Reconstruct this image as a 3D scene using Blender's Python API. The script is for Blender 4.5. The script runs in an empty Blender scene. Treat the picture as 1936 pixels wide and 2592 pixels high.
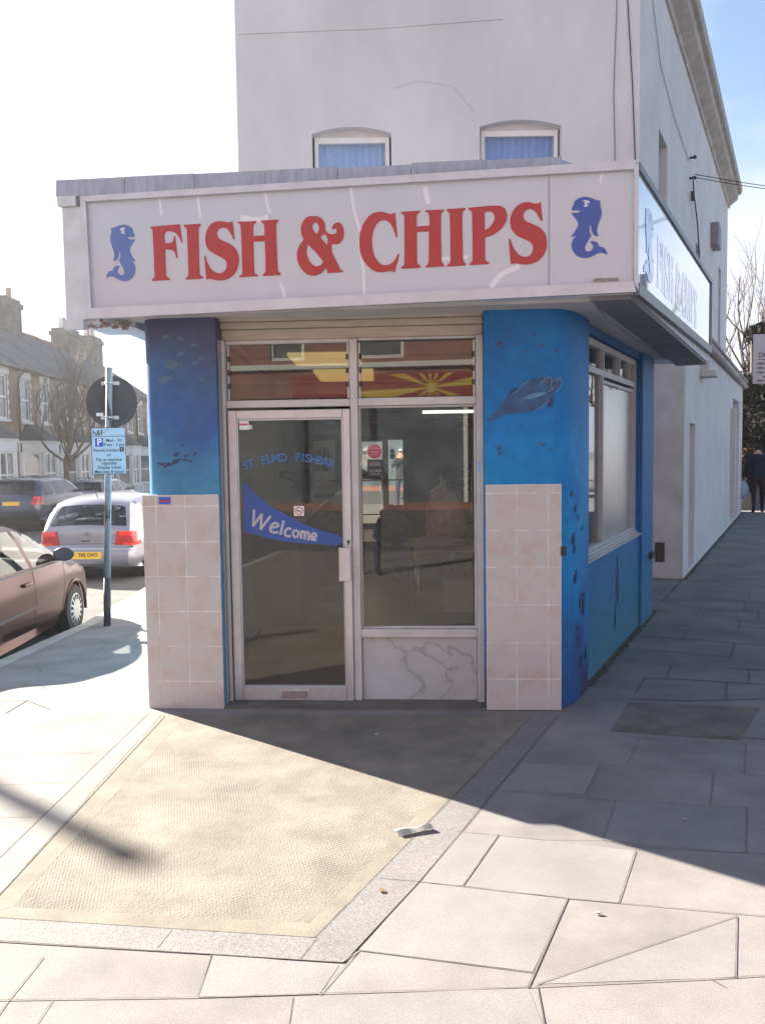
import bpy, bmesh, math, random
from mathutils import Vector, Matrix, noise
from mathutils.geometry import tessellate_polygon, delaunay_2d_cdt
S = bpy.context.scene
COL = S.collection
R = math.radians
random.seed(7)

# ------------------------------------------------------------ camera, sky, sun, exposure
CAM_H = 1.70
cam = bpy.data.cameras.new('camera')
co = bpy.data.objects.new('camera', cam); COL.objects.link(co)
cam.sensor_fit = 'VERTICAL'; cam.sensor_height = 36.0; cam.lens = 30.53
cam.clip_start = 0.05; cam.clip_end = 2000
co.matrix_world = Matrix.Translation((0, 0, CAM_H)) @ Matrix.Rotation(R(86.0), 4, 'X') @ Matrix.Rotation(-0.014, 4, 'Z')
S.camera = co
SUN_EL = R(26.0)
SDX, SDY = -0.762, 0.648                                   # horizontal direction towards the sun
sun_dir = Vector((SDX * math.cos(SUN_EL), SDY * math.cos(SUN_EL), math.sin(SUN_EL))).normalized()
w = bpy.data.worlds.new('World'); S.world = w; w.use_nodes = True
nt = w.node_tree; nt.nodes.clear()
def wn(t, **k):
    n = nt.nodes.new(t)
    for a, b in k.items(): setattr(n, a, b)
    return n
out = wn('ShaderNodeOutputWorld'); bg = wn('ShaderNodeBackground'); bg.inputs[1].default_value = 0.05
sky = wn('ShaderNodeTexSky', sky_type='NISHITA', sun_disc=False, sun_elevation=SUN_EL,
         sun_rotation=math.atan2(SDX, SDY), air_density=1.0, dust_density=1.5, ozone_density=1.0)
tc = wn('ShaderNodeTexCoord'); sep = wn('ShaderNodeSeparateXYZ')
nt.links.new(tc.outputs['Generated'], sep.inputs[0])
mp = wn('ShaderNodeMapping'); mp.inputs['Scale'].default_value = (1.0, 1.0, 2.2); mp.inputs['Location'].default_value = (0.35, 0.1, 0.2)
nt.links.new(tc.outputs['Generated'], mp.inputs[0])
nz = wn('ShaderNodeTexNoise'); nz.inputs['Scale'].default_value = 2.3; nz.inputs['Detail'].default_value = 9; nz.inputs['Roughness'].default_value = 0.55
nt.links.new(mp.outputs[0], nz.inputs['Vector'])
# more cloud low down and towards the left
ma = wn('ShaderNodeMath', operation='MULTIPLY'); ma.inputs[1].default_value = -1.15
nt.links.new(sep.outputs['Z'], ma.inputs[0])
mb_ = wn('ShaderNodeMath', operation='MULTIPLY'); mb_.inputs[1].default_value = -0.72
nt.links.new(sep.outputs['X'], mb_.inputs[0])
s1 = wn('ShaderNodeMath', operation='ADD'); nt.links.new(ma.outputs[0], s1.inputs[0]); nt.links.new(mb_.outputs[0], s1.inputs[1])
s2 = wn('ShaderNodeMath', operation='ADD'); nt.links.new(s1.outputs[0], s2.inputs[0]); nt.links.new(nz.outputs['Fac'], s2.inputs[1])
cr = wn('ShaderNodeMapRange'); cr.inputs['From Min'].default_value = -0.22; cr.inputs['From Max'].default_value = 0.05
cr.interpolation_type = 'SMOOTHSTEP'
nt.links.new(s2.outputs[0], cr.inputs['Value'])
mx = wn('ShaderNodeMix', data_type='RGBA'); mx.inputs['B'].default_value = (4.1, 4.3, 5.0, 1)
nt.links.new(cr.outputs[0], mx.inputs['Factor']); nt.links.new(sky.outputs[0], mx.inputs['A'])
nt.links.new(mx.outputs['Result'], bg.inputs[0]); nt.links.new(bg.outputs[0], out.inputs[0])
sl = bpy.data.lights.new('sun', 'SUN'); sl.energy = 5.0; sl.angle = R(0.53); sl.color = (1.0, 0.94, 0.81)
so = bpy.data.objects.new('sun', sl); COL.objects.link(so)
so.rotation_euler = sun_dir.to_track_quat('Z', 'Y').to_euler(); so.location = sun_dir * 60
S.view_settings.view_transform = 'Standard'; S.view_settings.look = 'None'
S.view_settings.gamma = 1; S.view_settings.exposure = 2.36

# ------------------------------------------------------------ object helpers
ROOTM = {}
def tag(o, label=None, cat=None, group=None, kind=None):
    if label: o['label'] = label
    if cat: o['category'] = cat
    if group: o['group'] = group
    if kind: o['kind'] = kind
    return o
def thing(name, label, cat, loc=(0, 0, 0), rz=0.0, group=None):
    o = bpy.data.objects.new(name, None); COL.objects.link(o)
    o.location = loc; o.rotation_euler = (0, 0, rz); o.empty_display_size = 0.2
    ROOTM[o.name] = Matrix.Translation(loc) @ Matrix.Rotation(rz, 4, 'Z')
    return tag(o, label, cat, group)
def obj(name, bm, mat, parent=None, smooth=False, world=False, auto=None):
    bmesh.ops.recalc_face_normals(bm, faces=bm.faces)
    if world and parent is not None:
        r = parent
        while r.parent: r = r.parent
        bm.transform(ROOTM[r.name].inverted())
    me = bpy.data.meshes.new(name); bm.to_mesh(me); bm.free()
    for m_ in (mat if isinstance(mat, (list, tuple)) else [mat]): me.materials.append(m_)
    if smooth:
        for p in me.polygons: p.use_smooth = True
        if auto: me.set_sharp_from_angle(angle=R(auto))
    o = bpy.data.objects.new(name, me); COL.objects.link(o)
    if parent is not None: o.parent = parent
    return o
def struct(name, bm, mat, **k):
    return tag(obj(name, bm, mat, **k), kind='structure')
def copy_tree(o, parent=None):
    c = o.copy(); COL.objects.link(c)
    if parent is not None: c.parent = parent
    else: ROOTM[c.name] = ROOTM.get(o.name, Matrix())
    for ch in list(o.children): copy_tree(ch, c)
    return c
def place(o, loc, rz=0.0):
    o.location = loc; o.rotation_euler = (0, 0, rz)
    ROOTM[o.name] = Matrix.Translation(loc) @ Matrix.Rotation(rz, 4, 'Z')
nb = bmesh.new
def box(bm, x0, x1, y0, y1, z0, z1, m=0):
    v = [bm.verts.new(p) for p in ((x0,y0,z0),(x1,y0,z0),(x1,y1,z0),(x0,y1,z0),(x0,y0,z1),(x1,y0,z1),(x1,y1,z1),(x0,y1,z1))]
    for f in ((0,3,2,1),(4,5,6,7),(0,1,5,4),(1,2,6,5),(2,3,7,6),(3,0,4,7)):
        bm.faces.new([v[i] for i in f]).material_index = m
def bevbox(bm, x0, x1, y0, y1, z0, z1, b=0.006, seg=2):
    t = nb(); box(t, x0, x1, y0, y1, z0, z1)
    bmesh.ops.bevel(t, geom=t.edges[:], offset=b, segments=seg, affect='EDGES', profile=0.6)
    merge(bm, t)
def merge(bm, t, mat=None):
    if mat is not None: t.transform(mat)
    vm = {}
    for v in t.verts: vm[v] = bm.verts.new(v.co)
    for f in t.faces:
        try:
            g = bm.faces.new([vm[v] for v in f.verts]); g.material_index = f.material_index; g.smooth = f.smooth
        except ValueError: pass
    t.free()
def face(bm, pts, m=0):
    f = bm.faces.new([bm.verts.new(p) for p in pts]); f.material_index = m
    return f
def prism(bm, poly, z0, z1):
    """vertical prism over a plan polygon"""
    a = [bm.verts.new((p[0], p[1], z0)) for p in poly]; b = [bm.verts.new((p[0], p[1], z1)) for p in poly]
    n = len(poly)
    for i in range(n): bm.faces.new((a[i], a[(i+1) % n], b[(i+1) % n], b[i]))
    bm.faces.new(a[::-1]); bm.faces.new(b)
def tube(bm, pts, r, n=8, cap=True):
    pts = [Vector(p) for p in pts]; rr = r if isinstance(r, (list, tuple)) else [r] * len(pts)
    rings = []; ref = None
    for i, p in enumerate(pts):
        d = (pts[min(i+1, len(pts)-1)] - pts[max(i-1, 0)])
        if d.length < 1e-9: d = Vector((0, 0, 1))
        d.normalize()
        if ref is None: ref = d.orthogonal()
        a = (ref - d * ref.dot(d))
        if a.length < 1e-6: a = d.orthogonal()
        a.normalize(); ref = a; b = d.cross(a)
        rings.append([bm.verts.new(p + (a * math.cos(2*math.pi*k/n) + b * math.sin(2*math.pi*k/n)) * rr[i]) for k in range(n)])
    for i in range(len(rings)-1):
        for k in range(n):
            f = bm.faces.new((rings[i][k], rings[i][(k+1) % n], rings[i+1][(k+1) % n], rings[i+1][k])); f.smooth = True
    if cap and n > 2:
        bm.faces.new(rings[0][::-1]); bm.faces.new(rings[-1])
def lathe(bm, prof, c=(0, 0, 0), n=20, axis='Z'):
    rings = []
    for r, h in prof:
        ring = []
        for k in range(n):
            a = 2 * math.pi * k / n; x, y = r * math.cos(a), r * math.sin(a)
            p = {'Z': (x, y, h), 'Y': (x, h, y), 'X': (h, x, y)}[axis]
            ring.append(bm.verts.new((c[0]+p[0], c[1]+p[1], c[2]+p[2])))
        rings.append(ring)
    for i in range(len(rings)-1):
        for k in range(n):
            bm.faces.new((rings[i][k], rings[i][(k+1) % n], rings[i+1][(k+1) % n], rings[i+1][k]))
    bm.faces.new(rings[0][::-1]); bm.faces.new(rings[-1])
def spl(pts, closed=True, n=6):
    """outline through points; (x, y) is a corner, (x, y, 1) a smooth point"""
    N = len(pts); P = [Vector(p[:2]) for p in pts]; sm = [len(p) > 2 for p in pts]; o = []
    for i in range(N if closed else N - 1):
        j = (i + 1) % N; a, b = P[i], P[j]
        if not sm[i] and not sm[j]: o.append(a.copy()); continue
        l = (b - a).length
        def tan(k):
            if not sm[k] or (not closed and k in (0, N-1)): return (b - a)
            t = P[(k+1) % N] - P[k-1]
            return t.normalized() * l if t.length > 1e-9 else (b - a)
        ta, tb = tan(i), tan(j)
        for q in range(n):
            s = q / n; s2, s3 = s*s, s*s*s
            o.append(a*(2*s3-3*s2+1) + ta*(s3-2*s2+s) + b*(-2*s3+3*s2) + tb*(s3-s2))
    if not closed: o.append(P[-1].copy())
    return o
def ext(bm, outer, holes, f3, d0, d1, m=0):
    """solid plate: 2D outline with holes mapped by f3(x, y, depth)"""
    loops = [outer] + list(holes)
    tri = tessellate_polygon([[Vector((p[0], p[1], 0)) for p in l] for l in loops])
    flat = [p for l in loops for p in l]
    A = [bm.verts.new(f3(p[0], p[1], d0)) for p in flat]; B = [bm.verts.new(f3(p[0], p[1], d1)) for p in flat]
    for t in tri:
        for V in (A, B):
            try: bm.faces.new([V[i] for i in t]).material_index = m
            except ValueError: pass
    k = 0
    for l in loops:
        n = len(l)
        for i in range(n):
            a, b = k + i, k + (i + 1) % n
            try: bm.faces.new((A[a], A[b], B[b], B[a])).material_index = m
            except ValueError: pass
        k += n
def ribbon(pts, wd):
    """2D stroke outline of a polyline"""
    P = [Vector(p[:2]) for p in pts]; L, Q = [], []
    for i, p in enumerate(P):
        d = (P[min(i+1, len(P)-1)] - P[max(i-1, 0)]).normalized(); n = Vector((-d.y, d.x)) * wd / 2
        L.append(p + n); Q.append(p - n)
    return L + Q[::-1]
def holed(bm, u0, u1, z0, z1, holes, f3, depth=0.12):
    """wall face with rectangular openings and their reveals; f3(u, d, z)"""
    us = sorted({u0, u1, *[h[0] for h in holes], *[h[1] for h in holes]}); zs = sorted({z0, z1, *[h[2] for h in holes], *[h[3] for h in holes]})
    for i in range(len(us)-1):
        for j in range(len(zs)-1):
            uc, zc = (us[i]+us[i+1])/2, (zs[j]+zs[j+1])/2
            if any(h[0] < uc < h[1] and h[2] < zc < h[3] for h in holes): continue
            face(bm, [f3(us[i], 0, zs[j]), f3(us[i+1], 0, zs[j]), f3(us[i+1], 0, zs[j+1]), f3(us[i], 0, zs[j+1])])
    for a, b, c, d in holes:
        for p, q in (((a, c), (b, c)), ((b, c), (b, d)), ((b, d), (a, d)), ((a, d), (a, c))):
            face(bm, [f3(p[0], 0, p[1]), f3(q[0], 0, q[1]), f3(q[0], depth, q[1]), f3(p[0], depth, p[1])])
    bmesh.ops.remove_doubles(bm, verts=bm.verts, dist=1e-5)
def text(name, body, size, mat, parent, M, align='CENTER', bold=0.0, ex=0.002, sx=1.0, world=False):
    cu = bpy.data.curves.new(name, 'FONT'); cu.body = body; cu.size = size; cu.align_x = align; cu.align_y = 'CENTER'
    cu.extrude = ex; cu.offset = bold; cu.resolution_u = 3
    t = bpy.data.objects.new(name + '_tmp', cu); COL.objects.link(t)
    dg = bpy.context.evaluated_depsgraph_get(); me = bpy.data.meshes.new_from_object(t.evaluated_get(dg))
    bpy.data.objects.remove(t); bpy.data.curves.remove(cu)
    me.transform(Matrix.Diagonal((sx, 1, 1, 1))); me.transform(M)
    if world:
        r = parent
        while r.parent: r = r.parent
        me.transform(ROOTM[r.name].inverted())
    me.name = name; me.materials.clear(); me.materials.append(mat)
    o = bpy.data.objects.new(name, me); COL.objects.link(o); o.parent = parent
    return o
def frameM(origin, ux, uy):
    """matrix with local x along ux and local y along uy"""
    ux, uy = Vector(ux).normalized(), Vector(uy).normalized(); uz = ux.cross(uy)
    return Matrix(((ux.x, uy.x, uz.x, origin[0]), (ux.y, uy.y, uz.y, origin[1]), (ux.z, uy.z, uz.z, origin[2]), (0, 0, 0, 1)))

# ------------------------------------------------------------ materials
def mat(name, col, rough=0.6, var=0.0, scale=4.0, bump=0.0, bscale=60.0, metal=0.0, coat=0.0, spec=0.5, col2=None, speck=0.0, emit=None, estr=0.0, stretch=None):
    m = bpy.data.materials.new(name); m.use_nodes = True; t = m.node_tree; b = t.nodes['Principled BSDF']
    b.inputs['Roughness'].default_value = rough; b.inputs['Metallic'].default_value = metal
    b.inputs['Coat Weight'].default_value = coat; b.inputs['Coat Roughness'].default_value = 0.04
    b.inputs['Specular IOR Level'].default_value = spec
    c = tuple(col) + (1,)
    b.inputs['Base Color'].default_value = c
    geo = t.nodes.new('ShaderNodeNewGeometry'); src = geo.outputs['Position']
    if stretch:
        mp = t.nodes.new('ShaderNodeMapping'); mp.inputs['Scale'].default_value = stretch
        t.links.new(src, mp.inputs[0]); src = mp.outputs[0]
    if var or col2:
        n = t.nodes.new('ShaderNodeTexNoise'); n.inputs['Scale'].default_value = scale; n.inputs['Detail'].default_value = 7; n.inputs['Roughness'].default_value = 0.62
        t.links.new(src, n.inputs['Vector'])
        mr = t.nodes.new('ShaderNodeMapRange'); mr.inputs['From Min'].default_value = 0.33; mr.inputs['From Max'].default_value = 0.67
        t.links.new(n.outputs['Fac'], mr.inputs['Value'])
        x = t.nodes.new('ShaderNodeMix'); x.data_type = 'RGBA'
        x.inputs['A'].default_value = tuple(v*(1-var) for v in col) + (1,)
        x.inputs['B'].default_value = (tuple(col2) if col2 else tuple(min(1, v*(1+var)) for v in col)) + (1,)
        t.links.new(mr.outputs[0], x.inputs['Factor']); last = x.outputs['Result']
        if speck:
            n3 = t.nodes.new('ShaderNodeTexNoise'); n3.inputs['Scale'].default_value = 190; n3.inputs['Detail'].default_value = 3
            t.links.new(geo.outputs['Position'], n3.inputs['Vector'])
            m3 = t.nodes.new('ShaderNodeMapRange'); m3.inputs['From Min'].default_value = 0.3; m3.inputs['From Max'].default_value = 0.7
            m3.inputs['To Min'].default_value = 1 - speck; m3.inputs['To Max'].default_value = 1 + speck
            t.links.new(n3.outputs['Fac'], m3.inputs['Value'])
            y = t.nodes.new('ShaderNodeVectorMath'); y.operation = 'SCALE'
            t.links.new(last, y.inputs[0]); t.links.new(m3.outputs[0], y.inputs['Scale']); last = y.outputs[0]
        t.links.new(last, b.inputs['Base Color'])
    if bump:
        n2 = t.nodes.new('ShaderNodeTexNoise'); n2.inputs['Scale'].default_value = bscale; n2.inputs['Detail'].default_value = 5
        t.links.new(src, n2.inputs['Vector'])
        bp = t.nodes.new('ShaderNodeBump'); bp.inputs['Strength'].default_value = bump; bp.inputs['Distance'].default_value = 0.01
        t.links.new(n2.outputs['Fac'], bp.inputs['Height']); t.links.new(bp.outputs[0], b.inputs['Normal'])
    if emit:
        b.inputs['Emission Color'].default_value = tuple(emit) + (1,); b.inputs['Emission Strength'].default_value = estr
    return m
def glass(name, tint=(0.8, 0.82, 0.82), base=0.05, rough=0.0, opaque=0.0, ocol=(0.5, 0.5, 0.5), power=5.0):
    m = bpy.data.materials.new(name); m.use_nodes = True; t = m.node_tree; t.nodes.clear()
    o = t.nodes.new('ShaderNodeOutputMaterial'); tr = t.nodes.new('ShaderNodeBsdfTransparent'); tr.inputs[0].default_value = tint + (1,)
    g = t.nodes.new('ShaderNodeBsdfGlossy'); g.inputs['Roughness'].default_value = rough; g.inputs['Color'].default_value = (1, 1, 1, 1)
    geo = t.nodes.new('ShaderNodeNewGeometry'); d = t.nodes.new('ShaderNodeVectorMath'); d.operation = 'DOT_PRODUCT'
    t.links.new(geo.outputs['Normal'], d.inputs[0]); t.links.new(geo.outputs['Incoming'], d.inputs[1])
    a = t.nodes.new('ShaderNodeMath'); a.operation = 'ABSOLUTE'; t.links.new(d.outputs['Value'], a.inputs[0])
    s = t.nodes.new('ShaderNodeMath'); s.operation = 'SUBTRACT'; s.inputs[0].default_value = 1; t.links.new(a.outputs[0], s.inputs[1])
    p = t.nodes.new('ShaderNodeMath'); p.operation = 'POWER'; p.inputs[1].default_value = power; t.links.new(s.outputs[0], p.inputs[0])
    f = t.nodes.new('ShaderNodeMapRange'); f.inputs['To Min'].default_value = base; f.inputs['To Max'].default_value = 1.0; t.links.new(p.outputs[0], f.inputs['Value'])
    x = t.nodes.new('ShaderNodeMixShader'); t.links.new(f.outputs[0], x.inputs[0])
    if opaque:
        df = t.nodes.new('ShaderNodeBsdfDiffuse'); df.inputs[0].default_value = ocol + (1,)
        y = t.nodes.new('ShaderNodeMixShader'); y.inputs[0].default_value = opaque
        t.links.new(tr.outputs[0], y.inputs[1]); t.links.new(df.outputs[0], y.inputs[2]); t.links.new(y.outputs[0], x.inputs[1])
    else: t.links.new(tr.outputs[0], x.inputs[1])
    t.links.new(g.outputs[0], x.inputs[2]); t.links.new(x.outputs[0], o.inputs[0])
    return m
def nodes(m): return m.node_tree, m.node_tree.nodes['Principled BSDF']
def add(t, typ, **k):
    n = t.nodes.new(typ)
    for a, b in k.items(): setattr(n, a, b)
    return n
def brick_mat(name, c1, c2, mortar, w_=0.225, h_=0.075, plane='YZ', msize=0.012, bias=0.0, rough=0.85, offset=0.5, var=0.25, bump=0.3):
    m = mat(name, c1, rough); t, b = nodes(m)
    g = add(t, 'ShaderNodeNewGeometry'); sp = add(t, 'ShaderNodeSeparateXYZ'); cb = add(t, 'ShaderNodeCombineXYZ')
    t.links.new(g.outputs['Position'], sp.inputs[0]); t.links.new(sp.outputs[plane[0]], cb.inputs[0]); t.links.new(sp.outputs[plane[1]], cb.inputs[1])
    br = add(t, 'ShaderNodeTexBrick'); br.offset = offset
    br.inputs['Color1'].default_value = tuple(c1)+(1,); br.inputs['Color2'].default_value = tuple(c2)+(1,); br.inputs['Mortar'].default_value = tuple(mortar)+(1,)
    br.inputs['Scale'].default_value = 1.0; br.inputs['Brick Width'].default_value = w_; br.inputs['Row Height'].default_value = h_
    br.inputs['Mortar Size'].default_value = msize; br.inputs['Bias'].default_value = bias
    t.links.new(cb.outputs[0], br.inputs['Vector'])
    n = add(t, 'ShaderNodeTexNoise'); n.inputs['Scale'].default_value = 1.6; n.inputs['Detail'].default_value = 6; t.links.new(g.outputs['Position'], n.inputs['Vector'])
    mr = add(t, 'ShaderNodeMapRange'); mr.inputs['From Min'].default_value = 0.3; mr.inputs['From Max'].default_value = 0.7; mr.inputs['To Min'].default_value = 1-var; mr.inputs['To Max'].default_value = 1+var
    t.links.new(n.outputs['Fac'], mr.inputs['Value'])
    sc = add(t, 'ShaderNodeVectorMath', operation='SCALE'); t.links.new(br.outputs['Color'], sc.inputs[0]); t.links.new(mr.outputs[0], sc.inputs['Scale'])
    t.links.new(sc.outputs[0], b.inputs['Base Color'])
    if bump:
        bp = add(t, 'ShaderNodeBump'); bp.inputs['Strength'].default_value = bump; bp.inputs['Distance'].default_value = 0.01; bp.invert = True
        t.links.new(br.outputs['Fac'], bp.inputs['Height']); t.links.new(bp.outputs[0], b.inputs['Normal'])
    return m
K = {}
K['render'] = mat('cream_render', (0.585, 0.56, 0.555), 0.85, 0.05, 0.9, 0.3, 140, col2=(0.66, 0.635, 0.63), stretch=(1, 1, 0.45), speck=0.05)
K['side_render'] = mat('white_render', (0.65, 0.63, 0.645), 0.85, 0.09, 1.4, 0.2, 120)
K['grey_render'] = mat('grey_render', (0.54, 0.515, 0.50), 0.85, 0.16, 2.0, 0.2, 90)
K['cornice'] = mat('cornice_paint', (0.42, 0.385, 0.36), 0.8, 0.22, 4, 0.3, 40)
K['white_paint'] = mat('white_gloss_paint', (0.72, 0.70, 0.66), 0.35, 0.05, 6)
K['flaky_paint'] = mat('flaking_white_paint', (0.62, 0.64, 0.67), 0.7, 0.10, 9, 0.4, 30)
K['frame_paint'] = mat('grey_white_frame', (0.53, 0.515, 0.505), 0.42, 0.09, 7, 0.06, 50)
K['alu'] = mat('old_aluminium', (0.57, 0.565, 0.58), 0.38, 0.08, 12, metal=0.55)
K['sign_frame'] = mat('sign_trim', (0.54, 0.56, 0.60), 0.4, 0.08, 9, metal=0.3)
K['sign_white'] = mat('sign_white_acrylic', (0.53, 0.56, 0.62), 0.12, 0.03, 3, coat=0.3)
K['sign_side'] = mat('side_sign_gloss', (0.66, 0.76, 0.88), 0.03, 0.02, 3, coat=1.0, spec=1.0)  # white panel with reflected sky blue put into its base colour
K['red'] = mat('red_vinyl', (0.41, 0.030, 0.036), 0.25, 0.05, 8)
K['blue'] = mat('blue_vinyl', (0.030, 0.095, 0.36), 0.25, 0.06, 10)
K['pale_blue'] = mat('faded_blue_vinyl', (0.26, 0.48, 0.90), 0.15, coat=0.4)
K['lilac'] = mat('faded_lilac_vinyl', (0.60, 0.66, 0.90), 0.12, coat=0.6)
K['lead'] = mat('lead_flashing', (0.36, 0.38, 0.45), 0.55, 0.17, 11, 0.15, 40, stretch=(3, 3, 0.4))
K['soffit'] = mat('soffit_paint', (0.52, 0.50, 0.50), 0.75, 0.12, 3)
K['soffit_dark'] = mat('soffit_grey_strip', (0.17, 0.17, 0.19), 0.7, 0.15, 4)
K['timber'] = mat('fascia_boards', (0.46, 0.40, 0.33), 0.6, 0.12, 6, 0.1, 40, stretch=(1, 1, 8))
K['dark'] = mat('dark_void', (0.02, 0.02, 0.022), 0.9)
K['black'] = mat('black_plastic', (0.025, 0.025, 0.028), 0.45)
K['white'] = mat('white_vinyl', (0.80, 0.80, 0.80), 0.4)
K['ink'] = mat('dark_ink', (0.03, 0.03, 0.04), 0.5)
K['glass'] = glass('window_glass', (0.86, 0.87, 0.85), 0.040, opaque=0.04, ocol=(0.5, 0.47, 0.45))
K['louvre'] = glass('louvre_glass', (0.74, 0.75, 0.72), 0.040, opaque=0.05, ocol=(0.5, 0.47, 0.45))
K['side_glass'] = glass('side_window_glass', (0.70, 0.74, 0.75), 0.06)
K['frosted'] = glass('frosted_glass', (0.5, 0.5, 0.5), 0.06, rough=0.28, opaque=0.9, ocol=(0.15, 0.15, 0.15), power=3.0)
K['cglass'] = glass('car_glass', (0.72, 0.76, 0.76), 0.06)
K['cglass_dark'] = glass('tinted_car_glass', (0.20, 0.22, 0.24), 0.06)
K['house_glass'] = mat('house_window_glass', (0.10, 0.12, 0.14), 0.06, 0.5, 1.2, spec=1.0)
K['curtain'] = mat('pale_sky_tint_curtain', (0.33, 0.50, 0.76), 0.9, 0.08, 8)  # net curtain; sky reflected in the panes is put into its blue
K['tyre'] = mat('tyre_rubber', (0.022, 0.022, 0.024), 0.8, 0.2, 30)
K['rim'] = mat('wheel_silver', (0.55, 0.55, 0.56), 0.3, metal=0.8)
K['hubcap'] = mat('plastic_wheel_trim', (0.50, 0.48, 0.45), 0.4, 0.08, 20, metal=0.3)
K['lamp_red'] = mat('rear_lamp_red', (0.40, 0.012, 0.015), 0.12, 0.25, 25, coat=0.6)
K['lamp_bright'] = mat('rear_lamp_lens', (0.75, 0.05, 0.04), 0.12, coat=0.6)
K['plate_yellow'] = mat('number_plate_yellow', (0.80, 0.50, 0.03), 0.35)
K['chrome'] = mat('chrome', (0.75, 0.75, 0.77), 0.12, metal=1.0)
K['slate'] = brick_mat('slate_roof', (0.085, 0.09, 0.10), (0.12, 0.12, 0.13), (0.03, 0.03, 0.035), 0.25, 0.2, 'YZ', 0.012)
K['bay_slate'] = mat('bay_roof_slate', (0.075, 0.07, 0.075), 0.7, 0.25, 6, 0.3, 20)
K['brick_y'] = brick_mat('yellow_stock_brick', (0.34, 0.235, 0.15), (0.24, 0.155, 0.10), (0.30, 0.27, 0.22))
K['brick_r'] = brick_mat('brown_stock_brick', (0.27, 0.165, 0.12), (0.19, 0.115, 0.085), (0.27, 0.24, 0.21))
K['brick_red'] = brick_mat('red_brick_opposite', (0.33, 0.085, 0.055), (0.22, 0.06, 0.045), (0.24, 0.19, 0.16), plane='XZ')
K['chimney'] = brick_mat('sooty_chimney_brick', (0.105, 0.09, 0.075), (0.075, 0.062, 0.052), (0.13, 0.12, 0.10), plane='YZ')
K['pot'] = mat('chimney_pot_clay', (0.30, 0.17, 0.12), 0.8, 0.2, 6)
K['stone'] = mat('painted_stone', (0.70, 0.70, 0.70), 0.7, 0.06, 4)
K['pipe'] = mat('brown_downpipe', (0.075, 0.045, 0.04), 0.5)
K['bark'] = mat('grey_brown_bark', (0.125, 0.10, 0.08), 0.9, 0.3, 14, 0.6, 40)
K['post_paint'] = mat('blue_grey_post_paint', (0.22, 0.275, 0.305), 0.5, 0.2, 9, 0.2, 30)
K['post_rust'] = mat('bare_dark_steel', (0.055, 0.045, 0.05), 0.7, 0.4, 25)
K['sign_back'] = mat('dark_sign_back', (0.040, 0.042, 0.048), 0.5, 0.25, 6)
K['park_blue'] = mat('pale_blue_sign_sheet', (0.42, 0.66, 0.82), 0.35)
K['p_blue'] = mat('parking_symbol_blue', (0.02, 0.10, 0.52), 0.35)
K['cable'] = mat('black_cable', (0.03, 0.03, 0.03), 0.7)
K['skin'] = mat('skin', (0.52, 0.33, 0.25), 0.5)
# ------------------------------------------------------------ more surface materials
def ramp_mat(name, stops, z0, z1, rough=0.55, nscale=2.2, namt=0.16, bump=0.25, bscale=70, speck=0.12):
    m = mat(name, (0.5, 0.5, 0.5), rough); t, b = nodes(m)
    g = add(t, 'ShaderNodeNewGeometry'); sp = add(t, 'ShaderNodeSeparateXYZ'); t.links.new(g.outputs['Position'], sp.inputs[0])
    n = add(t, 'ShaderNodeTexNoise'); n.inputs['Scale'].default_value = nscale; n.inputs['Detail'].default_value = 6; t.links.new(g.outputs['Position'], n.inputs['Vector'])
    mr = add(t, 'ShaderNodeMapRange'); mr.inputs['From Min'].default_value = z0; mr.inputs['From Max'].default_value = z1; t.links.new(sp.outputs['Z'], mr.inputs['Value'])
    m2 = add(t, 'ShaderNodeMapRange'); m2.inputs['From Min'].default_value = 0.3; m2.inputs['From Max'].default_value = 0.7; m2.inputs['To Min'].default_value = -namt; m2.inputs['To Max'].default_value = namt
    t.links.new(n.outputs['Fac'], m2.inputs['Value'])
    a = add(t, 'ShaderNodeMath', operation='ADD'); t.links.new(mr.outputs[0], a.inputs[0]); t.links.new(m2.outputs[0], a.inputs[1])
    c = add(t, 'ShaderNodeValToRGB'); t.links.new(a.outputs[0], c.inputs[0])
    e = c.color_ramp.elements
    while len(e) < len(stops): e.new(0.5)
    for i, (p, cl) in enumerate(stops): e[i].position = p; e[i].color = tuple(cl) + (1,)
    n3 = add(t, 'ShaderNodeTexNoise'); n3.inputs['Scale'].default_value = 14; n3.inputs['Detail'].default_value = 6; t.links.new(g.outputs['Position'], n3.inputs['Vector'])
    m3 = add(t, 'ShaderNodeMapRange'); m3.inputs['From Min'].default_value = 0.3; m3.inputs['From Max'].default_value = 0.7; m3.inputs['To Min'].default_value = 1-speck; m3.inputs['To Max'].default_value = 1+speck
    t.links.new(n3.outputs['Fac'], m3.inputs['Value'])
    sc = add(t, 'ShaderNodeVectorMath', operation='SCALE'); t.links.new(c.outputs[0], sc.inputs[0]); t.links.new(m3.outputs[0], sc.inputs['Scale'])
    t.links.new(sc.outputs[0], b.inputs['Base Color'])
    nb_ = add(t, 'ShaderNodeTexNoise'); nb_.inputs['Scale'].default_value = bscale; t.links.new(g.outputs['Position'], nb_.inputs['Vector'])
    bp = add(t, 'ShaderNodeBump'); bp.inputs['Strength'].default_value = bump; bp.inputs['Distance'].default_value = 0.01
    t.links.new(nb_.outputs['Fac'], bp.inputs['Height']); t.links.new(bp.outputs[0], b.inputs['Normal'])
    b.inputs['Specular IOR Level'].default_value = 0.2
    return m
K['mural_l'] = ramp_mat('painted_sea_mural_dark', [(0.0, (0.065, 0.26, 0.44)), (0.25, (0.05, 0.19, 0.36)), (0.45, (0.038, 0.115, 0.32)), (0.68, (0.052, 0.11, 0.235)), (1.0, (0.066, 0.072, 0.14))], 1.40, 2.58)
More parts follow.
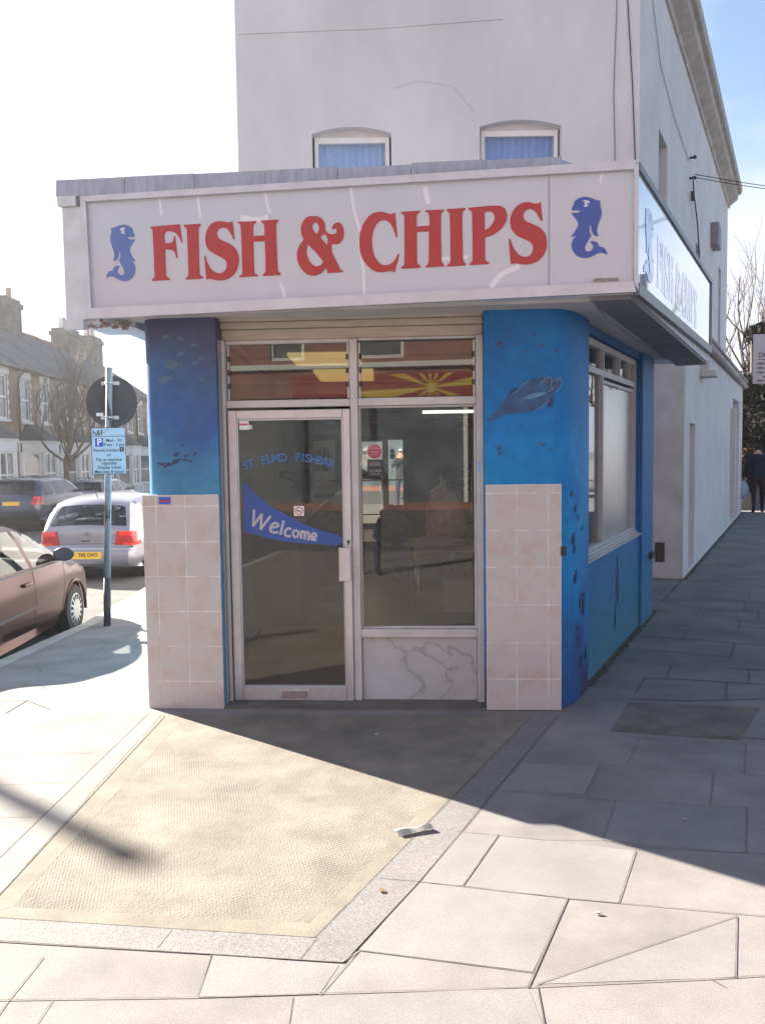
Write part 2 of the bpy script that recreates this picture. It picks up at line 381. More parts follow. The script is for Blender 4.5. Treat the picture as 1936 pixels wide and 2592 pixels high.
K['mural_r'] = ramp_mat('painted_sea_mural', [(0.0, (0.045, 0.04, 0.10)), (0.10, (0.030, 0.075, 0.22)), (0.30, (0.016, 0.19, 0.46)), (0.52, (0.014, 0.26, 0.56)), (0.72, (0.012, 0.185, 0.48)), (1.0, (0.014, 0.13, 0.36))], 0.0, 2.6)
K['mural_side'] = ramp_mat('painted_sea_mural_side', [(0.0, (0.06, 0.19, 0.27)), (0.35, (0.034, 0.17, 0.33)), (0.7, (0.026, 0.14, 0.36)), (1.0, (0.022, 0.12, 0.30))], 0.0, 1.6)
K['tile'] = mat('cream_pink_wall_tile', (0.51, 0.47, 0.45), 0.22, 0.06, 7, coat=0.3, col2=(0.49, 0.365, 0.31))
_t, _b = nodes(K['tile'])
for n in _t.nodes:                                        # rusty marbling in patches only
    if n.bl_idname == 'ShaderNodeMapRange': n.inputs['From Min'].default_value = 0.50; n.inputs['From Max'].default_value = 0.72
    if n.bl_idname == 'ShaderNodeMix': n.inputs['A'].default_value = (0.515, 0.485, 0.475, 1)
K['grout'] = mat('tile_grout', (0.62, 0.60, 0.585), 0.9, 0.25, 9)
K['pave'] = mat('concrete_paving_slabs', (0.194, 0.176, 0.170), 0.85, 0.25, 1.7, 0.12, 160, speck=0.22)
K['pave2'] = mat('paler_paving_slab', (0.198, 0.187, 0.182), 0.85, 0.14, 2.2, 0.12, 160, speck=0.16)
K['pave3'] = mat('warm_paving_slab', (0.194, 0.180, 0.174), 0.85, 0.16, 2.0, 0.12, 160, speck=0.16)
K['granite'] = mat('grey_granite_edging', (0.170, 0.155, 0.153), 0.8, 0.10, 4, 0.15, 220, speck=0.40)
K['joint'] = mat('dirty_paving_joint', (0.135, 0.115, 0.098), 0.95, 0.4, 20)
K['kerb'] = mat('granite_kerb', (0.34, 0.32, 0.30), 0.8, 0.15, 4, speck=0.25)
K['asphalt'] = mat('worn_asphalt', (0.085, 0.082, 0.082), 0.9, 0.25, 2.2, 0.4, 130, speck=0.35)
K['tarpatch'] = mat('dark_tarmac_patch', (0.135, 0.12, 0.105), 0.95, 0.25, 5, 0.4, 110, speck=0.3)
K['patch'] = mat('imprinted_concrete_panel', (0.182, 0.156, 0.130), 0.9, 0.26, 3.4, speck=0.18)
def patch_nodes():
    t, b = nodes(K['patch']); g = add(t, 'ShaderNodeNewGeometry')
    mp = add(t, 'ShaderNodeMapping'); mp.inputs['Rotation'].default_value = (0, 0, R(-20)); mp.inputs['Scale'].default_value = (80, 52, 1); t.links.new(g.outputs['Position'], mp.inputs[0])
    sp = add(t, 'ShaderNodeSeparateXYZ'); t.links.new(mp.outputs[0], sp.inputs[0])
    hs = []
    for ax in ('X', 'Y'):
        s = add(t, 'ShaderNodeMath', operation='PINGPONG'); s.inputs[1].default_value = 0.5; t.links.new(sp.outputs[ax], s.inputs[0]); hs.append(s)
    mn = add(t, 'ShaderNodeMath', operation='MINIMUM'); t.links.new(hs[0].outputs[0], mn.inputs[0]); t.links.new(hs[1].outputs[0], mn.inputs[1])
    n = add(t, 'ShaderNodeTexNoise'); n.inputs['Scale'].default_value = 1.9; n.inputs['Detail'].default_value = 5; t.links.new(g.outputs['Position'], n.inputs['Vector'])
    mk = add(t, 'ShaderNodeMapRange'); mk.inputs['From Min'].default_value = 0.42; mk.inputs['From Max'].default_value = 0.60; t.links.new(n.outputs['Fac'], mk.inputs['Value'])
    ml = add(t, 'ShaderNodeMath', operation='MULTIPLY'); t.links.new(mn.outputs[0], ml.inputs[0]); t.links.new(mk.outputs[0], ml.inputs[1])
    n2 = add(t, 'ShaderNodeTexNoise'); n2.inputs['Scale'].default_value = 90; n2.inputs['Detail'].default_value = 8; t.links.new(g.outputs['Position'], n2.inputs['Vector'])
    ad = add(t, 'ShaderNodeMath', operation='MULTIPLY_ADD'); ad.inputs[1].default_value = 1.1; t.links.new(n2.outputs['Fac'], ad.inputs[0]); t.links.new(ml.outputs[0], ad.inputs[2])
    bp = add(t, 'ShaderNodeBump'); bp.inputs['Strength'].default_value = 0.45; bp.inputs['Distance'].default_value = 0.007
    t.links.new(ad.outputs[0], bp.inputs['Height']); t.links.new(bp.outputs[0], b.inputs['Normal'])
patch_nodes()
def marble_nodes():
    m = mat('grey_veined_marble', (0.5, 0.5, 0.52), 0.25, coat=0.2); t, b = nodes(m); g = add(t, 'ShaderNodeNewGeometry')
    n = add(t, 'ShaderNodeTexNoise'); n.inputs['Scale'].default_value = 2.5; n.inputs['Detail'].default_value = 8; n.inputs['Roughness'].default_value = 0.50; n.inputs['Distortion'].default_value = 0.45; t.links.new(g.outputs['Position'], n.inputs['Vector'])
    sb_ = add(t, 'ShaderNodeMath', operation='SUBTRACT'); sb_.inputs[1].default_value = 0.5; t.links.new(n.outputs['Fac'], sb_.inputs[0]); ab = add(t, 'ShaderNodeMath', operation='ABSOLUTE'); t.links.new(sb_.outputs[0], ab.inputs[0])
    c = add(t, 'ShaderNodeValToRGB'); t.links.new(ab.outputs[0], c.inputs[0]); e = c.color_ramp.elements
    e[0].position = 0.0; e[0].color = (0.32, 0.32, 0.325, 1); e[1].position = 0.022; e[1].color = (0.44, 0.44, 0.455, 1); e.new(0.16).color = (0.50, 0.50, 0.52, 1)
    t.links.new(c.outputs[0], b.inputs['Base Color']); return m
K['marble'] = marble_nodes()

# ------------------------------------------------------------ the ground
def lerp_table(T, x):
    if x <= T[0][0]: return T[0][1]
    for (a, va), (b, vb) in zip(T, T[1:]):
        if x <= b: return va + (vb - va) * (x - a) / (b - a)
    return T[-1][1]
def fall(y): return lerp_table([(6.1, 0), (10, 0.25), (15, 0.36), (27, 0.56), (60, 0.85), (120, 1.0)], y)
def zl(x, y):
    """height of the pavement: level at the shop door, falling away down the side street"""
    f = min(1, max(0, (-0.3 - x) / 1.3)); f = f * f * (3 - 2 * f)
    return -fall(y) * f
def kerb_x(y): return lerp_table([(-3, -2.95), (7.2, -3.24), (12.7, -3.47), (60, -5.0), (120, -7.0)], y)
F_PX, TH = 2198.5, R(4.0)
def ray(u, v):
    x = (u * 1.1719 - 968) / F_PX; y = -(v * 1.1719 - 1296) / F_PX; c, s = math.cos(0.014), math.sin(0.014)
    x, y = x*c + y*s, -x*s + y*c
    return Vector((x, math.cos(TH) + y*math.sin(TH), -math.sin(TH) + y*math.cos(TH)))
def gp(u, v):
    """ground point seen at a place in the photograph (1652 px wide view)"""
    d = ray(u, v); z = 0.0
    for _ in range(12):
        t = (z - CAM_H) / d.z; z = zl(d.x * t, d.y * t)
    return Vector((d.x * t, d.y * t))
def grid_sheet(bm, xs_of, ys, nx, zf):
    rows = []
    for y in ys:
        a, b = xs_of(y); rows.append([bm.verts.new((a + (b-a)*i/nx, y, zf(a + (b-a)*i/nx, y))) for i in range(nx+1)])
    for r0, r1 in zip(rows, rows[1:]):
        for i in range(nx): bm.faces.new((r0[i], r0[i+1], r1[i+1], r1[i])).smooth = True
def frange(a, b, s):
    o = []; x = a
    while x < b - 1e-6: o.append(x); x += s
    return o + [b]
YS = frange(-3, 16, 0.5) + frange(17, 60, 1.5) + [70, 90, 120]
bm = nb(); grid_sheet(bm, lambda y: (kerb_x(y), 26.0 + max(0, y) * 0.5), YS, 60, zl); struct('pavement', bm, K['pave'])
def zr(x, y): return zl(min(x, -3), y) - 0.12
bm = nb(); grid_sheet(bm, lambda y: (-160, 0), [-200, -60, -20, -3.0] + YS[1:] + [200, 500, 900], 40, zr)
grid_sheet(bm, lambda y: (0, 300), [-200, -60, -20, -3.0], 12, lambda x, y: -0.12)
struct('road', bm, K['asphalt'])
bm = nb(); grid_sheet(bm, lambda y: (26.0 + max(0, y)*0.5, 400), [-3, 60, 120], 4, lambda x, y: -0.12)
grid_sheet(bm, lambda y: (0, 400), [120, 900], 4, lambda x, y: -1.13); struct('ground', bm, K['asphalt'])
bm = nb()
for y0, y1 in zip(YS, YS[1:]):                               # kerb stones along the side street
    for a, b in ((y0, y1),):
        x0, x1 = kerb_x(a), kerb_x(b); za, zb = zl(x0, a), zl(x1, b)
        face(bm, [(x0-0.14, a, za+0.003), (x0+0.02, a, za+0.003), (x1+0.02, b, zb+0.003), (x1-0.14, b, zb+0.003)])
        face(bm, [(x0-0.14, a, za-0.14), (x0-0.14, a, za+0.003), (x1-0.14, b, zb+0.003), (x1-0.14, b, zb-0.14)])
struct('kerb', bm, K['kerb'])
FKX = -12.7                                                  # far kerb
def zfar(x, y): return zr(-10, y) + 0.12
bm = nb(); grid_sheet(bm, lambda y: (-15.4, FKX), frange(10, 120, 5), 2, zfar)
for y0, y1 in zip(frange(10, 115, 5), frange(15, 120, 5)):
    face(bm, [(FKX, y0, zfar(0, y0)-0.14), (FKX, y1, zfar(0, y1)-0.14), (FKX, y1, zfar(0, y1)), (FKX, y0, zfar(0, y0))])
struct('far_pavement', bm, K['pave'])

# paving: slabs, edging and joints, laid out where the photograph shows them on the ground
def flat(bm, pts, z, m=0):
    face(bm, [(p.x, p.y, zl(p.x, p.y) + z*0.4) for p in pts], m)
def flat2(bm, pts): flat(bm, pts, 0.0025)
O = 1493.3
def zz(x, y): return gp(x, y + O)
CP = [zz(357, 57), zz(-190, 620), zz(-190, 476), zz(680, 533), zz(1142, 60)]
CP = [zz(357, 57), zz(0, 440), zz(-70, 512), zz(0, 490) if False else zz(-55, 487), zz(680, 533), zz(1145, 62)]
bm = nb(); flat(bm, [zz(352, 50), zz(0, 440), zz(-52, 488), zz(680, 533), zz(1150, 50)], 0.0025); struct('concrete_panel', bm, K['patch'])
bm = nb()
flat(bm, [zz(352, 52), zz(0, 439), zz(-50, 487), zz(28, 466), zz(392, 66)], 0.0036); flat(bm, [zz(-50, 487), zz(680, 532), zz(668, 502), zz(28, 467)], 0.0036); flat(bm, [zz(680, 532), zz(1148, 52), zz(1112, 52), zz(669, 502)], 0.0036)
struct('panel_margin', bm, mat('smooth_concrete_margin', (0.188, 0.160, 0.131), 0.9, 0.20, 4, 0.15, 120, speck=0.2))
bm = nb()
flat(bm, [zz(-52, 488), zz(-110, 536), zz(742, 587), zz(680, 533)], 0.0060)
flat(bm, [zz(742, 587), zz(905, 412), zz(1205, 50), zz(1155, 50), zz(682, 533)], 0.0060)
struct('granite_edging', bm, K['granite'])
bm = nb()
flat(bm, [zz(350, 50), zz(318, 50), zz(0, 360), zz(-52, 410), zz(-50, 486), zz(0, 438)], 0.0025)
flat(bm, [zz(905, 412), zz(1225, 448), zz(1150, 607), zz(775, 560)], 0.0025)
flat(bm, [zz(1000, 420), zz(1075, 312), zz(1180, 322), zz(1370, 345), zz(1335, 458), zz(1225, 448)], 0.0025)
flat(bm, [zz(1330, 237), zz(1612, 252), zz(1610, 350), zz(1302, 322)], 0.0025)
flat(bm, [zz(430, 662), zz(458, 568), zz(733, 592), zz(690, 655)], 0.0025)
struct('pale_slabs', bm, K['pave2'])
bm = nb()
flat(bm, [zz(1160, 633), zz(1590, 487), zz(1587, 618)], 0.0025)
flat(bm, [zz(900, 412), zz(1000, 420), zz(1075, 312), zz(985, 303)], 0.0025)
flat(bm, [zz(1128, 156), zz(1296, 158), zz(1262, 222), zz(1072, 214)], 0.0025)
flat(bm, [zz(633, 662), zz(1140, 640), zz(1178, 735), zz(622, 735)], 0.0025)
struct('warm_slabs', bm, K['pave3'])
LINES = [  # (points in the foreground strip of the photograph, joint width in m)
 ([(322,47),(0,360),(-60,418)],.008), ([(357,54),(0,440),(-60,497)],.014), ([(-52,488),(0,490),(680,533)],.010), ([(680,533),(1150,55)],.013),
 ([(742,587),(905,412),(1205,55)],.007), ([(-110,536),(0,540),(742,587)],.008), ([(372,517),(340,557)],.006), ([(683,537),(650,579)],.008), ([(820,405),(905,412)],.007),
 ([(-60,134),(20,136),(205,133)],.006), ([(-60,205),(165,196)],.006), ([(-60,273),(90,271)],.006), ([(20,136),(-60,180)],.006),
 ([(95,575),(20,668),(-15,718)],.008), ([(-60,672),(0,668),(430,662),(1140,640),(1532,622),(1700,612)],.009), ([(458,568),(427,660)],.008), ([(775,560),(690,658)],.008), ([(742,587),(775,560)],.007),
 ([(775,560),(1150,608)],.008), ([(905,412),(1225,448),(1335,458),(1700,491)],.008), ([(1225,448),(1140,640)],.014), ([(1000,420),(1077,310)],.012), ([(1335,458),(1372,345)],.009),
 ([(985,303),(1180,322),(1302,322),(1375,337),(1610,350),(1700,356)],.006), ([(1072,214),(1330,237),(1612,252),(1700,258)],.006), ([(1330,237),(1302,322)],.006), ([(1610,350),(1612,252)],.010), ([(1540,177),(1533,246)],.010),
 ([(1128,156),(1296,158),(1540,177),(1700,186)],.006), ([(1296,158),(1262,224)],.008), ([(1190,92),(1375,102),(1610,115),(1700,120)],.006), ([(1380,102),(1355,160)],.006), ([(1610,115),(1607,178)],.010),
 ([(1155,635),(1360,565),(1590,487)],.007), ([(1590,487),(1587,620)],.010), ([(1160,640),(1178,735)],.010), ([(633,662),(622,735)],.006), ([(115,668),(70,735)],.006), ([(1532,622),(1565,640)],.006)]
def d2(x, y): return gp(1280 + x*0.2252, 1194.6 + y*0.2252)
DARK = [[(880,1215),(1280,1240),(1652,1262)],[(360,1400),(880,1420),(1330,1410),(1652,1400)],[(190,1680),(900,1740),(1550,1780),(1900,1805)],[(500,1200),(880,1215)],[(500,1200),(410,1350)],[(760,1070),(700,1200)],[(940,700),(870,820)],
 [(380,800),(870,820),(1360,865),(1900,905)],[(700,440),(1030,440),(1460,472),(1900,500)],[(1030,530),(1600,570),(1900,592)],[(1030,530),(990,600)],[(1400,705),(1900,735)],[(1410,655),(1395,740)],[(1360,870),(1320,1000)],
 [(1590,570),(1575,640)],[(1462,475),(1450,550)],[(450,925),(830,955),(1320,1000)],[(1300,1105),(1900,1140)],[(1500,1110),(1490,1260)],[(1285,1240),(1272,1400)],[(1100,160),(1540,172),(1900,180)],[(560,690),(940,700)],[(700,250),(1540,300)],[(1500,345),(1490,440)]]
LEFT = [[(220,1970),(400,2040)],[(220,1970),(40,2075)],[(-60,1976),(220,1970)],[(310,1722),(745,1705)],[(1010,1475),(1120,1365),(1230,1362)],[(300,1690),(330,1740)],[(760,1600),(900,1490)],[(880,1890),(700,1905)],[(1000,1270),(1230,1262)]]
def laystrip(bm, pts, wd, z=0.0032):
    for a, b in zip(pts, pts[1:]):
        n = max(1, int((b - a).length / 0.4)); d = (b - a).normalized(); q = Vector((-d.y, d.x)) * wd / 2
        for i in range(n):
            p, r = a.lerp(b, i/n), a.lerp(b, (i+1)/n); j = 0.3 * wd
            face(bm, [(c.x, c.y, zl(c.x, c.y) + z) for c in (p - q, r - q, r + q, p + q)])
bm = nb()
for pts, wd in LINES: laystrip(bm, [zz(*p) for p in pts], wd*0.46)
for pts in DARK: laystrip(bm, [d2(*p) for p in pts], 0.012)
for pts in LEFT: laystrip(bm, [gp(x*0.2701, 981.3 + y*0.2701) for x, y in pts], 0.010)
laystrip(bm, [Vector((0.9 + i*0.35, 9.0 + i*0.9)) for i in range(1, 2)] + [], 0.01)
# further up the right-hand pavement, rows across the footway
for k in range(14):
    y = 10.5 + k * 0.95; x = 1.45 + 0.48*(y - 6.1)
    laystrip(bm, [Vector((x + 0.3, y)), Vector((x + 6, y - 0.9))], 0.014)
struct('paving_joints', bm, K['joint'])
bm = nb(); flat(bm, [zz(1357, 24), zz(1640, 36), zz(1597, 106), zz(1318, 86)], 0.006); flat(bm, [gp(1440, 1290), gp(1490, 1232), gp(1475, 1252), gp(1417, 1312)], 0.005)
struct('tarmac_patch', bm, K['tarpatch'])
bm = nb(); flat(bm, [zz(322, 46), zz(1150, 50), zz(1290, 15), zz(1275, -10), zz(1150, 20)], 0.002) if False else None
# ------------------------------------------------------------ the fish and chip shop
YAW = R(4.0); MX, MY = -0.204, 5.656
shop = thing('fish_and_chip_shop', 'single-storey corner chip shop with blue sea mural piers, tiled bases and a glazed door', 'shop', (MX, MY, 0), -YAW)
SH = ROOTM[shop.name]; SHI = SH.inverted()
def toL(x, y): p = SHI @ Vector((x, y, 0)); return (p.x, p.y)
SD = Vector((0.4327, 0.9015)); SN = Vector((0.9015, -0.4327)); SP = Vector((1.45, 6.10))
def side(s, d=0.0):                                         # world point along the side street wall, d outwards
    p = SP + SD * s + SN * d; return (p.x, p.y)
BACK = 10.55
# left pier and left wall
c = [(-1.365 + 0.11*(1-math.cos(a)), 0.11*(1-math.sin(a))) for a in [R(q) for q in range(0, 91, 10)]]
left = [(-0.868, 0.0), (-0.868, 0.30), (-1.10, 0.30), toL(-1.30, BACK), toL(-1.60, BACK)] + c
bm = nb(); prism(bm, left, -0.5, 2.60); obj('left_pier', bm, K['mural_l'], shop) if False else obj('pier', bm, K['mural_l'], shop, True, auto=35)
# right pier with its rounded corner
cv = []
A, B, Cc = Vector((1.28, 0)), Vector((1.45, 0.0)), Vector(toL(*side(0)))
for i in range(13):
    q = i / 12; cv.append(tuple(A*(1-q)**2 + B*2*q*(1-q) + Cc*q*q))
right = [(0.868, 0.0)] + cv + [toL(*side(0.0, -0.06)), toL(*side(0.0, -0.30)), (1.1, 0.35), (0.868, 0.35)]
bm = nb(); prism(bm, right, -0.2, 2.60); obj('pier', bm, K['mural_r'], shop, True, auto=35)
# side street wall: low wall, end pier and head under the canopy
def sbox(bm, s0, s1, d0, d1, z0, z1):
    prism(bm, [side(s0, d1), side(s1, d1), side(s1, d0), side(s0, d0)], z0, z1)
bm = nb(); sbox(bm, 0.01, 2.31, -0.25, -0.03, -0.2, 0.88); obj('side_wall', bm, K['mural_side'], shop, world=True); bm = nb(); sbox(bm, 0.01, 2.31, -0.25, -0.03, 2.52, 2.60); obj('window_head', bm, K['mural_side'], shop, world=True)
bm = nb(); prism(bm, [side(2.31, 0.0), side(2.98, 0.0), side(3.05, -0.02), side(3.16, -0.10), side(3.16, -0.45), side(2.31, -0.30)], -0.2, 2.62); obj('end_pier', bm, K['mural_side'], shop, world=True)
bm = nb(); prism(bm, [side(3.165, -0.30), (2.49, 9.30), (3.165, 10.71), (3.02, 10.72), (2.2, 9.0)], -0.2, 2.62); obj('recessed_wall', bm, K['side_render'], shop, world=True)
# tiled bases, one tile at a time in one mesh per pier
def tiles(cols, rows, u0, u1, z0, z1):
    g = nb(); box(g, u0, u1, -0.0192, 0.0, z0, z1); gr = obj('tile_base', g, K['grout'], shop)
    bm = nb(); us = [u0] + cols + [u1]; zs = [z0] + rows + [z1]
    for a, b in zip(us, us[1:]):
        for p, q in zip(zs, zs[1:]):
            t = random.uniform(-0.0008, 0.0008)
            bevbox(bm, a + 0.003, b - 0.003, -0.0200 + t*.6, -0.010, p + 0.003, q - 0.003, 0.0015, 1)
    obj('tiling', bm, K['tile'], gr)
    return gr
tb1 = tiles([-1.293, -1.098], [0.185, 0.42, 0.655, 0.89, 1.12, 1.357], -1.382, -0.872, -0.06, 1.432)
tb2 = tiles([1.068, 1.268], [0.209, 0.448, 0.698, 0.943, 1.18, 1.42], 0.872, 1.352, 0.005, 1.476)
bm = nb(); box(bm, -1.270, -1.192, -0.024, -0.0215, 1.372, 1.418); st = obj('sticker', bm, K['p_blue'], shop)
bm = nb(); box(bm, -1.265, -1.197, -0.0250, -0.0242, 1.388, 1.400); obj('stripe', bm, K['lamp_red'], st)
# painted sea creatures on the mural
MUR = {}
MUR['dark'] = mat('mural_dark_paint', (0.022, 0.045, 0.13), 0.6, 0.2, 20); MUR['grey'] = mat('mural_fish_paint', (0.026, 0.085, 0.205), 0.6, 0.40, 16)
MUR['pale'] = mat('mural_pale_paint', (0.10, 0.24, 0.38), 0.6, 0.2, 30); MUR['teal'] = mat('mural_teal_paint', (0.060, 0.125, 0.19), 0.6, 0.2, 20)
MUR['wine'] = mat('mural_wine_paint', (0.055, 0.045, 0.10), 0.6, 0.2, 20)
fN = Vector((math.sin(YAW), math.cos(YAW), 0)); fT = Vector((math.cos(YAW), -math.sin(YAW), 0)); fM = Vector((MX, MY, 0))
def onf(u, v, y=0.0):
    """pixel of the 1652 px wide photograph -> (u, z) on the plane of the shopfront at depth y"""
    d = ray(u, v); P = fM + fN * y; O3 = Vector((0, 0, CAM_H)); t = (P - O3).dot(fN) / d.dot(fN); p = O3 + d * t
    return Vector(((p - fM).dot(fT), p.z))
def fq(x, y): return onf((1230 + x*0.12107) / 1.1719, (940 + y*0.12107) / 1.1719)
def decal(name, pts, mt, par, y=-0.003, th=0.002):
    bm = nb(); ext(bm, pts, [], lambda u, z, d: (u, d, z), y, y + th); return obj(name, bm, mt, par)
BF = [(0,1010),(150,900,1),(300,720,1),(480,500,1),(700,350,1),(900,190,1),(1130,130,1),(1340,120,1),(1530,135,1),(1590,200,1),(1540,330,1),(1420,460,1),(1310,610,1),(1120,760,1),(900,850,1),(600,880,1),(330,930,1),(120,1040,1)]
big = decal('painted_fish', [fq(*p) for p in spl(BF)], MUR['grey'], shop)
decal('fin', [fq(*p) for p in spl([(770,575),(900,490,1),(1050,450,1),(1260,435),(1180,500,1),(1000,560,1),(860,580,1)])], MUR['pale'], big, -0.005)
decal('fin', [fq(*p) for p in spl([(480,490),(520,400,1),(600,350,1),(690,355),(590,430,1)])], MUR['dark'], big, -0.005)
decal('fin', [fq(*p) for p in spl([(1270,680),(1340,560,1),(1400,540,1),(1395,660,1),(1340,760,1)])], MUR['dark'], big, -0.005)
decal('eye', [fq(*p) for p in spl([(1240,230,1),(1290,170,1),(1350,180,1),(1340,290,1),(1280,280,1)])], MUR['wine'], big, -0.005)
for ln in ([(550,490),(680,385),(800,270),(920,190)], [(1135,290),(1160,230),(1215,170),(1330,115)], [(1340,130),(1370,200),(1350,330),(1390,350),(1290,430)], [(1540,140),(1585,210),(1545,330),(1440,440)], [(1070,800),(1180,730),(1280,640),(1320,600)], [(1475,190),(1510,140),(1540,150)], [(1250,195),(1300,240)]):
    r_ = [fq(*p) for p in spl([ln[0]] + [(*p, 1) for p in ln[1:-1]] + [ln[-1]], False, 4)]
    decal('highlight', ribbon(r_, 0.006), MUR['pale'], big, -0.0062, 0.001)
def fishlet(u, z, l, a, mt, h=0.38):
    P = [(-0.5,0.0),(-0.3,0.5,1),(0,0.75,1),(0.3,0.5,1),(0.5,0.12),(0.72,0.55),(0.66,0),(0.72,-0.55),(0.5,-0.12),(0.3,-0.5,1),(0,-0.7,1),(-0.3,-0.45,1)]
    o = []
    for p in spl(P, True, 3):
        x, y = p.x * l, p.y * l * h; o.append(Vector((u + x*math.cos(a) - y*math.sin(a), z + x*math.sin(a) + y*math.cos(a))))
    return o
def fishes(lst, mt, y=-0.003, name='painted_fish'):
    for px, py, l, a in lst:
        u, z = onf(px, py); decal(name, fishlet(u, z, l, a, mt), mt, shop, y)
lz = lambda x, y: ((350 + x*0.1989)/1.1719, (820 + y*0.1989)/1.1719)
fishes([(*lz(430,520), .105, 0.1), (*lz(540,380), .05, 0.3), (*lz(535,185), .045, -.3), (*lz(705,275), .04, .3), (*lz(725,500), .055, .4), (*lz(350,170), .05, .2), (*lz(330,710), .09, .25), (*lz(810,705), .05, -.4), (*lz(795,435), .03, 0), (*lz(620,410), .02, .5)], MUR['teal'])
fishes([(*lz(480,1750), .055, .5), (*lz(315,1785), .04, .25), (*lz(395,1790), .045, .2), (*lz(485,1665), .045, .6), (*lz(260,1775), .025, .5), (*lz(595,1730), .03, .1), (*lz(665,1745), .03, .1), (*lz(725,1655), .03, .8), (*lz(610,1680), .03, .6), (*lz(560,1550), .025, .7), (*lz(350,1815), .03, .4)], MUR['dark'])
rz_ = lambda x, y: ((1180 + x*0.4576)/1.1719, (760 + y*0.4576)/1.1719)
fishes([(*rz_(185,240), .05, .4), (*rz_(225,200), .035, .3), (*rz_(270,245), .03, .4), (*rz_(330,285), .03, .5), (*rz_(420,250), .035, .3), (*rz_(250,160), .03, .4), (*rz_(500,280), .03, .2), (*rz_(430,800), .035, .5), (*rz_(410,795), .03, .3), (*rz_(130,352), .03, .3), (*rz_(460,330), .025, .3), (*rz_(370,190), .03, .4), (*rz_(205,260), .03, .5), (*rz_(470,825), .02, .3)], MUR['grey'])
fishes([(*rz_(180,820), .035, .9), (*rz_(185,850), .03, .6)], MUR['wine'])
# creatures on the rounded corner and the side wall: placed on the curve itself
def curve_at(q):
    p = A*(1-q)**2 + B*2*q*(1-q) + Cc*q*q; d = (B - A)*2*(1-q) + (Cc - B)*2*q; d.normalize(); return p, d
def corner_fish(q, z, l, a, mt, name='painted_fish'):
    p, d = curve_at(q); n = Vector((d.y, -d.x)); out = fishlet(0, 0, l, a, mt, 0.5)
    bm = nb(); ext(bm, out, [], lambda u, w_, dd: (p.x + d.x*u + n.x*dd, p.y + d.y*u + n.y*dd, z + w_), 0.004, 0.0055); obj(name, bm, mt, shop)
for q, z, l, a, k in [(.70,.66,.09,1.2,'dark'),(.80,.62,.13,1.5,'dark'),(.55,.84,.08,1.2,'dark'),(.55,1.30,.05,1.4,'dark'),(.62,1.24,.035,1,'wine'),(.5,1.10,.07,1.5,'dark'),(.52,1.03,.05,1.2,'dark'),(.6,.50,.03,1.5,'wine'),(.62,.42,.025,1.2,'dark'),(.7,.25,.06,1.4,'dark'),(.88,.27,.08,1.5,'dark'),(.68,.60,.025,.4,'wine'),(.45,1.40,.04,1.0,'dark'),(.75,1.16,.035,.8,'dark')]:
    corner_fish(q, z, l, a, MUR[k])
bm = nb(); box(bm, -0.018, 0.018, -0.01, 0.01, -0.03, 0.03); bm.transform(Matrix.Translation((1.365, -0.012, 1.045))); obj('hole_patch', bm, K['black'], shop)
for s, z, l, a in [(0.12, 0.40, .14, 1.5), (0.10, 0.16, .22, 1.5), (1.25, 0.55, .34, 1.65), (1.15, 0.28, .20, 1.6)]:
    bm = nb(); ext(bm, fishlet(0, 0, l, a, None, 0.22), [], lambda u, w_, dd: (*side(s + u, -0.03 + dd), z + w_), 0.003, 0.0045); obj('painted_fish', bm, MUR['dark'], shop, world=True)
# canopy: soffit, roof slab, grey lead edge
SY = R(7.7); sT = Vector((math.cos(SY), -math.sin(SY))); sB = Vector((math.sin(SY), math.cos(SY))); sM = Vector((MX, MY - 0.28))
def sg(u, y=0.0): p = sM + sT*u + sB*y; return (p.x, p.y)
PA, PB = sg(-1.79, 0.012), sg(1.713, 0.012)
def sside(t, d=0.0):                                        # along the sign's return on the side street
    p = Vector(PB) + SD * t + SN * d; return (p.x, p.y)
TL = 4.62
roofp = [PA, PB, sside(TL), side(3.7, -0.9), (2.3, BACK - 0.02), (-1.70, BACK - 0.02), (-1.92, 6.2)]
bm = nb(); prism(bm, [sg(-1.79, .03), sg(1.70, .03), sside(TL, -.02), side(3.7, -0.9), (2.3, BACK-.02), (-1.70, BACK-.02), (-1.90, 6.2)], 2.60, 3.30); obj('canopy', bm, K['flaky_paint'], shop, world=True)
bm = nb()
prism(bm, [sg(-1.72, .10), sg(1.48, .14), side(0.2, .10), side(3.15, .10), side(3.15, -.2), side(0.3, -.3), (0.6, 5.95), (-1.0, 6.05), (-1.50, 6.0)], 2.585, 2.602)
obj('soffit', bm, K['soffit'], shop, world=True)
bm = nb(); prism(bm, [sg(1.46, .05), sg(1.69, .03), sside(TL-.02, -.03), sside(TL-.02, -.33)], 2.572, 2.600); obj('soffit_strip', bm, K['soffit_dark'], shop, world=True)
bm = nb(); prism(bm, [(-1.92, 6.2), sg(-1.77, .02), sg(-1.60, .02), sg(-1.48, .30), (-1.60, 6.2)], 2.545, 2.599); obj('soffit_edge', bm, K['flaky_paint'], shop, world=True)
bm = nb()                                                    # broken plaster under the left end
for _ in range(60):
    x, y, z = random.uniform(-1.72, -1.46), random.uniform(0.03, 0.22), random.uniform(2.525, 2.565); r = random.uniform(0.006, 0.017); q = sg(x, y)
    t = nb(); bmesh.ops.create_icosphere(t, subdivisions=1, radius=r)
    for v in t.verts: v.co *= random.uniform(0.6, 1.3)
    t.transform(Matrix.Translation((q[0], q[1], z))); merge(bm, t)
obj('broken_plaster', bm, mat('crumbling_render', (0.34, 0.27, 0.24), 0.95, 0.4, 20), shop, world=True)
bm = nb()
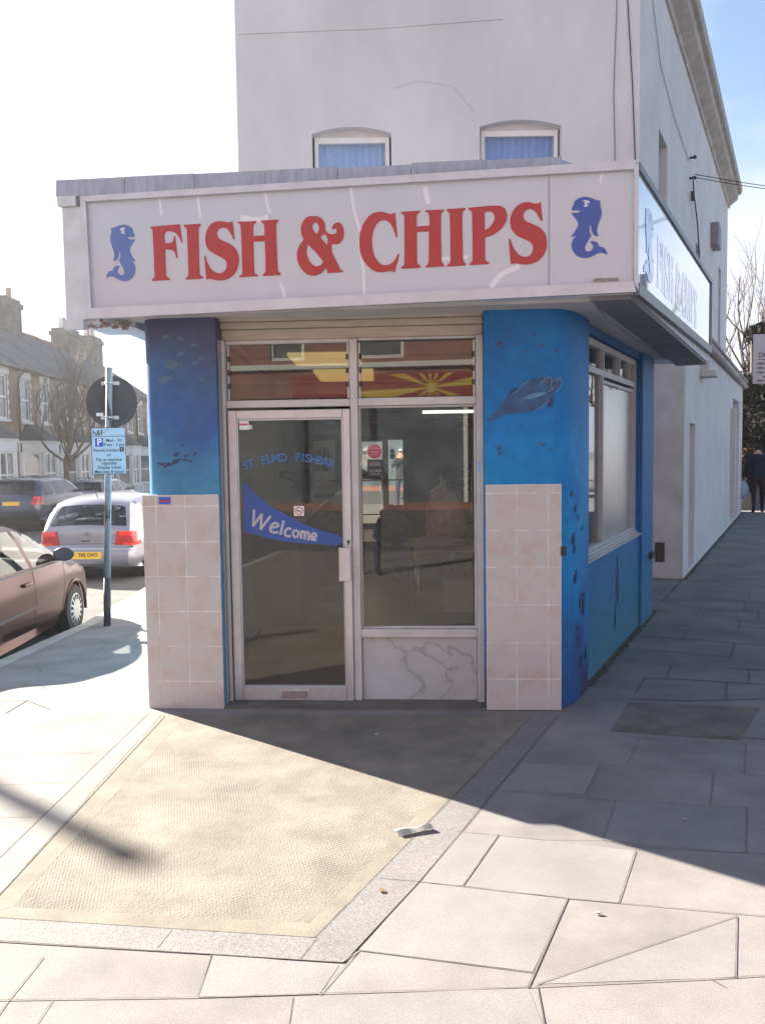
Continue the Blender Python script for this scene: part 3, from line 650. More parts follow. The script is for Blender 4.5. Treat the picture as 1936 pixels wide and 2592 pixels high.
def upstand(pts, z0, z1, lean, inset):
    for a, b in zip(pts, pts[1:]):
        d = (Vector(b) - Vector(a)).normalized(); n = Vector((-d.y, d.x))
        k = max(1, int((Vector(b)-Vector(a)).length / 0.42))
        for i in range(k):
            p, q = Vector(a).lerp(Vector(b), i/k), Vector(a).lerp(Vector(b), (i+1)/k - 0.004/max(0.1, (Vector(b)-Vector(a)).length))
            j = random.uniform(-0.006, 0.006)
            pts8 = [p + n*inset, q + n*inset, q + n*(inset+lean), p + n*(inset+lean), q + n*(inset+.10), p + n*(inset+.10)]
            V = [bm.verts.new((pts8[0].x, pts8[0].y, z0)), bm.verts.new((pts8[1].x, pts8[1].y, z0)), bm.verts.new((pts8[2].x, pts8[2].y, z1+j)), bm.verts.new((pts8[3].x, pts8[3].y, z1+j)), bm.verts.new((pts8[4].x, pts8[4].y, z1+j)), bm.verts.new((pts8[5].x, pts8[5].y, z1+j)), bm.verts.new((pts8[4].x, pts8[4].y, z0)), bm.verts.new((pts8[5].x, pts8[5].y, z0))]
            for f in ((0,1,2,3), (3,2,4,5), (5,4,6,7), (0,3,5,7), (1,6,4,2), (0,7,6,1)): bm.faces.new([V[x] for x in f])
upstand([sg(-1.83, -.035), sg(1.30, .06)], 3.325, 3.425, 0.012, 0.0)
upstand([sg(1.305, .06), sside(0.75, -.05)], 3.325, 3.405, 0.02, 0.0)
upstand([sside(0.75, -.06), sside(TL, -.06)], 3.325, 3.39, 0.02, 0.0)
upstand([(-1.95, BACK), (-1.95, 6.2), sg(-1.83, -.03)], 3.325, 3.415, 0.012, 0.0)
obj('lead_flashing', bm, K['lead'], shop, world=True)
bm = nb(); prism(bm, [sg(-1.80, -.02), sg(-1.665, -.02), sg(-1.665, .02), sg(-1.80, .02)], 2.56, 3.26); prism(bm, [sg(-1.82, -.04), sg(-1.70, -.04), sg(-1.70, .02), sg(-1.82, .02)], 3.262, 3.324)
prism(bm, [sg(-1.81, -.035), sg(-1.68, -.035), sg(-1.68, .02), sg(-1.81, .02)], 2.50, 2.558)
obj('canopy_end', bm, K['flaky_paint'], shop, world=True)
bm = nb(); prism(bm, [sg(-1.60, .03), sg(1.40, .03), (1.2, 6.0), (-1.3, 6.0)], 3.302, 3.315); prism(bm, [(-1.3, 6.0), (1.2, 6.0), (2.2, BACK-.05), (-1.65, BACK-.05)], 3.302, 3.312); obj('flat_roof', bm, K['lead'], shop, world=True)

# ---- timber and aluminium shopfront, set back behind the piers
YF = 0.18
def fbox(bm, u0, u1, z0, z1, y0=YF-0.03, y1=YF+0.05, b=0.004): bevbox(bm, u0, u1, y0, y1, z0, z1, b, 1)
bm = nb(); fbox(bm, -0.866, 0.866, 2.452, 2.52, YF-.03, YF+.06); fbox(bm, -0.866, 0.866, 2.522, 2.565, YF-.06, YF+.06); fbox(bm, -0.866, 0.866, 2.567, 2.598, YF-.09, YF+.06)
obj('fascia_boards', bm, K['timber'], shop)
bm = nb()
fbox(bm, -0.905, -0.868, -0.03, 2.45, YF-.13, YF+.0); fbox(bm, -0.867, -0.845, 0.0, 2.45, YF-.06, YF+.06); fbox(bm, 0.820, 0.867, 0.0, 2.45, YF-.05, YF+.06)
fbox(bm, -0.012, 0.040, 0.012, 2.447); fbox(bm, -0.844, -0.013, 2.003, 2.052, YF-.028); fbox(bm, 0.041, 0.819, 2.003, 2.055, YF-.028)
fbox(bm, -0.844, -0.013, 2.425, 2.451, YF-.02); fbox(bm, 0.041, 0.819, 2.435, 2.451, YF-.02)
fbox(bm, 0.041, 0.819, 0.446, 0.502, YF-.035); fbox(bm, 0.041, 0.819, 0.5035, 0.518, YF-.015, YF+.03)
fbox(bm, 0.041, 0.056, 0.52, 2.0, YF-.012); fbox(bm, 0.806, 0.819, 0.52, 2.0, YF-.012); fbox(bm, 0.057, 0.805, 1.988, 2.0015, YF-.012)
frame = obj('shopfront_frame', bm, K['frame_paint'], shop)
bm = nb(); prism(bm, [(0.052, YF-.025), (0.81, YF+.041), (0.81, YF+.048), (0.052, YF-.018)], 0.515, 1.99); obj('shop_window', bm, K['glass'], shop)
bm = nb(); bevbox(bm, 0.042, 0.818, YF+.0, YF+.03, 0.0, 0.445, 0.003, 1); obj('marble_panel', bm, K['marble'], shop)
for u0, u1 in ((-0.838, -0.018), (0.046, 0.815)):             # louvred lights over the door and the window
    bm = nb()
    for u in (u0, u1 - 0.012): fbox(bm, u, u + 0.012, 2.056, 2.424, YF-.005, YF+.02, 0.002)
    lv = obj('louvre_window', bm, K['alu'], shop); n = 4; h = (2.424 - 2.06) / n
    bm = nb()
    for k in range(n):
        z = 2.06 + k*h
        V = [(u0+.012, YF+.004, z+.001), (u1-.012, YF+.004, z+.001), (u1-.012, YF+.004, z+h-.001), (u0+.012, YF+.004, z+h-.001)]
        f = [bm.verts.new(p) for p in V] + [bm.verts.new((p[0], p[1]+.005, p[2])) for p in V]
        for q in ((0,1,2,3), (4,7,6,5), (0,4,5,1), (1,5,6,2), (2,6,7,3), (3,7,4,0)): bm.faces.new([f[i] for i in q])
    obj('pane', bm, K['louvre'], lv)
    for k in range(1, n):
        for u in (u0 + .004, u1 - .020):
            bm = nb(); box(bm, u, u + .016, YF-.012, YF+.018, 2.06 + k*h - .02, 2.06 + k*h + .016); obj('clip', bm, K['black'], lv)
# the door
bm = nb(); y0, y1 = YF-.045, YF+.0
fbox(bm, -0.836, -0.777, 0.012, 1.985, y0, y1); fbox(bm, -0.064, -0.014, 0.012, 1.985, y0, y1); fbox(bm, -0.776, -0.065, 1.927, 1.985, y0, y1); fbox(bm, -0.776, -0.065, 0.012, 0.105, y0, y1)
door = obj('door', bm, K['alu'], shop)
bm = nb()
for q in ((-0.776, -0.768, .106, 1.926), (-0.073, -0.065, .106, 1.926)): fbox(bm, *q, y0+.005, y1-.003, .001)
fbox(bm, -0.767, -0.074, 1.916, 1.926, y0+.005, y1-.003, .001); fbox(bm, -0.767, -0.074, .106, .114, y0+.005, y1-.003, .001); obj('glazing_bead', bm, K['sign_frame'], door)
bm = nb(); box(bm, -0.768, -0.072, y0+.018, y0+.025, 0.112, 1.918); obj('pane', bm, K['glass'], door)
bm = nb(); bevbox(bm, -0.093, -0.026, y0-.035, y0-.028, 0.838, 1.060, .002); bevbox(bm, -0.098, -0.088, y0-.038, y0-.002, 0.835, 1.063, .002); bevbox(bm, -0.031, -0.022, y0-.038, y0-.002, 0.835, 1.063, .002)
obj('handle', bm, K['alu'], door)
bm = nb(); bevbox(bm, -0.532, -0.315, y0-.006, y0-.0005, 0.016, 0.094, .003); lb = obj('letter_box', bm, K['alu'], door)
bm = nb(); bevbox(bm, -0.510, -0.333, y0-.010, y0-.0065, 0.032, 0.080, .003); obj('flap', bm, mat('tarnished_flap', (0.36, 0.30, 0.31), 0.4, 0.2, 20, metal=0.4), lb)
bm = nb(); lathe(bm, [(0.010, -.006), (0.010, 0.0)], (-0.036, y0-.001, 1.10), 14, 'Y'); box(bm, -0.041, -0.031, y0-.006, y0-.001, 1.078, 1.098); obj('lock', bm, K['black'], door)
YD = y0 + 0.0165                                              # outside face of the door glass, decals sit on it
def dz(x, y): return onf((600 + x*0.1816)/1.1719, (1040 + y*0.1816)/1.1719, YD)
def glue(name, pts2, mt, par, dy=0.0, th=0.0008):
    bm = nb(); ext(bm, [dz(*p) for p in pts2], [], lambda u, z, d: (u, d, z), YD - dy - th, YD - dy); return obj(name, bm, mt, par)
SW = [(88,955),(130,1010,1),(200,1090,1),(400,1270,1),(650,1420,1),(950,1580,1),(1250,1690,1),(1400,1722),(1412,1738),(1508,1790),(1508,1838),(1430,1850),(1370,1892),(1355,1866),(1000,1850,1),(650,1820,1),(300,1740,1),(100,1682)]
sw = glue('welcome_banner', spl(SW), mat('royal_blue_vinyl', (0.028, 0.085, 0.34), 0.3), door, 0.0006)
def strokes(par, mt, wd, lst, dy):
    for ln in lst:
        pts = spl([(ln[0][0], ln[0][1])] + [(p[0], p[1], 1) for p in ln[1:-1]] + [(ln[-1][0], ln[-1][1])], False, 5)
        q = [dz(*p) for p in pts]
        bm = nb(); ext(bm, ribbon(q, wd), [], lambda u, z, d: (u, d, z), YD - dy - .0006, YD - dy); obj('letter', bm, mt, par)
GW = mat('frosted_white_vinyl', (0.44, 0.45, 0.50), 0.5)
def el(cx, cy, rx, ry): return [(cx + rx*math.cos(t*math.pi/8), cy + ry*math.sin(t*math.pi/8)) for t in range(17)]
bm = nb()
def stroke_into(bm, ln, wd, dy, smooth=True):
    pts = spl([(ln[0][0], ln[0][1])] + [((p[0], p[1], 1) if smooth else p) for p in ln[1:-1]] + [(ln[-1][0], ln[-1][1])], False, 5)
    q = [dz(*p) for p in pts]
    for i in range(len(q) - 1):
        a, b = q[i], q[i+1]
        if (b - a).length < 1e-6: continue
        e = (b - a).normalized()*wd*.22; y1 = YD - dy - .00003*i
        ext(bm, ribbon([a - e, b + e], wd), [], lambda u, z, d: (u, d, z), y1 - .0006, y1)
for nm, parts in [('W', [[(238,1385),(234,1500),(228,1605)],[(228,1605),(345,1440)],[(345,1440),(338,1560),(332,1648)],[(332,1648),(466,1470)]]),
    ('e', [[(474,1628),(574,1606),(560,1570),(515,1568),(475,1610),(468,1660),(500,1692),(570,1690)]]), ('l', [[(650,1535),(606,1720)]]),
    ('c', [[(752,1648),(715,1638),(680,1665),(668,1710),(695,1742),(745,1745)]]), ('o', [el(820, 1712, 38, 46)]),
    ('m', [[(898,1672),(894,1775)],[(896,1712),(925,1682),(945,1700),(944,1785)],[(946,1718),(975,1690),(1000,1712),(996,1798)]]),
    ('e', [[(1036,1768),(1102,1746),(1090,1712),(1058,1712),(1036,1750),(1048,1792),(1102,1794)]])]:
    bm = nb()
    for q_, ln in enumerate(parts): stroke_into(bm, ln, 0.0165, 0.0016 + q_*0.0001, len(ln) > 2 and nm != 'W')
    obj('letter', bm, GW, sw)
# line-drawn fish on the door
bm = nb()
for q_, ln in enumerate([[(595,850),(690,848),(800,880),(905,878),(945,930),(958,1000),(930,1050),(850,1030),(760,970),(670,930),(600,900),(640,880),(595,850)], [(880,930),(905,910),(930,935),(905,960),(885,940)], [(750,1070),(830,1055),(900,1060),(930,1050)], [(860,1070),(870,1140),(900,1140),(925,1060)], [(780,980),(860,1000),(920,990)]]):
    stroke_into(bm, ln, 0.006, 0.0005 + q_*0.0001)
obj('fish_drawing', bm, K['ink'], door)
# arched shop name on the door glass
nm = 'El.Euro FishBar'
ARC = [(135,765),(205,745),(285,735),(380,690),(470,672),(560,660),(640,650),(715,655),(775,660),(830,668),(925,662),(985,668),(1060,670),(1120,690),(1180,702)]
ltr = 'St.Elmo Fishbar'
XS = [125,200,270,375,455,540,640,0,850,920,985,1070,1150,1230,1320]
def arc_y(x): return 650 + ((x-760)/620.0)**2 * 115
bw = None; BLV = mat('sky_blue_vinyl', (0.04, 0.16, 0.40), 0.4)
bm = nb(); e_ = nb(); 
txt = thing
nmo = None
for ch, x in zip(ltr, XS):
    if ch == ' ': continue
    p = dz(x, arc_y(x)); q = dz(x + 10, arc_y(x + 10)); dx = (q - p).normalized()
    o = text('letter', ch.upper(), 0.080, BLV, door if nmo is None else nmo, frameM((p.x, YD - .0008, p.y), (dx.x, 0, dx.y), (-dx.y, 0, dx.x)), ex=0.0004, bold=0.001)
# stickers
def pxrect(name, x0, y0, x1, y1, mt, par, y, th=0.0008):
    a, b = onf(x0, y0, y), onf(x1, y1, y); bm = nb(); box(bm, a.x, b.x, y - th, y, b.y, a.y); return obj(name, bm, mt, par)
s_ = pxrect('sticker', 517, 908, 538, 928, K['white'], door, YD); 
bm = nb(); box(bm, -0.764, -0.702, YD-.0016, YD-.0009, 1.886, 1.899); obj('stripe', bm, mat('pink_print', (0.62, 0.10, 0.18), 0.5), s_)
s_ = pxrect('sticker', 538, 918, 545, 927, mat('pale_blue_print', (0.55, 0.62, 0.70), 0.5), door, YD)
s_ = pxrect('no_smoking_sticker', 635, 1093, 657, 1114, K['white'], door, YD)
c0 = onf(646, 1103.5, YD); bm = nb()
RG = mat('red_print', (0.45, 0.06, 0.06), 0.5)
ext(bm, [(c0.x + .027*math.cos(t*math.pi/16), c0.y + .027*math.sin(t*math.pi/16)) for t in range(32)], [[(c0.x + .021*math.cos(-t*math.pi/16), c0.y + .021*math.sin(-t*math.pi/16)) for t in range(32)]], lambda u, z, d: (u, d, z), YD-.0016, YD-.001)
ext(bm, ribbon([Vector((c0.x-.016, c0.y+.016)), Vector((c0.x+.016, c0.y-.016))], .005), [], lambda u, z, d: (u, d, z), YD-.0019, YD-.0013)
obj('ban_symbol', bm, RG, s_)
bm = nb(); box(bm, c0.x-.017, c0.x+.013, YD-.0013, YD-.0009, c0.y-.003, c0.y+.003); obj('cigarette', bm, K['ink'], s_)
YW = YF - 0.0195
c0 = onf(809, 975, YW); bm = nb(); lathe(bm, [(0.049, -.001), (0.049, 0)], (c0.x, YW, c0.y), 32, 'Y'); rs = obj('sticker', bm, mat('washed_red_sticker', (0.36, 0.055, 0.085), 0.5), shop)
bm = nb(); ext(bm, [(c0.x + .051*math.cos(t*math.pi/20), c0.y + .051*math.sin(t*math.pi/20)) for t in range(40)], [[(c0.x + .0485*math.cos(-t*math.pi/20), c0.y + .0485*math.sin(-t*math.pi/20)) for t in range(40)]], lambda u, z, d: (u, d, z), YW-.0015, YW-.0002); obj('rim', bm, K['white'], rs)
bm = nb()
for k, (w__, dz_) in enumerate(((.030, .030), (.042, .018), (.036, -.004), (.024, -.020))): box(bm, c0.x - w__, c0.x + w__, YW-.0019, YW-.0012, c0.y + dz_ - .004, c0.y + dz_ + .003)
obj('printed_lines', bm, mat('pale_pink_print', (0.50, 0.22, 0.26), 0.5), rs)
bp_ = pxrect('poster', 793, 993, 827, 1029, K['ink'], shop, YW)
cc = onf(810, 1011, YW)
for t_, dy, sz in (('SCORES', -.020, .024),):
    text('lettering', t_, sz, mat('grey_print', (0.34, 0.34, 0.34), 0.6), bp_, frameM((cc.x, YW-.0012, cc.y+dy), (1,0,0), (0,0,1)), ex=0.0003)
bm = nb()
for w__, dz_, h_ in ((.034, .040, .003), (.036, .024, .009), (.034, -.041, .004)): box(bm, cc.x - w__, cc.x + w__, YW-.0019, YW-.0012, cc.y + dz_ - h_, cc.y + dz_ + h_)
obj('printed_lines', bm, mat('dim_grey_print', (0.16, 0.16, 0.16), 0.6), bp_)
s_ = pxrect('sticker', 1030, 996, 1038, 1018, mat('blue_white_label', (0.35, 0.45, 0.62), 0.5), shop, YF-.0505)
# doorstep
bm = nb(); prism(bm, [(-0.87, -0.03), (0.87, -0.02), (0.87, 0.22), (-0.87, 0.22)], -0.03, 0.012); obj('doorstep', bm, K['tarpatch'], shop)

# ---- side window
bm = nb()
def sfr(s0, s1, z0, z1, d0=-0.12, d1=-0.06): sbox(bm, s0, s1, d0, d1, z0, z1)
sfr(0.01, 0.06, 0.91, 2.51); sfr(2.24, 2.30, 0.91, 2.51); sfr(0.06, 2.22, 2.46, 2.51); sfr(0.06, 2.22, 2.26, 2.305); sfr(0.06, 2.22, 0.93, 0.965); sfr(0.77, 0.81, 0.965, 2.26, -.13, -.06)
for s in (0.80, 1.48, 1.95): sfr(s, s + 0.025, 2.305, 2.46)
sfr(0.82, 0.845, 0.965, 2.235, -.115, -.07); sfr(2.195, 2.22, 0.965, 2.235, -.115, -.07); sfr(0.845, 2.195, 2.21, 2.235, -.115, -.07); sfr(1.35, 1.40, 2.19, 2.213, -.07, -.05)
sw_ = obj('side_window', bm, mat('grey_window_frame', (0.40, 0.40, 0.42), 0.45, 0.1, 7), shop, world=True)
bm = nb(); sbox(bm, -0.005, 2.305, -0.10, -0.005, 0.882, 0.896); sbox(bm, -0.005, 2.30, -0.10, -0.03, 0.897, 0.908); sbox(bm, -0.005, 2.30, -0.10, -0.05, 0.909, 0.929); obj('sill', bm, mat('grey_sill', (0.46, 0.46, 0.48), 0.45, 0.1, 7), sw_, world=True)
bm = nb(); sbox(bm, 0.06, 0.76, -0.097, -0.092, 0.965, 2.26); sbox(bm, 0.06, 2.22, -0.097, -0.092, 2.305, 2.46); obj('pane', bm, K['side_glass'], sw_, world=True)
bm = nb(); sbox(bm, 0.845, 2.195, -0.097, -0.092, 0.965, 2.21); obj('frosted_pane', bm, K['frosted'], sw_, world=True)
bm = nb(); sbox(bm, 2.72, 2.86, 0.0, 0.035, 0.60, 0.66); obj('bracket', bm, K['black'], shop, world=True)
bm = nb(); p0 = side(3.12, 0.0); prism(bm, [(p0[0], p0[1]), (p0[0]+.10, p0[1]-.01), (p0[0]+.03, p0[1]+.06)], 0.52, 0.72); obj('broken_panel', bm, K['black'], shop, world=True)

# dirt and moss gathered along the foot of the walls
bm = nb(); rnd_ = random.Random(3)
def dirt(p_of, s0, s1, w0, w1, step=0.04):
    L = frange(s0, s1, step); pr = None
    for s_ in L:
        a_, b_ = Vector(p_of(s_, -.03)), Vector(p_of(s_, rnd_.uniform(w0, w1)))
        q_ = (bm.verts.new((a_.x, a_.y, zl(a_.x, a_.y) + .0024)), bm.verts.new((b_.x, b_.y, zl(b_.x, b_.y) + .0024)))
        if pr: bm.faces.new((pr[0], pr[1], q_[1], q_[0]))
        pr = q_
dirt(lambda s_, d: side(s_, d), 0.0, 3.2, .015, .045); dirt(lambda s_, d: side(s_, d), 5.5, 18.0, .03, .09)
dirt(lambda s_, d: (2.82 + s_*.22, 8.95 + s_*.50 ), 0, 0.01, 0, 0) if False else None
struct('wall_foot_dirt', bm, mat('dark_moss_and_dirt', (0.085, 0.078, 0.058), 0.95, 0.4, 14))
# ---- inside the shop: floor, walls, ceiling
IN = [(-1.10, 6.05), (0.9, 5.95), (1.32, 6.2), (2.15, 9.0), (3.78, 12.62), (-1.28, 12.62)]
bm = nb(); prism(bm, IN, -0.25, 0.008); obj('interior_floor', bm, mat('worn_floor_tile', (0.30, 0.26, 0.225), 0.35, 0.12, 3), shop, world=True)
bm = nb(); prism(bm, [(-1.1, 6.05), (0.9, 5.95), (1.3, 6.3), (2.15, 9.0), (3.78, 12.6), (-1.28, 12.6)], 2.56, 2.598); obj('interior_ceiling', bm, mat('nicotine_ceiling', (0.42, 0.38, 0.34), 0.9, 0.1, 2), shop, world=True)
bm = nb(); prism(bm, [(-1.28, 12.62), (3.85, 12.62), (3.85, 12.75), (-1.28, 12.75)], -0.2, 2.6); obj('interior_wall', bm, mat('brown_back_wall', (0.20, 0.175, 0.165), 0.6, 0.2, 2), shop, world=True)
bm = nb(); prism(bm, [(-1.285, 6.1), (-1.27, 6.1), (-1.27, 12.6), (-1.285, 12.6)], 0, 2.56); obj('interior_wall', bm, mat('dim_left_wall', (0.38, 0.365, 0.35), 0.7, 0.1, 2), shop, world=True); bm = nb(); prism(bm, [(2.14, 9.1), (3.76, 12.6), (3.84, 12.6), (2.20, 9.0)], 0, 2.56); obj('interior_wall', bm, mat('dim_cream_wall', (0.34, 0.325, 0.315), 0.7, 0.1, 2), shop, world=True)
bm = nb(); box(bm, -0.9, 2.4, 12.55, 12.61, 2.02, 2.5); mb0 = obj('menu_board', bm, mat('dark_red_menu', (0.11, 0.025, 0.022), 0.5, 0.2, 4), shop, world=True)
bm = nb()
for i in range(5):
    for k in range(14):
        x = -0.8 + i*0.63 + (k % 2)*0.3; z = 2.44 - (k//2)*0.055
        if random.random() < .8: box(bm, x, x + random.uniform(.1, .22), 12.545, 12.549, z, z + .016)
obj('menu_lines', bm, mat('menu_print', (0.38, 0.33, 0.28), 0.7), mb0, world=True)
for x0, y0_, w__ in ((-.80, 7.55, .62), (-.70, 9.1, .62)):
    bm = nb(); box(bm, x0, x0 + w__, y0_, y0_ + (0.9 if y0_ < 8 else 1.25), 2.53, 2.557); obj('light_panel', bm, mat('warm_light_panel', (0.8, 0.7, 0.4), 0.6, emit=(1.0, 0.72, 0.25), estr=0.13), shop, world=True)
for x, l_ in ((.36, .60), (.99, .46)):
    bm = nb(); tube(bm, [(x, 7.6, 2.035), (x + l_, 7.58, 2.035)], 0.013, 8); obj('fluorescent_tube', bm, mat('tube_light', (0.8, 0.8, 0.8), 0.4, emit=(1, .97, .9), estr=0.5), shop, world=True)
# ------------------------------------------------------------ the illuminated box sign round the canopy
sign = thing('shop_sign', 'white wrap-around fascia sign reading FISH & CHIPS in red between two blue whales', 'shop sign', (sM.x, sM.y, 0), -SY)
SGI = ROOTM[sign.name].inverted()
sB3 = Vector((sB.x, sB.y, 0)); sT3 = Vector((sT.x, sT.y, 0)); sM3 = Vector((sM.x, sM.y, 0))
def ons(u, v):
    d = ray(u, v); O3 = Vector((0, 0, CAM_H)); t = (sM3 - O3).dot(sB3) / d.dot(sB3); p = O3 + d * t
    return Vector(((p - sM3).dot(sT3), p.z))
fid = lambda u, z, d: (u, d, z)
bm = nb(); box(bm, -1.64, 1.214, 0.0, 0.006, 2.618, 3.305); pn = obj('front_panel', bm, K['sign_white'], sign)
bm = nb(); box(bm, 1.218, 1.697, 0.0, 0.006, 2.640, 3.312); obj('front_panel', bm, K['sign_white'], sign)
def quadbar(bm, a, b, c, d, y0, y1):
    V = [bm.verts.new((p[0], y, p[1])) for y in (y0, y1) for p in (a, b, c, d)]
    for f in ((0,1,2,3), (7,6,5,4), (0,4,5,1), (1,5,6,2), (2,6,7,3), (3,7,4,0)): bm.faces.new([V[i] for i in f])
bm = nb()
quadbar(bm, (-1.676, 3.322), (-1.638, 3.288), (1.696, 3.300), (1.712, 3.350), -.030, .010)
quadbar(bm, (-1.664, 2.562), (-1.628, 2.628), (1.698, 2.664), (1.713, 2.603), -.032, .010)
quadbar(bm, (-1.676, 3.320), (-1.664, 2.566), (-1.629, 2.630), (-1.639, 3.286), -.028, .010)
quadbar(bm, (1.6965, 3.298), (1.6985, 2.666), (1.724, 2.605), (1.722, 3.348), -.029, .010)
obj('frame', bm, K['sign_frame'], sign)
bm = nb(); box(bm, 1.213, 1.219, -.003, .0, 2.65, 3.30); obj('panel_joint', bm, mat('panel_seam', (0.30, 0.28, 0.33), 0.5), sign)
# letters traced as outlines: (source scale, offsets) -> photograph pixels
def z1(x, y): return ons((370 + x*0.21187)/1.1719, (540 + y*0.21187)/1.1719)
def z2(x, y): return ons((720 + x*0.21187)/1.1719, (520 + y*0.21187)/1.1719)
def z3(x, y): return ons((1000 + x*0.24213)/1.1719, (500 + y*0.24213)/1.1719)
C_ = lambda s: [tuple(int(v) for v in p.replace('s', ' 1').replace(',', ' ').split()) for p in s.split()]
LET = [
 ('F', z1, ['55,160 405,130 440,350 425,352 400,290s 350,235s 285,212s 240,225s 225,265s 228,355 300,352s 328,320s 333,272 350,272 382,535 365,535 345,470s 310,440s 232,430 240,700s 250,750s 285,775 287,795 78,808 75,785 100,765s 104,720s 82,230s 78,195s 55,180']),
 ('I', z1, ['452,138 655,125 657,145 638,165s 630,210s 642,700s 652,740s 682,755 684,780 478,792 476,772 500,755s 507,710s 490,215s 482,178s 455,158']),
 ('S', z1, ['1035,92 1060,308 1042,310 1010,240s 965,185s 915,172s 868,195s 850,240s 862,285s 905,320s 1000,365s 1070,420s 1105,500s 1110,580s 1085,680s 1025,755s 940,798s 850,800s 760,782s 735,785s 722,800 697,512 712,505 740,600s 790,675s 850,710s 905,712s 950,675s 965,615s 950,565s 905,530s 820,485s 745,430s 712,350s 712,265s 740,180s 790,120s 860,95s 930,98s 985,108s 1020,105s']),
 ('H', z1, ['1097,102 1318,92 1320,112 1290,130s 1282,175s 1282,270 1415,265 1415,170s 1405,125s 1375,105 1375,85 1583,75 1585,95 1562,115s 1555,165s 1575,655s 1582,695s 1608,712 1610,738 1395,750 1393,730 1418,715s 1428,670s 1420,335 1285,340 1295,680s 1305,720s 1335,732 1337,752 1117,765 1116,745 1145,730s 1152,690s 1132,165s 1125,130s 1097,120']),
 ('ampersand', z2, ['345,127s 430,145s 480,205s 492,300 530,335s 600,342s 625,310s 605,275s 580,295 568,265s 595,222s 645,203s 690,235s 713,320s 695,410s 645,460s 565,462 570,560 670,765 705,782 700,797 515,810 500,745 440,810s 340,842s 240,800s 170,700s 150,590s 180,480s 232,408 200,330s 205,230s 265,145s', '370,205s 405,235s 412,290s 390,342 350,300s 335,250s', '485,338 515,400s 513,475 430,380', '275,465 370,555s 465,675 430,715s 370,725s 300,665s 268,570s']),
 ('C', z2, ['1322,80 1350,378 1333,380 1290,260s 1240,195s 1185,175s 1130,195s 1080,265s 1050,370s 1050,480s 1080,610s 1140,690s 1210,715s 1280,690s 1330,630s 1355,578 1375,580 1318,800 1305,795 1270,785s 1180,798s 1090,790s 1000,730s 925,620s 895,470s 905,330s 955,200s 1040,105s 1140,75s 1220,90s 1280,105s']),
 ('H', z3, ['60,150 262,138 263,155 235,170s 225,205s 225,302 360,295 355,205s 345,165s 315,150 314,135 508,125 510,140 490,158s 480,195s 485,640s 492,680s 510,700 510,720 318,732 316,715 340,700s 350,660s 352,355 228,360 230,665s 238,695s 265,710 266,735 65,745 63,728 88,712s 95,675s 95,215s 88,180s 60,165']),
 ('I', z3, ['537,122 733,108 735,125 712,145s 702,185s 710,640s 718,675s 738,690 740,710 545,722 543,705 570,685s 577,650s 570,190s 560,155s 538,138']),
 ('P', z3, ['765,108 1070,85s 1140,110s 1170,180s 1155,260s 1100,335s 1020,390s 940,420 940,620s 948,660s 978,675 980,695 778,708 776,690 800,672s 808,630s 802,180s 795,145s 766,125', '935,160 975,145s 1015,155s 1038,205s 1020,265s 985,310s 938,345']),
 ('S', z3, ['1518,42 1540,242 1522,245 1480,170s 1440,130s 1395,122s 1352,150s 1338,195s 1355,240s 1420,270s 1510,315s 1565,375s 1583,450s 1580,530s 1545,610s 1480,670s 1400,698s 1320,698s 1255,688s 1205,697 1185,435 1202,432 1235,520s 1280,585s 1340,618s 1395,612s 1430,570s 1438,510s 1415,470s 1360,440s 1275,400s 1215,330s 1200,260s 1215,170s 1260,100s 1320,60s 1390,48s 1450,62s 1495,62s'])]
SIDE_LET = []
for nm, fz, loops in LET:
    L2 = [[fz(p.x, p.y) for p in spl(C_(l), True, 6)] for l in loops]
    bm = nb(); ext(bm, L2[0], L2[1:], fid, -0.0035, -0.0005); obj('letter' if len(nm) == 1 else nm, bm, K['red'], sign)
    SIDE_LET.append(L2)
WH = '730,215s 860,240s 1000,295s 1090,320s 1155,320 1140,450s 1180,600s 1185,730s 1140,880s 1075,1050s 1050,1200s 1060,1290s 1095,1365 1010,1365s 940,1310s 890,1190s 870,1080s 850,1030 825,1150s 840,1280s 885,1340 850,1410s 770,1540s 705,1680s 715,1790s 790,1830s 880,1790s 935,1700s 910,1610s 840,1550 930,1515s 1050,1560s 1120,1680 1220,1700s 1310,1780s 1350,1920 1240,1870s 1100,1870s 980,1930s 850,1990s 680,2015s 500,1970s 370,1850s 300,1690s 310,1550s 370,1430s 440,1350 270,1400 380,1260s 470,1110s 495,1010s 460,910s 390,820s 290,690 520,675s 560,610 450,610s 330,605s 305,560s 350,470s 400,340s 520,255s 620,222s'
WE = [[(650,345),(730,335,1),(805,370,1),(815,400)], [(660,485),(730,490,1),(785,450)]]
def whale(mapper, par, mt, fN_=fid, sx=1):
    bm = nb(); ext(bm, [mapper(p.x, p.y) for p in spl(C_(WH), True, 5)], [], fN_, -0.0035, -0.0005); wo = obj('whale', bm, mt, par)
    bm = nb()
    for k, ln in enumerate(WE):
        pts = [mapper(p.x, p.y) for p in spl(ln, False, 4)]
        ext(bm, ribbon(pts, 0.0075), [], fN_, -0.0052 - k*.0001, -0.0036)
    cx = mapper(722, 408); ext(bm, [Vector((cx.x + .008*math.cos(t*.7), cx.y + .008*math.sin(t*.7))) for t in range(9)], [], fN_, -.0053, -.0036)
    obj('eye', bm, K['white'], wo)
def wr(x, y): return ons((1420 + x*0.08589)/1.1719, (480 + y*0.08589)/1.1719)
def wl(x, y):
    s, q = (x - 255)/1100.0, (y - 215)/1800.0
    return ons((345.5 - s*77.5 + 1.5*q)/1.1719, (568.7 + q*143)/1.1719)
whale(wr, sign, K['blue']); whale(wl, sign, mat('faded_blue_vinyl_left', (0.085, 0.17, 0.44), 0.3))
a, b = ons(1279, 602), ons(1337, 612)
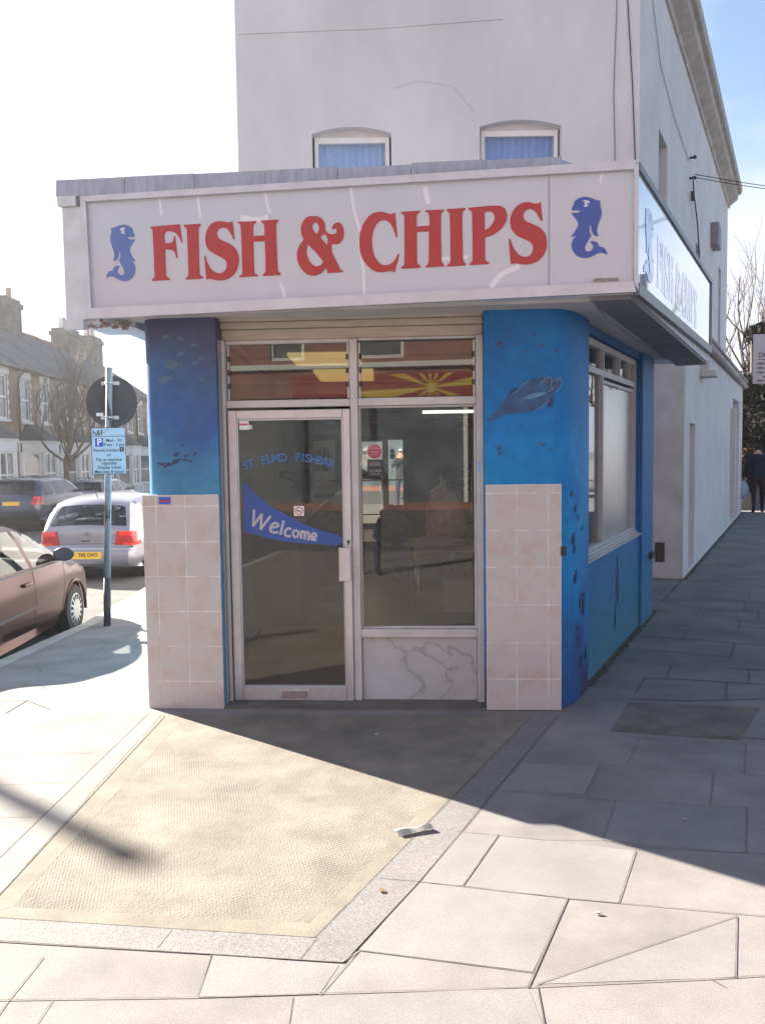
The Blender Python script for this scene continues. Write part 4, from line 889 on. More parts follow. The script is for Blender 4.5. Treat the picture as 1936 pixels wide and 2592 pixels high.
bm = nb(); box(bm, a.x, b.x, -0.004, -0.0005, b.y - .003, a.y); mp_ = obj('maker_plate', bm, mat('aged_plate', (0.42, 0.40, 0.36), 0.5), sign)
text('lettering', 'APPLE SIGNS', 0.027, K['ink'], mp_, frameM(((a.x+b.x)/2, -.0046, (a.y+b.y)/2 + .006), (1, 0, 0), (0, 0, 1)), ex=0.0004, sx=0.9)
bm = nb(); box(bm, a.x+.004, b.x-.03, -.0048, -.0042, b.y-.001, b.y+.006); obj('line', bm, mat('faded_print', (0.30, 0.22, 0.20), 0.6), mp_)
# pale strokes: worn scratches, and reflections painted onto the acrylic
SCR = mat('pale_scuff_and_reflection', (0.74, 0.74, 0.78), 0.15)
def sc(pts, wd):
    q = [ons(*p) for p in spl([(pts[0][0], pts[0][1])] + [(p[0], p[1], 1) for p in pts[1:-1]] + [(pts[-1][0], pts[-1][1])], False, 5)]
    bm = nb(); ext(bm, ribbon(q, wd), [], fid, -0.0004, 0.0); obj('scuff_and_reflection', bm, SCR, sign)
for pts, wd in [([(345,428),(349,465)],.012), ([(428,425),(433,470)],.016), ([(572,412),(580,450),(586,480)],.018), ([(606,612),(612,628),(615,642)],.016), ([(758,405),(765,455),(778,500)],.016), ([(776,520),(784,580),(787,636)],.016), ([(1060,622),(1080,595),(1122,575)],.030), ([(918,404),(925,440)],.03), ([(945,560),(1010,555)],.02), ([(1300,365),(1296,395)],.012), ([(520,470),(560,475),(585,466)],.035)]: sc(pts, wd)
# return along the side street: glossy panel, same whale and lettering much faded
SDN = Vector((SD.x, SD.y, 0)); SNN = Vector((SN.x, SN.y, 0)); B3 = Vector((PB[0], PB[1], 0))
LT = 4.60
def fsd(t, z, d): p = B3 + SDN*(0.03 + t) + SNN*(0.006 - d); return (p.x, p.y, z)
bm = nb(); ext(bm, [(0.0, 2.665), (3.4, 2.74), (3.4, 3.385), (0.0, 3.305)], [], fsd, -0.002, 0.012); ext(bm, [(3.406, 2.74), (LT-.06, 2.765), (LT-.06, 3.41), (3.406, 3.385)], [], fsd, -0.002, 0.012)
sp_ = obj('side_panel', bm, K['sign_side'], sign, world=True)
bm = nb()
ext(bm, [(-.02, 2.595), (LT, 2.69), (LT, 2.762), (-.02, 2.662)], [], fsd, -0.016, 0.02); ext(bm, [(-.02, 3.308), (LT, 3.413), (LT, 3.455), (-.02, 3.352)], [], fsd, -0.016, 0.02); ext(bm, [(LT-.058, 2.764), (LT, 2.764), (LT, 3.411), (LT-.058, 3.411)], [], fsd, -0.015, 0.02)
obj('frame', bm, mat('dark_bronze_trim', (0.17, 0.16, 0.18), 0.4, metal=0.3), sign, world=True)
def wsd(x, y): return Vector((0.20 + (1350 - x)/1100*0.40, 3.19 - (y - 215)/1800*0.45))
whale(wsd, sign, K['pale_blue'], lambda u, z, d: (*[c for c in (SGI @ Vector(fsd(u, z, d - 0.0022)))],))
u0 = min(p.x for L in SIDE_LET[0] for p in L); 
for (nm, fz, loops), L2 in zip(LET, SIDE_LET):
    L3 = [[Vector(((p.x - u0)*1.02 + 0.75, p.y - 0.02)) for p in l] for l in L2]
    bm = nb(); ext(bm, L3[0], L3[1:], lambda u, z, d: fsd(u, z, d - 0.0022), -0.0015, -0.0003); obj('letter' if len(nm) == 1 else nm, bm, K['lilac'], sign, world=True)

# ------------------------------------------------------------ the rendered house behind
house = thing('rendered_house', 'two-storey cream rendered house rising behind the chip shop, with two curtained windows', 'house', (-1.65, 10.6, 0))
HP = Vector((0.95, 6.10))
def hs(y, d=0.0, z=0.0):                                     # point on the house's side wall at world y
    s = (y - 6.10) / SD.y; p = HP + SD*s + SN*d; return (p.x, p.y, z)
HX = hs(10.6)[0]; HT = 8.15; HF = 10.6
def arch(u0, u1, z): pass
W1 = (-0.775, 0.165, 3.35, 5.545); W2 = (1.218, 2.185, 3.35, 5.60)
bm = nb(); holed(bm, -1.655, HX, 2.4, HT, [W1, W2], lambda u, d, z: (u, HF + d, z), 0.16)
for W in (W1, W2):                                           # flat brick arches: the corners above the opening curve down
    n = 14; a, b, zt = W[0], W[1], W[3]
    for i in range(n):
        xa, xb = a + (b-a)*i/n, a + (b-a)*(i+1)/n
        fa, fb = [0.075*(2*(x-a)/(b-a) - 1)**2 for x in (xa, xb)]
        face(bm, [(xa, HF, zt - fa), (xb, HF, zt - fb), (xb, HF, zt), (xa, HF, zt)]); face(bm, [(xa, HF, zt - fa), (xb, HF, zt - fb), (xb, HF + .16, zt - fb), (xa, HF + .16, zt - fa)])
obj('front_wall', bm, K['render'], house, world=True)
def sidehole(y0, y1, z0, z1): return ((y0 - 6.1)/SD.y, (y1 - 6.1)/SD.y, z0, z1)
SH_ = [sidehole(12.0, 12.75, 3.7, 5.98), sidehole(16.2, 16.9, 3.7, 5.45), sidehole(20.6, 21.2, 3.5, 5.9)]
bm = nb(); holed(bm, (10.6-6.1)/SD.y, (22.9-6.1)/SD.y, -0.2, HT, SH_, lambda s, d, z: (*(HP + SD*s - SN*d), z), 0.20); obj('side_wall', bm, K['side_render'], house, world=True)
bm = nb(); e = hs(22.9)
face(bm, [(e[0], e[1], -.5), (-1.655, 22.9, -.5), (-1.655, 22.9, HT), (e[0], e[1], HT)]); face(bm, [(-1.655, HF, -1), (-1.655, 22.9, -1), (-1.655, 22.9, HT), (-1.655, HF, HT)])
face(bm, [(-1.655, HF, HT), (HX, HF, HT), (e[0], e[1], HT), (-1.655, 22.9, HT)]); obj('rear_wall', bm, K['side_render'], house, world=True)
for W, zl_, cw in ((W1, 'a', 0), (W2, 'b', 1)):
    a, b, t_ = W[0] + .02, W[1] - .02, W[3] - .085
    y0, y1 = HF + .10, HF + .15
    bm = nb()
    for q in ((a, a+.05, 3.3, t_), (b-.05, b, 3.3, t_), (a+.05, b-.05, t_-.07, t_), (a+.05, b-.05, 4.28, 4.32)): bevbox(bm, q[0], q[1], y0, y1, q[2], q[3], .004, 1)
    bm2 = nb(); bevbox(bm2, a - .018, b + .018, y0 + .01, y1, t_ + .001, t_ + .085, .003, 1)
    wf = obj('window', bm, K['white_paint'], house, world=True); obj('frame_head', bm2, K['frame_paint'], wf, world=True)
    bm = nb(); box(bm, a+.05, b-.05, y1-.03, y1-.025, 3.3, t_-.07); obj('pane', bm, glass('upper_window_glass_' + zl_, (0.9, 0.92, 0.95), 0.05), wf, world=True)
    bm = nb(); n = 60; rows = []
    for k in (3.3, t_):
        rows.append([bm.verts.new((a + (b-a)*i/n, y1 + .06 + .018*math.sin(i*1.15 + .6*math.sin(i*.37)) + .01*math.sin(i*2.3), k)) for i in range(n+1)])
    for i in range(n): bm.faces.new((rows[0][i], rows[0][i+1], rows[1][i+1], rows[1][i])).smooth = True
    obj('curtain', bm, K['curtain'] if cw == 0 else mat('blue_sky_tint_curtain', (0.19, 0.32, 0.66), 0.9, 0.12, 8), wf, world=True)  # second curtain carries a deeper blue for the reflected sky
    bm = nb(); box(bm, a, b, y1+.12, y1+.13, 3.3, t_); obj('room_dark_sheet', bm, mat('room_dark_' + zl_, (0.20, 0.24, 0.34), 0.9), wf, world=True)  # sheet coloured as the shade of the room behind the curtain
for s0, s1, z0, z1 in SH_:
    bm = nb(); p, q = HP + SD*s0 - SN*.18, HP + SD*s1 - SN*.18
    face(bm, [(p.x, p.y, z0), (q.x, q.y, z0), (q.x, q.y, z1), (p.x, p.y, z1)]); obj('side_window', bm, K['house_glass'], house, world=True)
# moulded cornice along the side street
bm = nb()
prof = [(0.002, -.30), (.03, -.30), (.05, -.22), (.14, -.16), (.22, -.10), (.24, .02), (.31, .04), (.33, .12), (.33, .19), (.002, .23)]
rings = [[bm.verts.new(hs(y, d, HT + z)) for d, z in prof] for y in frange(10.45, 23.05, 0.6)]
for r0, r1 in zip(rings, rings[1:]):
    for i in range(len(prof)-1): bm.faces.new((r0[i], r0[i+1], r1[i+1], r1[i]))
bm.faces.new(rings[0]); bm.faces.new(rings[-1][::-1]); obj('cornice', bm, K['cornice'], house, world=True)
bm = nb(); prism(bm, [(-1.70, HF-.04), (HX+.02, HF-.04), (HX+.02, HF+.3), (-1.70, HF+.3)], HT-.003, HT+.12); obj('coping', bm, K['cornice'], house, world=True)
# lower rear wing flush with the pavement: render, gutter, doors
bm = nb()
fw = lambda s, d, z: (*(SP + SD*s - SN*d), z)
s_a, s_b = (11.12-6.1)/SD.y, (22.2-6.1)/SD.y
DR = [(6.15, 6.85, 0.06, 2.02), (14.4, 16.6, 0.06, 2.75)]
holed(bm, s_a, s_b, -.2, 3.25, DR, fw, 0.16)
face(bm, [fw(s_a, 0, -.2), fw(s_a, .47, -.2), fw(s_a, .47, 3.25), fw(s_a, 0, 3.25)]); face(bm, [fw(s_b, 0, -.2), fw(s_b, .47, -.2), fw(s_b, .47, 3.25), fw(s_b, 0, 3.25)])
face(bm, [fw(s_a, 0, 3.25), fw(s_b, 0, 3.25), fw(s_b, .47, 3.55), fw(s_a, .47, 3.55)]); obj('rear_wing', bm, K['side_render'], house, world=True)
bm = nb(); face(bm, [fw(s_a-.004, .004, -.1), fw(s_a-.004, .46, -.1), fw(s_a-.004, .46, 3.2), fw(s_a-.004, .004, 3.2)]); obj('grey_return', bm, K['grey_render'], house, world=True)  # greyer, mottled sheet over the return face
bm = nb(); tube(bm, [fw(s_a, -.06, 3.22), fw(s_b + .15, -.06, 3.22)], .06, 8); tube(bm, [fw(s_a, -.10, 3.32), fw(s_b+.15, -.10, 3.32)], .03, 6); obj('gutter', bm, K['cornice'], house, world=True)
for k, (s0, s1, z0, z1) in enumerate(DR):
    bm = nb(); face(bm, [fw(s0, .15, z0), fw(s1, .15, z0), fw(s1, .15, z1), fw(s0, .15, z1)]); d_ = obj('side_door' if k == 0 else 'roller_shutter', bm, mat('grey_lilac_door_%d' % k, (0.36, 0.34, 0.37), 0.5, 0.1, 3), house, world=True)
    if k:
        bm = nb()
        for i in range(26): z = z0 + .05 + i*.085; prism(bm, [fw(s0+.04, .13, 0)[:2], fw(s1-.04, .13, 0)[:2], fw(s1-.04, .148, 0)[:2], fw(s0+.04, .148, 0)[:2]], z, z + .06)
        obj('slats', bm, K['frame_paint'], d_, world=True)
bm = nb(); s0 = 13.7; prism(bm, [fw(s0, -.10, 0)[:2], fw(s0+.16, -.10, 0)[:2], fw(s0+.16, 0, 0)[:2], fw(s0, 0, 0)[:2]], 0.2, 2.5); obj('downpipe', bm, K['frame_paint'], house, world=True)
bm = nb(); s0 = 7.3; prism(bm, [fw(s0, -.22, 0)[:2], fw(s0+.5, -.22, 0)[:2], fw(s0+.5, 0, 0)[:2], fw(s0, 0, 0)[:2]], 2.72, 2.80); prism(bm, [fw(s0+.1, -.12, 0)[:2], fw(s0+.4, -.12, 0)[:2], fw(s0+.4, 0, 0)[:2], fw(s0+.1, 0, 0)[:2]], 2.805, 2.95); obj('wall_lamp', bm, K['grey_render'], house, world=True)
bm = nb(); p = hs(19.9, 0)
def hb(y0, y1, d0, d1, z0, z1): prism(bm, [hs(y0, d1)[:2], hs(y1, d1)[:2], hs(y1, d0)[:2], hs(y0, d0)[:2]], z0, z1)
hb(18.7, 19.3, 0.0, .16, 5.95, 6.42); vb = obj('vent_box', bm, mat('grey_vent_box', (0.24, 0.22, 0.24), 0.6, 0.2, 5), house, world=True)
# cables on the walls
def cab(pts, r=.008, n=5, nm='wall_cable', m_=None):
    bm = nb(); tube(bm, pts, r, n); return obj(nm, bm, m_ or K['cable'], house, world=True)
cab([(2.93, HF-.012, 8.1), (2.955, HF-.012, 7.0), (3.02, HF-.012, 6.0), (3.06, HF-.012, 5.1), (3.10, HF-.012, 4.2), (3.12, HF-.012, 3.4)], .007)
cab([(2.85, HF-.01, 8.1), (2.83, HF-.01, 6.8), (2.80, HF-.01, 5.9), (2.82, HF-.01, 5.2), (2.80, HF-.01, 3.5)], .006, m_=mat('grey_cable', (0.22, 0.20, 0.21), 0.7))
cab([hs(11.0, .015, 7.6), hs(12.0, .015, 6.8), hs(13.2, .015, 6.6), hs(15.0, .015, 6.5)], .006, m_=mat('pale_cable', (0.35, 0.32, 0.33), 0.7))
cab([(-1.62, HF-.005, 6.62), (0, HF-.005, 6.66), (1.5, HF-.005, 6.75)], .0022, nm='crack', m_=mat('crack_line', (0.46, 0.42, 0.42), 0.9))
cab([(0.2, HF-.003, 5.98), (0.5, HF-.003, 6.06), (0.9, HF-.003, 6.0), (1.15, HF-.003, 5.7)], .0018, nm='crack', m_=mat('faint_crack', (0.54, 0.51, 0.52), 0.9))
bz = lambda y, d, z: Vector(hs(y, d, z))
cab([bz(15.2, .06, 6.25), bz(15.3, .07, 6.0), bz(16.0, .05, 5.7), bz(16.3, .05, 5.2), bz(15.9, .05, 4.7), bz(15.5, .05, 4.5)], .012)
bm = nb()
for z in (6.28, 6.62): tube(bm, [bz(15.2, 0, z), bz(15.2, .09, z)], .02, 6); tube(bm, [bz(15.16, .09, z), bz(15.24, .09, z)], .024, 6)
hb(15.16, 15.24, .03, .08, 5.9, 6.05); obj('cable_bracket', bm, K['cable'], house, world=True)
bm = nb()
A0, A1 = bz(15.2, .09, 6.28), Vector((16.5, 17.5, 7.0))
for off in (0, .06): tube(bm, [A0.lerp(A1, k/14) + Vector((0, 0, -0.5*4*(k/14)*(1-k/14) + off*(1-k/14)*.9)) for k in range(15)], .007, 5)
tag(obj('overhead_wire', bm, K['cable']), 'pair of thin black overhead wires running from the white house wall out of frame', 'wire')
# ------------------------------------------------------------ the terrace across the side street (fronts face +x)
HW, FX = 4.4, -15.2
def make_house(red):
    B = K['brick_r'] if red else K['brick_y']
    t = thing('terraced_house', 'x', 'house', (0, 0, 0))
    # local: x out of the front (0 = front wall), y along the street 0..HW, z from the street
    UW = [(0.55, 1.5, 3.95, 5.75), (2.75, 3.65, 3.95, 5.75)]; DRR = [(3.20, 4.10, 0.15, 2.45)]
    bm = nb(); holed(bm, 0.0, HW, -0.6, 6.25, UW + DRR, lambda u, d, z: (-d, u, z), 0.12)
    face(bm, [(0, 0, -.6), (-8, 0, -.6), (-8, 0, 6.25), (-4.1, 0, 9.0), (0, 0, 6.25)]); face(bm, [(0, HW, -.6), (-8, HW, -.6), (-8, HW, 6.25), (-4.1, HW, 9.0), (0, HW, 6.25)])
    face(bm, [(-8, 0, -.6), (-8, HW, -.6), (-8, HW, 6.25), (-8, 0, 6.25)]); obj('wall', bm, B, t)
    bm = nb(); V = lambda y: [(0.28, y, 6.16), (-4.1, y, 9.12), (-8.3, y, 6.2)]
    a, b = V(0), V(HW)
    for i in (0, 1): face(bm, [a[i], b[i], b[i+1], a[i+1]])
    face(bm, [(a[0][0], 0, 6.06), (b[0][0], HW, 6.06), b[0], a[0]]); face(bm, [(a[0][0], 0, 6.06), (b[0][0], HW, 6.06), (0, HW, 6.06), (0, 0, 6.06)])
    rf = obj('roof', bm, K['slate'], t)
    bm = nb(); tube(bm, [(-4.1, 0, 9.15), (-4.1, HW, 9.15)], .10, 6); obj('ridge_tiles', bm, K['pot'], rf)
    bm = nb()
    for k in range(10):
        q = k/10; q2 = (k+1)/10
        tube(bm, [(0.28-4.38*q, 0.02, 6.17+2.96*q), (0.28-4.38*q2, 0.02, 6.17+2.96*q2)], .05, 5)
    obj('party_wall_verge', bm, K['bay_slate'], rf)
    bm = nb(); tube(bm, [(0.34, 0, 6.10), (0.34, HW, 6.06)], .07, 6); tube(bm, [(0.34, .22, 6.05), (0.10, .22, 5.75), (0.07, .22, 5.5), (0.07, .22, 0)], .045, 6); obj('gutter', bm, K['pipe'], t)
    for u0, u1, z0, z1 in UW:
        bm = nb(); bevbox(bm, .0025, .05, u0-.14, u1+.14, z1, z1+.30, .02, 1); bevbox(bm, .0025, .09, u0-.12, u1+.12, z0-.12, z0, .015, 1)
        for k in range(9):
            h = (z1-z0)/9; o_ = .12 if k % 2 else .05
            box(bm, .003, .02, u0-o_, u0, z0+k*h+.005, z0+(k+1)*h-.005); box(bm, .003, .02, u1, u1+o_, z0+k*h+.005, z0+(k+1)*h-.005)
        w_ = obj('window', bm, K['stone'], t)
        bm = nb(); m = (z0+z1)/2
        for q in ((u0, u0+.07, z0, z1), (u1-.07, u1, z0, z1), (u0+.07, u1-.07, z0, z0+.08), (u0+.07, u1-.07, z1-.07, z1), (u0+.07, u1-.07, m-.04, m+.04)): box(bm, -.10, -.04, *q)
        obj('frame', bm, K['white_paint'], w_)
        bm = nb(); face(bm, [(-.08, u0+.06, z0), (-.08, u1-.06, z0), (-.08, u1-.06, z1), (-.08, u0+.06, z1)]); obj('pane', bm, K['house_glass'], w_)
    # canted bay with hipped slate roof
    def bay(o, z): return [(o, .20, z), (.80+o*.6, .78-o*.3, z), (.80+o*.6, 2.32+o*.3, z), (o, 2.90, z)]
    bm = nb(); lo = [(0, .20), (.80, .78), (.80, 2.32), (0, 2.90)]
    prism(bm, lo, -0.5, 0.75); prism(bm, [(0,.14),(.86,.74),(.86,2.36),(0,2.96)], 0.75, 0.85); prism(bm, [(0,.14),(.86,.74),(.86,2.36),(0,2.96)], 2.62, 3.02); prism(bm, [(0,.06),(.92,.70),(.92,2.40),(0,3.04)], 3.02, 3.12)
    for p in ((.03, .24), (.76, .80), (.76, 2.30), (.03, 2.86)): lathe(bm, [(.10, .85), (.10, 2.62)], (p[0], p[1], 0), 8)
    bay_ = obj('bay_window', bm, K['stone'], t)
    bm = nb(); e = [(0,-.02,3.12),(1.0,.64,3.12),(1.0,2.46,3.12),(0,3.12,3.12)]; ap = [(.02,1.0,3.85),(.02,2.1,3.85)]
    face(bm, [e[0], e[1], ap[0]]); face(bm, [e[1], e[2], ap[1], ap[0]]); face(bm, [e[2], e[3], ap[1]]); face(bm, e[::-1]); obj('roof', bm, K['bay_slate'], bay_)
    bm = nb(); bg_ = nb(); bcur = nb()
    for (a_, b_) in zip(lo, lo[1:]):
        A_, B_ = Vector(a_), Vector(b_); d = (B_-A_).normalized(); n = Vector((d.y, -d.x)); L = (B_-A_).length
        if n.x < 0: n = -n
        def bar(s0, s1, z0, z1):
            P = [A_+d*s0-n*.10, A_+d*s1-n*.10, A_+d*s1-n*.03, A_+d*s0-n*.03]; prism(bm, [(p.x, p.y) for p in P], z0, z1)
        bar(.12, .19, .85, 2.62); bar(L-.19, L-.12, .85, 2.62); bar(.19, L-.19, .85, .93); bar(.19, L-.19, 2.54, 2.62); bar(.19, L-.19, 1.68, 1.75)
        if L > 1.2: bar(L/2-.05, L/2+.05, .93, 2.54)
        P, Q = A_+d*.15-n*.07, B_-d*.15-n*.07; face(bg_, [(P.x, P.y, .85), (Q.x, Q.y, .85), (Q.x, Q.y, 2.62), (P.x, P.y, 2.62)])
    obj('frame', bm, K['white_paint'], bay_); obj('pane', bg_, K['house_glass'], bay_)
    bm = nb(); box(bm, -.10, -.06, 3.22, 4.08, .15, 2.05); bevbox(bm, -.10, .06, 3.10, 4.20, 2.46, 2.75, .02, 1); d_ = obj('door', bm, mat('dark_front_door' + str(red), (0.05, 0.09, 0.12) if red else (0.16, 0.03, 0.03), 0.4), t)
    bm = nb(); box(bm, -.09, -.07, 3.25, 4.05, 2.10, 2.42); obj('fanlight', bm, K['house_glass'], d_)
    bm = nb(); bevbox(bm, 1.6, 1.85, 0.1, 3.0, -.6, .55, .02, 1); bevbox(bm, 1.5, 1.95, 0.0, 0.3, -.6, .85, .02, 1); bevbox(bm, 1.5, 1.95, 2.9, 3.2, -.6, .85, .02, 1); obj('garden_wall', bm, K['stone'], t)
    return t
HL = ['brown brick terraced house behind the dark off-road car, cut by the left edge', 'yellow brick terraced house, its white bay just left of the bare tree', 'yellow brick terraced house with its bay behind the bare tree and the pole',
      'brown brick terraced house showing between the round sign and the blue pier', 'farthest yellow brick terraced house, half hidden by the round sign', 'brown terraced house at the far end behind the blue pier']
hy = 32.0; h1 = make_house(0); h2 = make_house(1)
seq = [h2, h1, None, None, None, None]
kinds = [1, 0, 0, 1, 0, 1]
for i in range(6):
    o = seq[i] or copy_tree(h1 if kinds[i] == 0 else h2)
    place(o, (FX, hy + HW*i, zr(-15, hy + HW*i) - 0.0)); tag(o, HL[i], 'house', 'terraced houses across the side street')
def chimney(x, y, z0, h, lab, pots):
    t = None
    bm = nb(); bevbox(bm, x-.5, x+.5, y-.85, y+.85, z0-1.6, z0+h-.45, .01, 1); bevbox(bm, x-.58, x+.58, y-.93, y+.93, z0+h-.449, z0+h-.22, .02, 1); bevbox(bm, x-.50, x+.50, y-.85, y+.85, z0+h-.219, z0+h, .03, 1)
    return bm, pots
for i, (ci, hidx) in enumerate(((45.15, 2), (53.6, 4), (36.35, 0))):
    pass
def add_chimney(hroot, yloc, h, pots):
    bm = nb(); x = -4.1
    bevbox(bm, x-.55, x+.55, yloc-.95, yloc+.95, 7.9, 8.9+h, .01, 1); bevbox(bm, x-.64, x+.64, yloc-1.04, yloc+1.04, 8.9+h+.001, 8.9+h+.25, .02, 1); bevbox(bm, x-.55, x+.55, yloc-.9, yloc+.9, 8.9+h+.251, 8.9+h+.45, .03, 1)
    rf = [c for c in hroot.children if c.name.startswith('roof')][0]
    obj('chimney', bm, K['chimney'], rf)
    for k in range(pots):
        bm = nb(); y = yloc - .75 + 1.5*k/max(1, pots-1); lathe(bm, [(.15, 8.9+h+.45), (.13, 8.9+h+.95 + .1*(k % 2)), (.16, 8.9+h+1.0 + .1*(k % 2))], (x, y, 0), 8)
        obj('chimney_pot', bm, K['pot'] if k % 2 else K['stone'], rf)
HR = [o for o in COL.objects if o.type == 'EMPTY' and o.get('group') == 'terraced houses across the side street']
add_chimney(HR[2], HW, 1.25, 2); add_chimney(HR[4], HW, .95, 4); add_chimney(HR[0], HW, 1.0, 4)
add_chimney(HR[5], HW, 1.1, 5)

# ------------------------------------------------------------ trees
def branchy(root_p, h, spread, seed, levels=5, trunk_r=0.13, first=0.42, thin=0.0045, up=0.25, kids=(2, 4)):
    rnd = random.Random(seed); tk = nb(); cw_ = nb()
    p0 = Vector(root_p); pts = [p0 + Vector((rnd.uniform(-.03, .03)*k, rnd.uniform(-.03, .03)*k, h*first*k/5)) for k in range(6)]
    tube(tk, pts, [trunk_r*(1.25 - .1*k if k else 1.45) for k in range(6)], 9)
    def grow(p, d, l, r, lv):
        n = 4; q = [p]; dd = d.copy()
        for k in range(n):
            dd = (dd + Vector((rnd.uniform(-.22, .22), rnd.uniform(-.22, .22), rnd.uniform(-.10, .22) + up*.25))).normalized(); q.append(q[-1] + dd*l/n)
        tube(cw_, q, [max(thin, r*(1-.45*k/n)) for k in range(n+1)], 5 if lv < 3 else 3, False)
        if lv >= levels: return
        for _ in range(rnd.randint(*kids)):
            k = rnd.randint(1, n); a = Vector((rnd.gauss(0, 1), rnd.gauss(0, 1), rnd.gauss(up, .5))).normalized()
            grow(q[k], (dd*0.75 + a*.85).normalized(), l*rnd.uniform(.58, .80), max(thin, r*.58), lv+1)
    for k in range(6):
        a = 2*math.pi*(k + rnd.random()*.6)/6; d = Vector((math.cos(a)*spread, math.sin(a)*spread, rnd.uniform(.5, 1.2))).normalized()
        grow(pts[-1] - Vector((0, 0, rnd.uniform(0, h*first*.35))), d, h*(1-first)*rnd.uniform(.48, .66), trunk_r*.55, 1)
    grow(pts[-1], Vector((0, 0, 1)), h*(1-first)*.6, trunk_r*.75, 1)
    return tk, cw_
def bare_tree(loc, h, spread, seed, label, **k):
    t = thing('bare_tree', label, 'tree', loc); a, b = branchy((0, 0, 0), h, spread, seed, **k)
    obj('trunk', a, K['bark'], t, True); obj('crown', b, K['bark'], t, True); return t
bare_tree((-13.05, 36.2, zfar(0, 36) - .1), 6.5, 1.0, 3, 'small bare street tree with a spreading crown in front of the brick terrace', trunk_r=0.12, first=.43, levels=5, thin=.008, up=.55)

# ------------------------------------------------------------ parking sign and its pole
PX, PY = -3.142, 9.75; PZ = zl(PX, PY)
post = thing('sign_post', 'peeling blue-grey pole carrying a dark round sign and a pale blue parking plate', 'sign', (PX, PY, PZ))
lean = 0.045
bm = nb(); tube(bm, [(0, 0, -.1), (lean*.5, 0, .55)], .040, 16); obj('pole_base', bm, K['post_rust'], post)
bm = nb(); tube(bm, [(lean*.5, 0, .551), (lean*2.86, 0, 2.90)], .038, 16)
def peel_nodes():
    t, b = nodes(K['post_paint']); g = add(t, 'ShaderNodeNewGeometry'); mp = add(t, 'ShaderNodeMapping'); mp.inputs['Scale'].default_value = (1, 1, .3); t.links.new(g.outputs['Position'], mp.inputs[0])
    n = add(t, 'ShaderNodeTexNoise'); n.inputs['Scale'].default_value = 13; n.inputs['Detail'].default_value = 6; t.links.new(mp.outputs[0], n.inputs['Vector'])
    c = add(t, 'ShaderNodeMapRange'); c.inputs['From Min'].default_value = .57; c.inputs['From Max'].default_value = .59; t.links.new(n.outputs['Fac'], c.inputs['Value'])
    x = add(t, 'ShaderNodeMix', data_type='RGBA'); src = b.inputs['Base Color'].links[0].from_socket; t.links.new(src, x.inputs['A']); x.inputs['B'].default_value = (.06, .05, .06, 1); t.links.new(c.outputs[0], x.inputs['Factor']); t.links.new(x.outputs['Result'], b.inputs['Base Color'])
peel_nodes()
obj('pole', bm, K['post_paint'], post)
def at_pole(u, v): d = ray(u, v); t = (PY - .05)/d.y; return Vector((d.x*t - PX, CAM_H + d.z*t - PZ))
c0 = at_pole(236, 867); rr = (at_pole(291, 867) - at_pole(180, 867)).x/2
bm = nb(); lathe(bm, [(rr, .048), (rr+.004, .050), (rr+.004, .056), (rr, .058)], (c0.x, 0, c0.y), 48, 'Y'); rd = obj('round_sign', bm, K['sign_back'], post, True, auto=30)
for z in (c0.y + .205, c0.y - .175):
    lx = lean*z; bm = nb(); bevbox(bm, lx-.10, lx+.10, .030, .047, z - .02, z + .02, .003, 1); tube(bm, [(lx + .046*math.cos(a), .046*math.sin(a), z) for a in [R(q) for q in range(0, 361, 30)]], .010, 5)
    obj('clamp', bm, K['alu'], rd)
a = at_pole(202, 891); b = at_pole(215, 898); bm = nb(); box(bm, a.x, b.x + .015, .0465, .0475, b.y, a.y); obj('sticker', bm, K['white'], rd)
a, b = at_pole(197, 924), at_pole(275, 1024)
bm = nb(); bevbox(bm, a.x, b.x, -.056, -.050, b.y, a.y, .004, 2); pp = obj('parking_plate', bm, K['park_blue'], post)
bm = nb()
W_, H_ = b.x - a.x, a.y - b.y
for q in ((a.x, b.x, a.y-.006, a.y), (a.x, b.x, b.y, b.y+.006), (a.x, a.x+.006, b.y+.006, a.y-.006), (b.x-.006, b.x, b.y+.006, a.y-.006), (a.x+.006, b.x-.006, a.y-H_*.195, a.y-H_*.195+.005)): box(bm, q[0], q[1], -.0575, -.0562, q[2], q[3])
obj('border', bm, K['ink'], pp)
def pt(name, s, fx, fy, size, mt=None, al='CENTER', sx=1.0, bold=0.0, par=None, y=-.0575): return text(name, s, size, mt or K['ink'], par or pp, frameM((a.x + W_*fx, y, a.y - H_*fy), (1, 0, 0), (0, 0, 1)), al, bold, .0006, sx)
pt('lettering', 'h&f', .19, .115, .085, bold=.0006, sx=.95)
bm = nb(); ext(bm, ribbon([Vector((a.x + W_*x, a.y - H_*y)) for x, y in ((.22, .055), (.28, .05), (.34, .11), (.40, .12), (.45, .06), (.52, .035))], .003), [], fid, -.0575, -.0562); obj('river_emblem', bm, K['ink'], pp)
bm = nb(); box(bm, a.x + W_*.54, a.x + W_*.97, -.0575, -.0562, a.y - H_*.165, a.y - H_*.158); obj('line', bm, mat('grey_blue_print', (.2, .3, .4), .5), pp)
bm = nb(); box(bm, a.x + W_*.11, a.x + W_*.345, -.0580, -.0562, a.y - H_*.405, a.y - H_*.225); ps = obj('parking_symbol', bm, K['p_blue'], pp)
pt('lettering', 'P', .235, .315, .105, K['white'], bold=.003, par=ps, y=-.0588)
for s, fx, fy in (('Mon - Fri', .66, .275), ('9 am - 5 pm', .66, .365), ('Permit holders', .43, .485), ('or', .5, .585), ('Pay at machine', .5, .685), ('opposite', .5, .76), ('Display ticket', .5, .85), ('Max stay 8 hours', .5, .945)): pt('lettering', s, fx, fy, .050, bold=.0004, sx=.95)
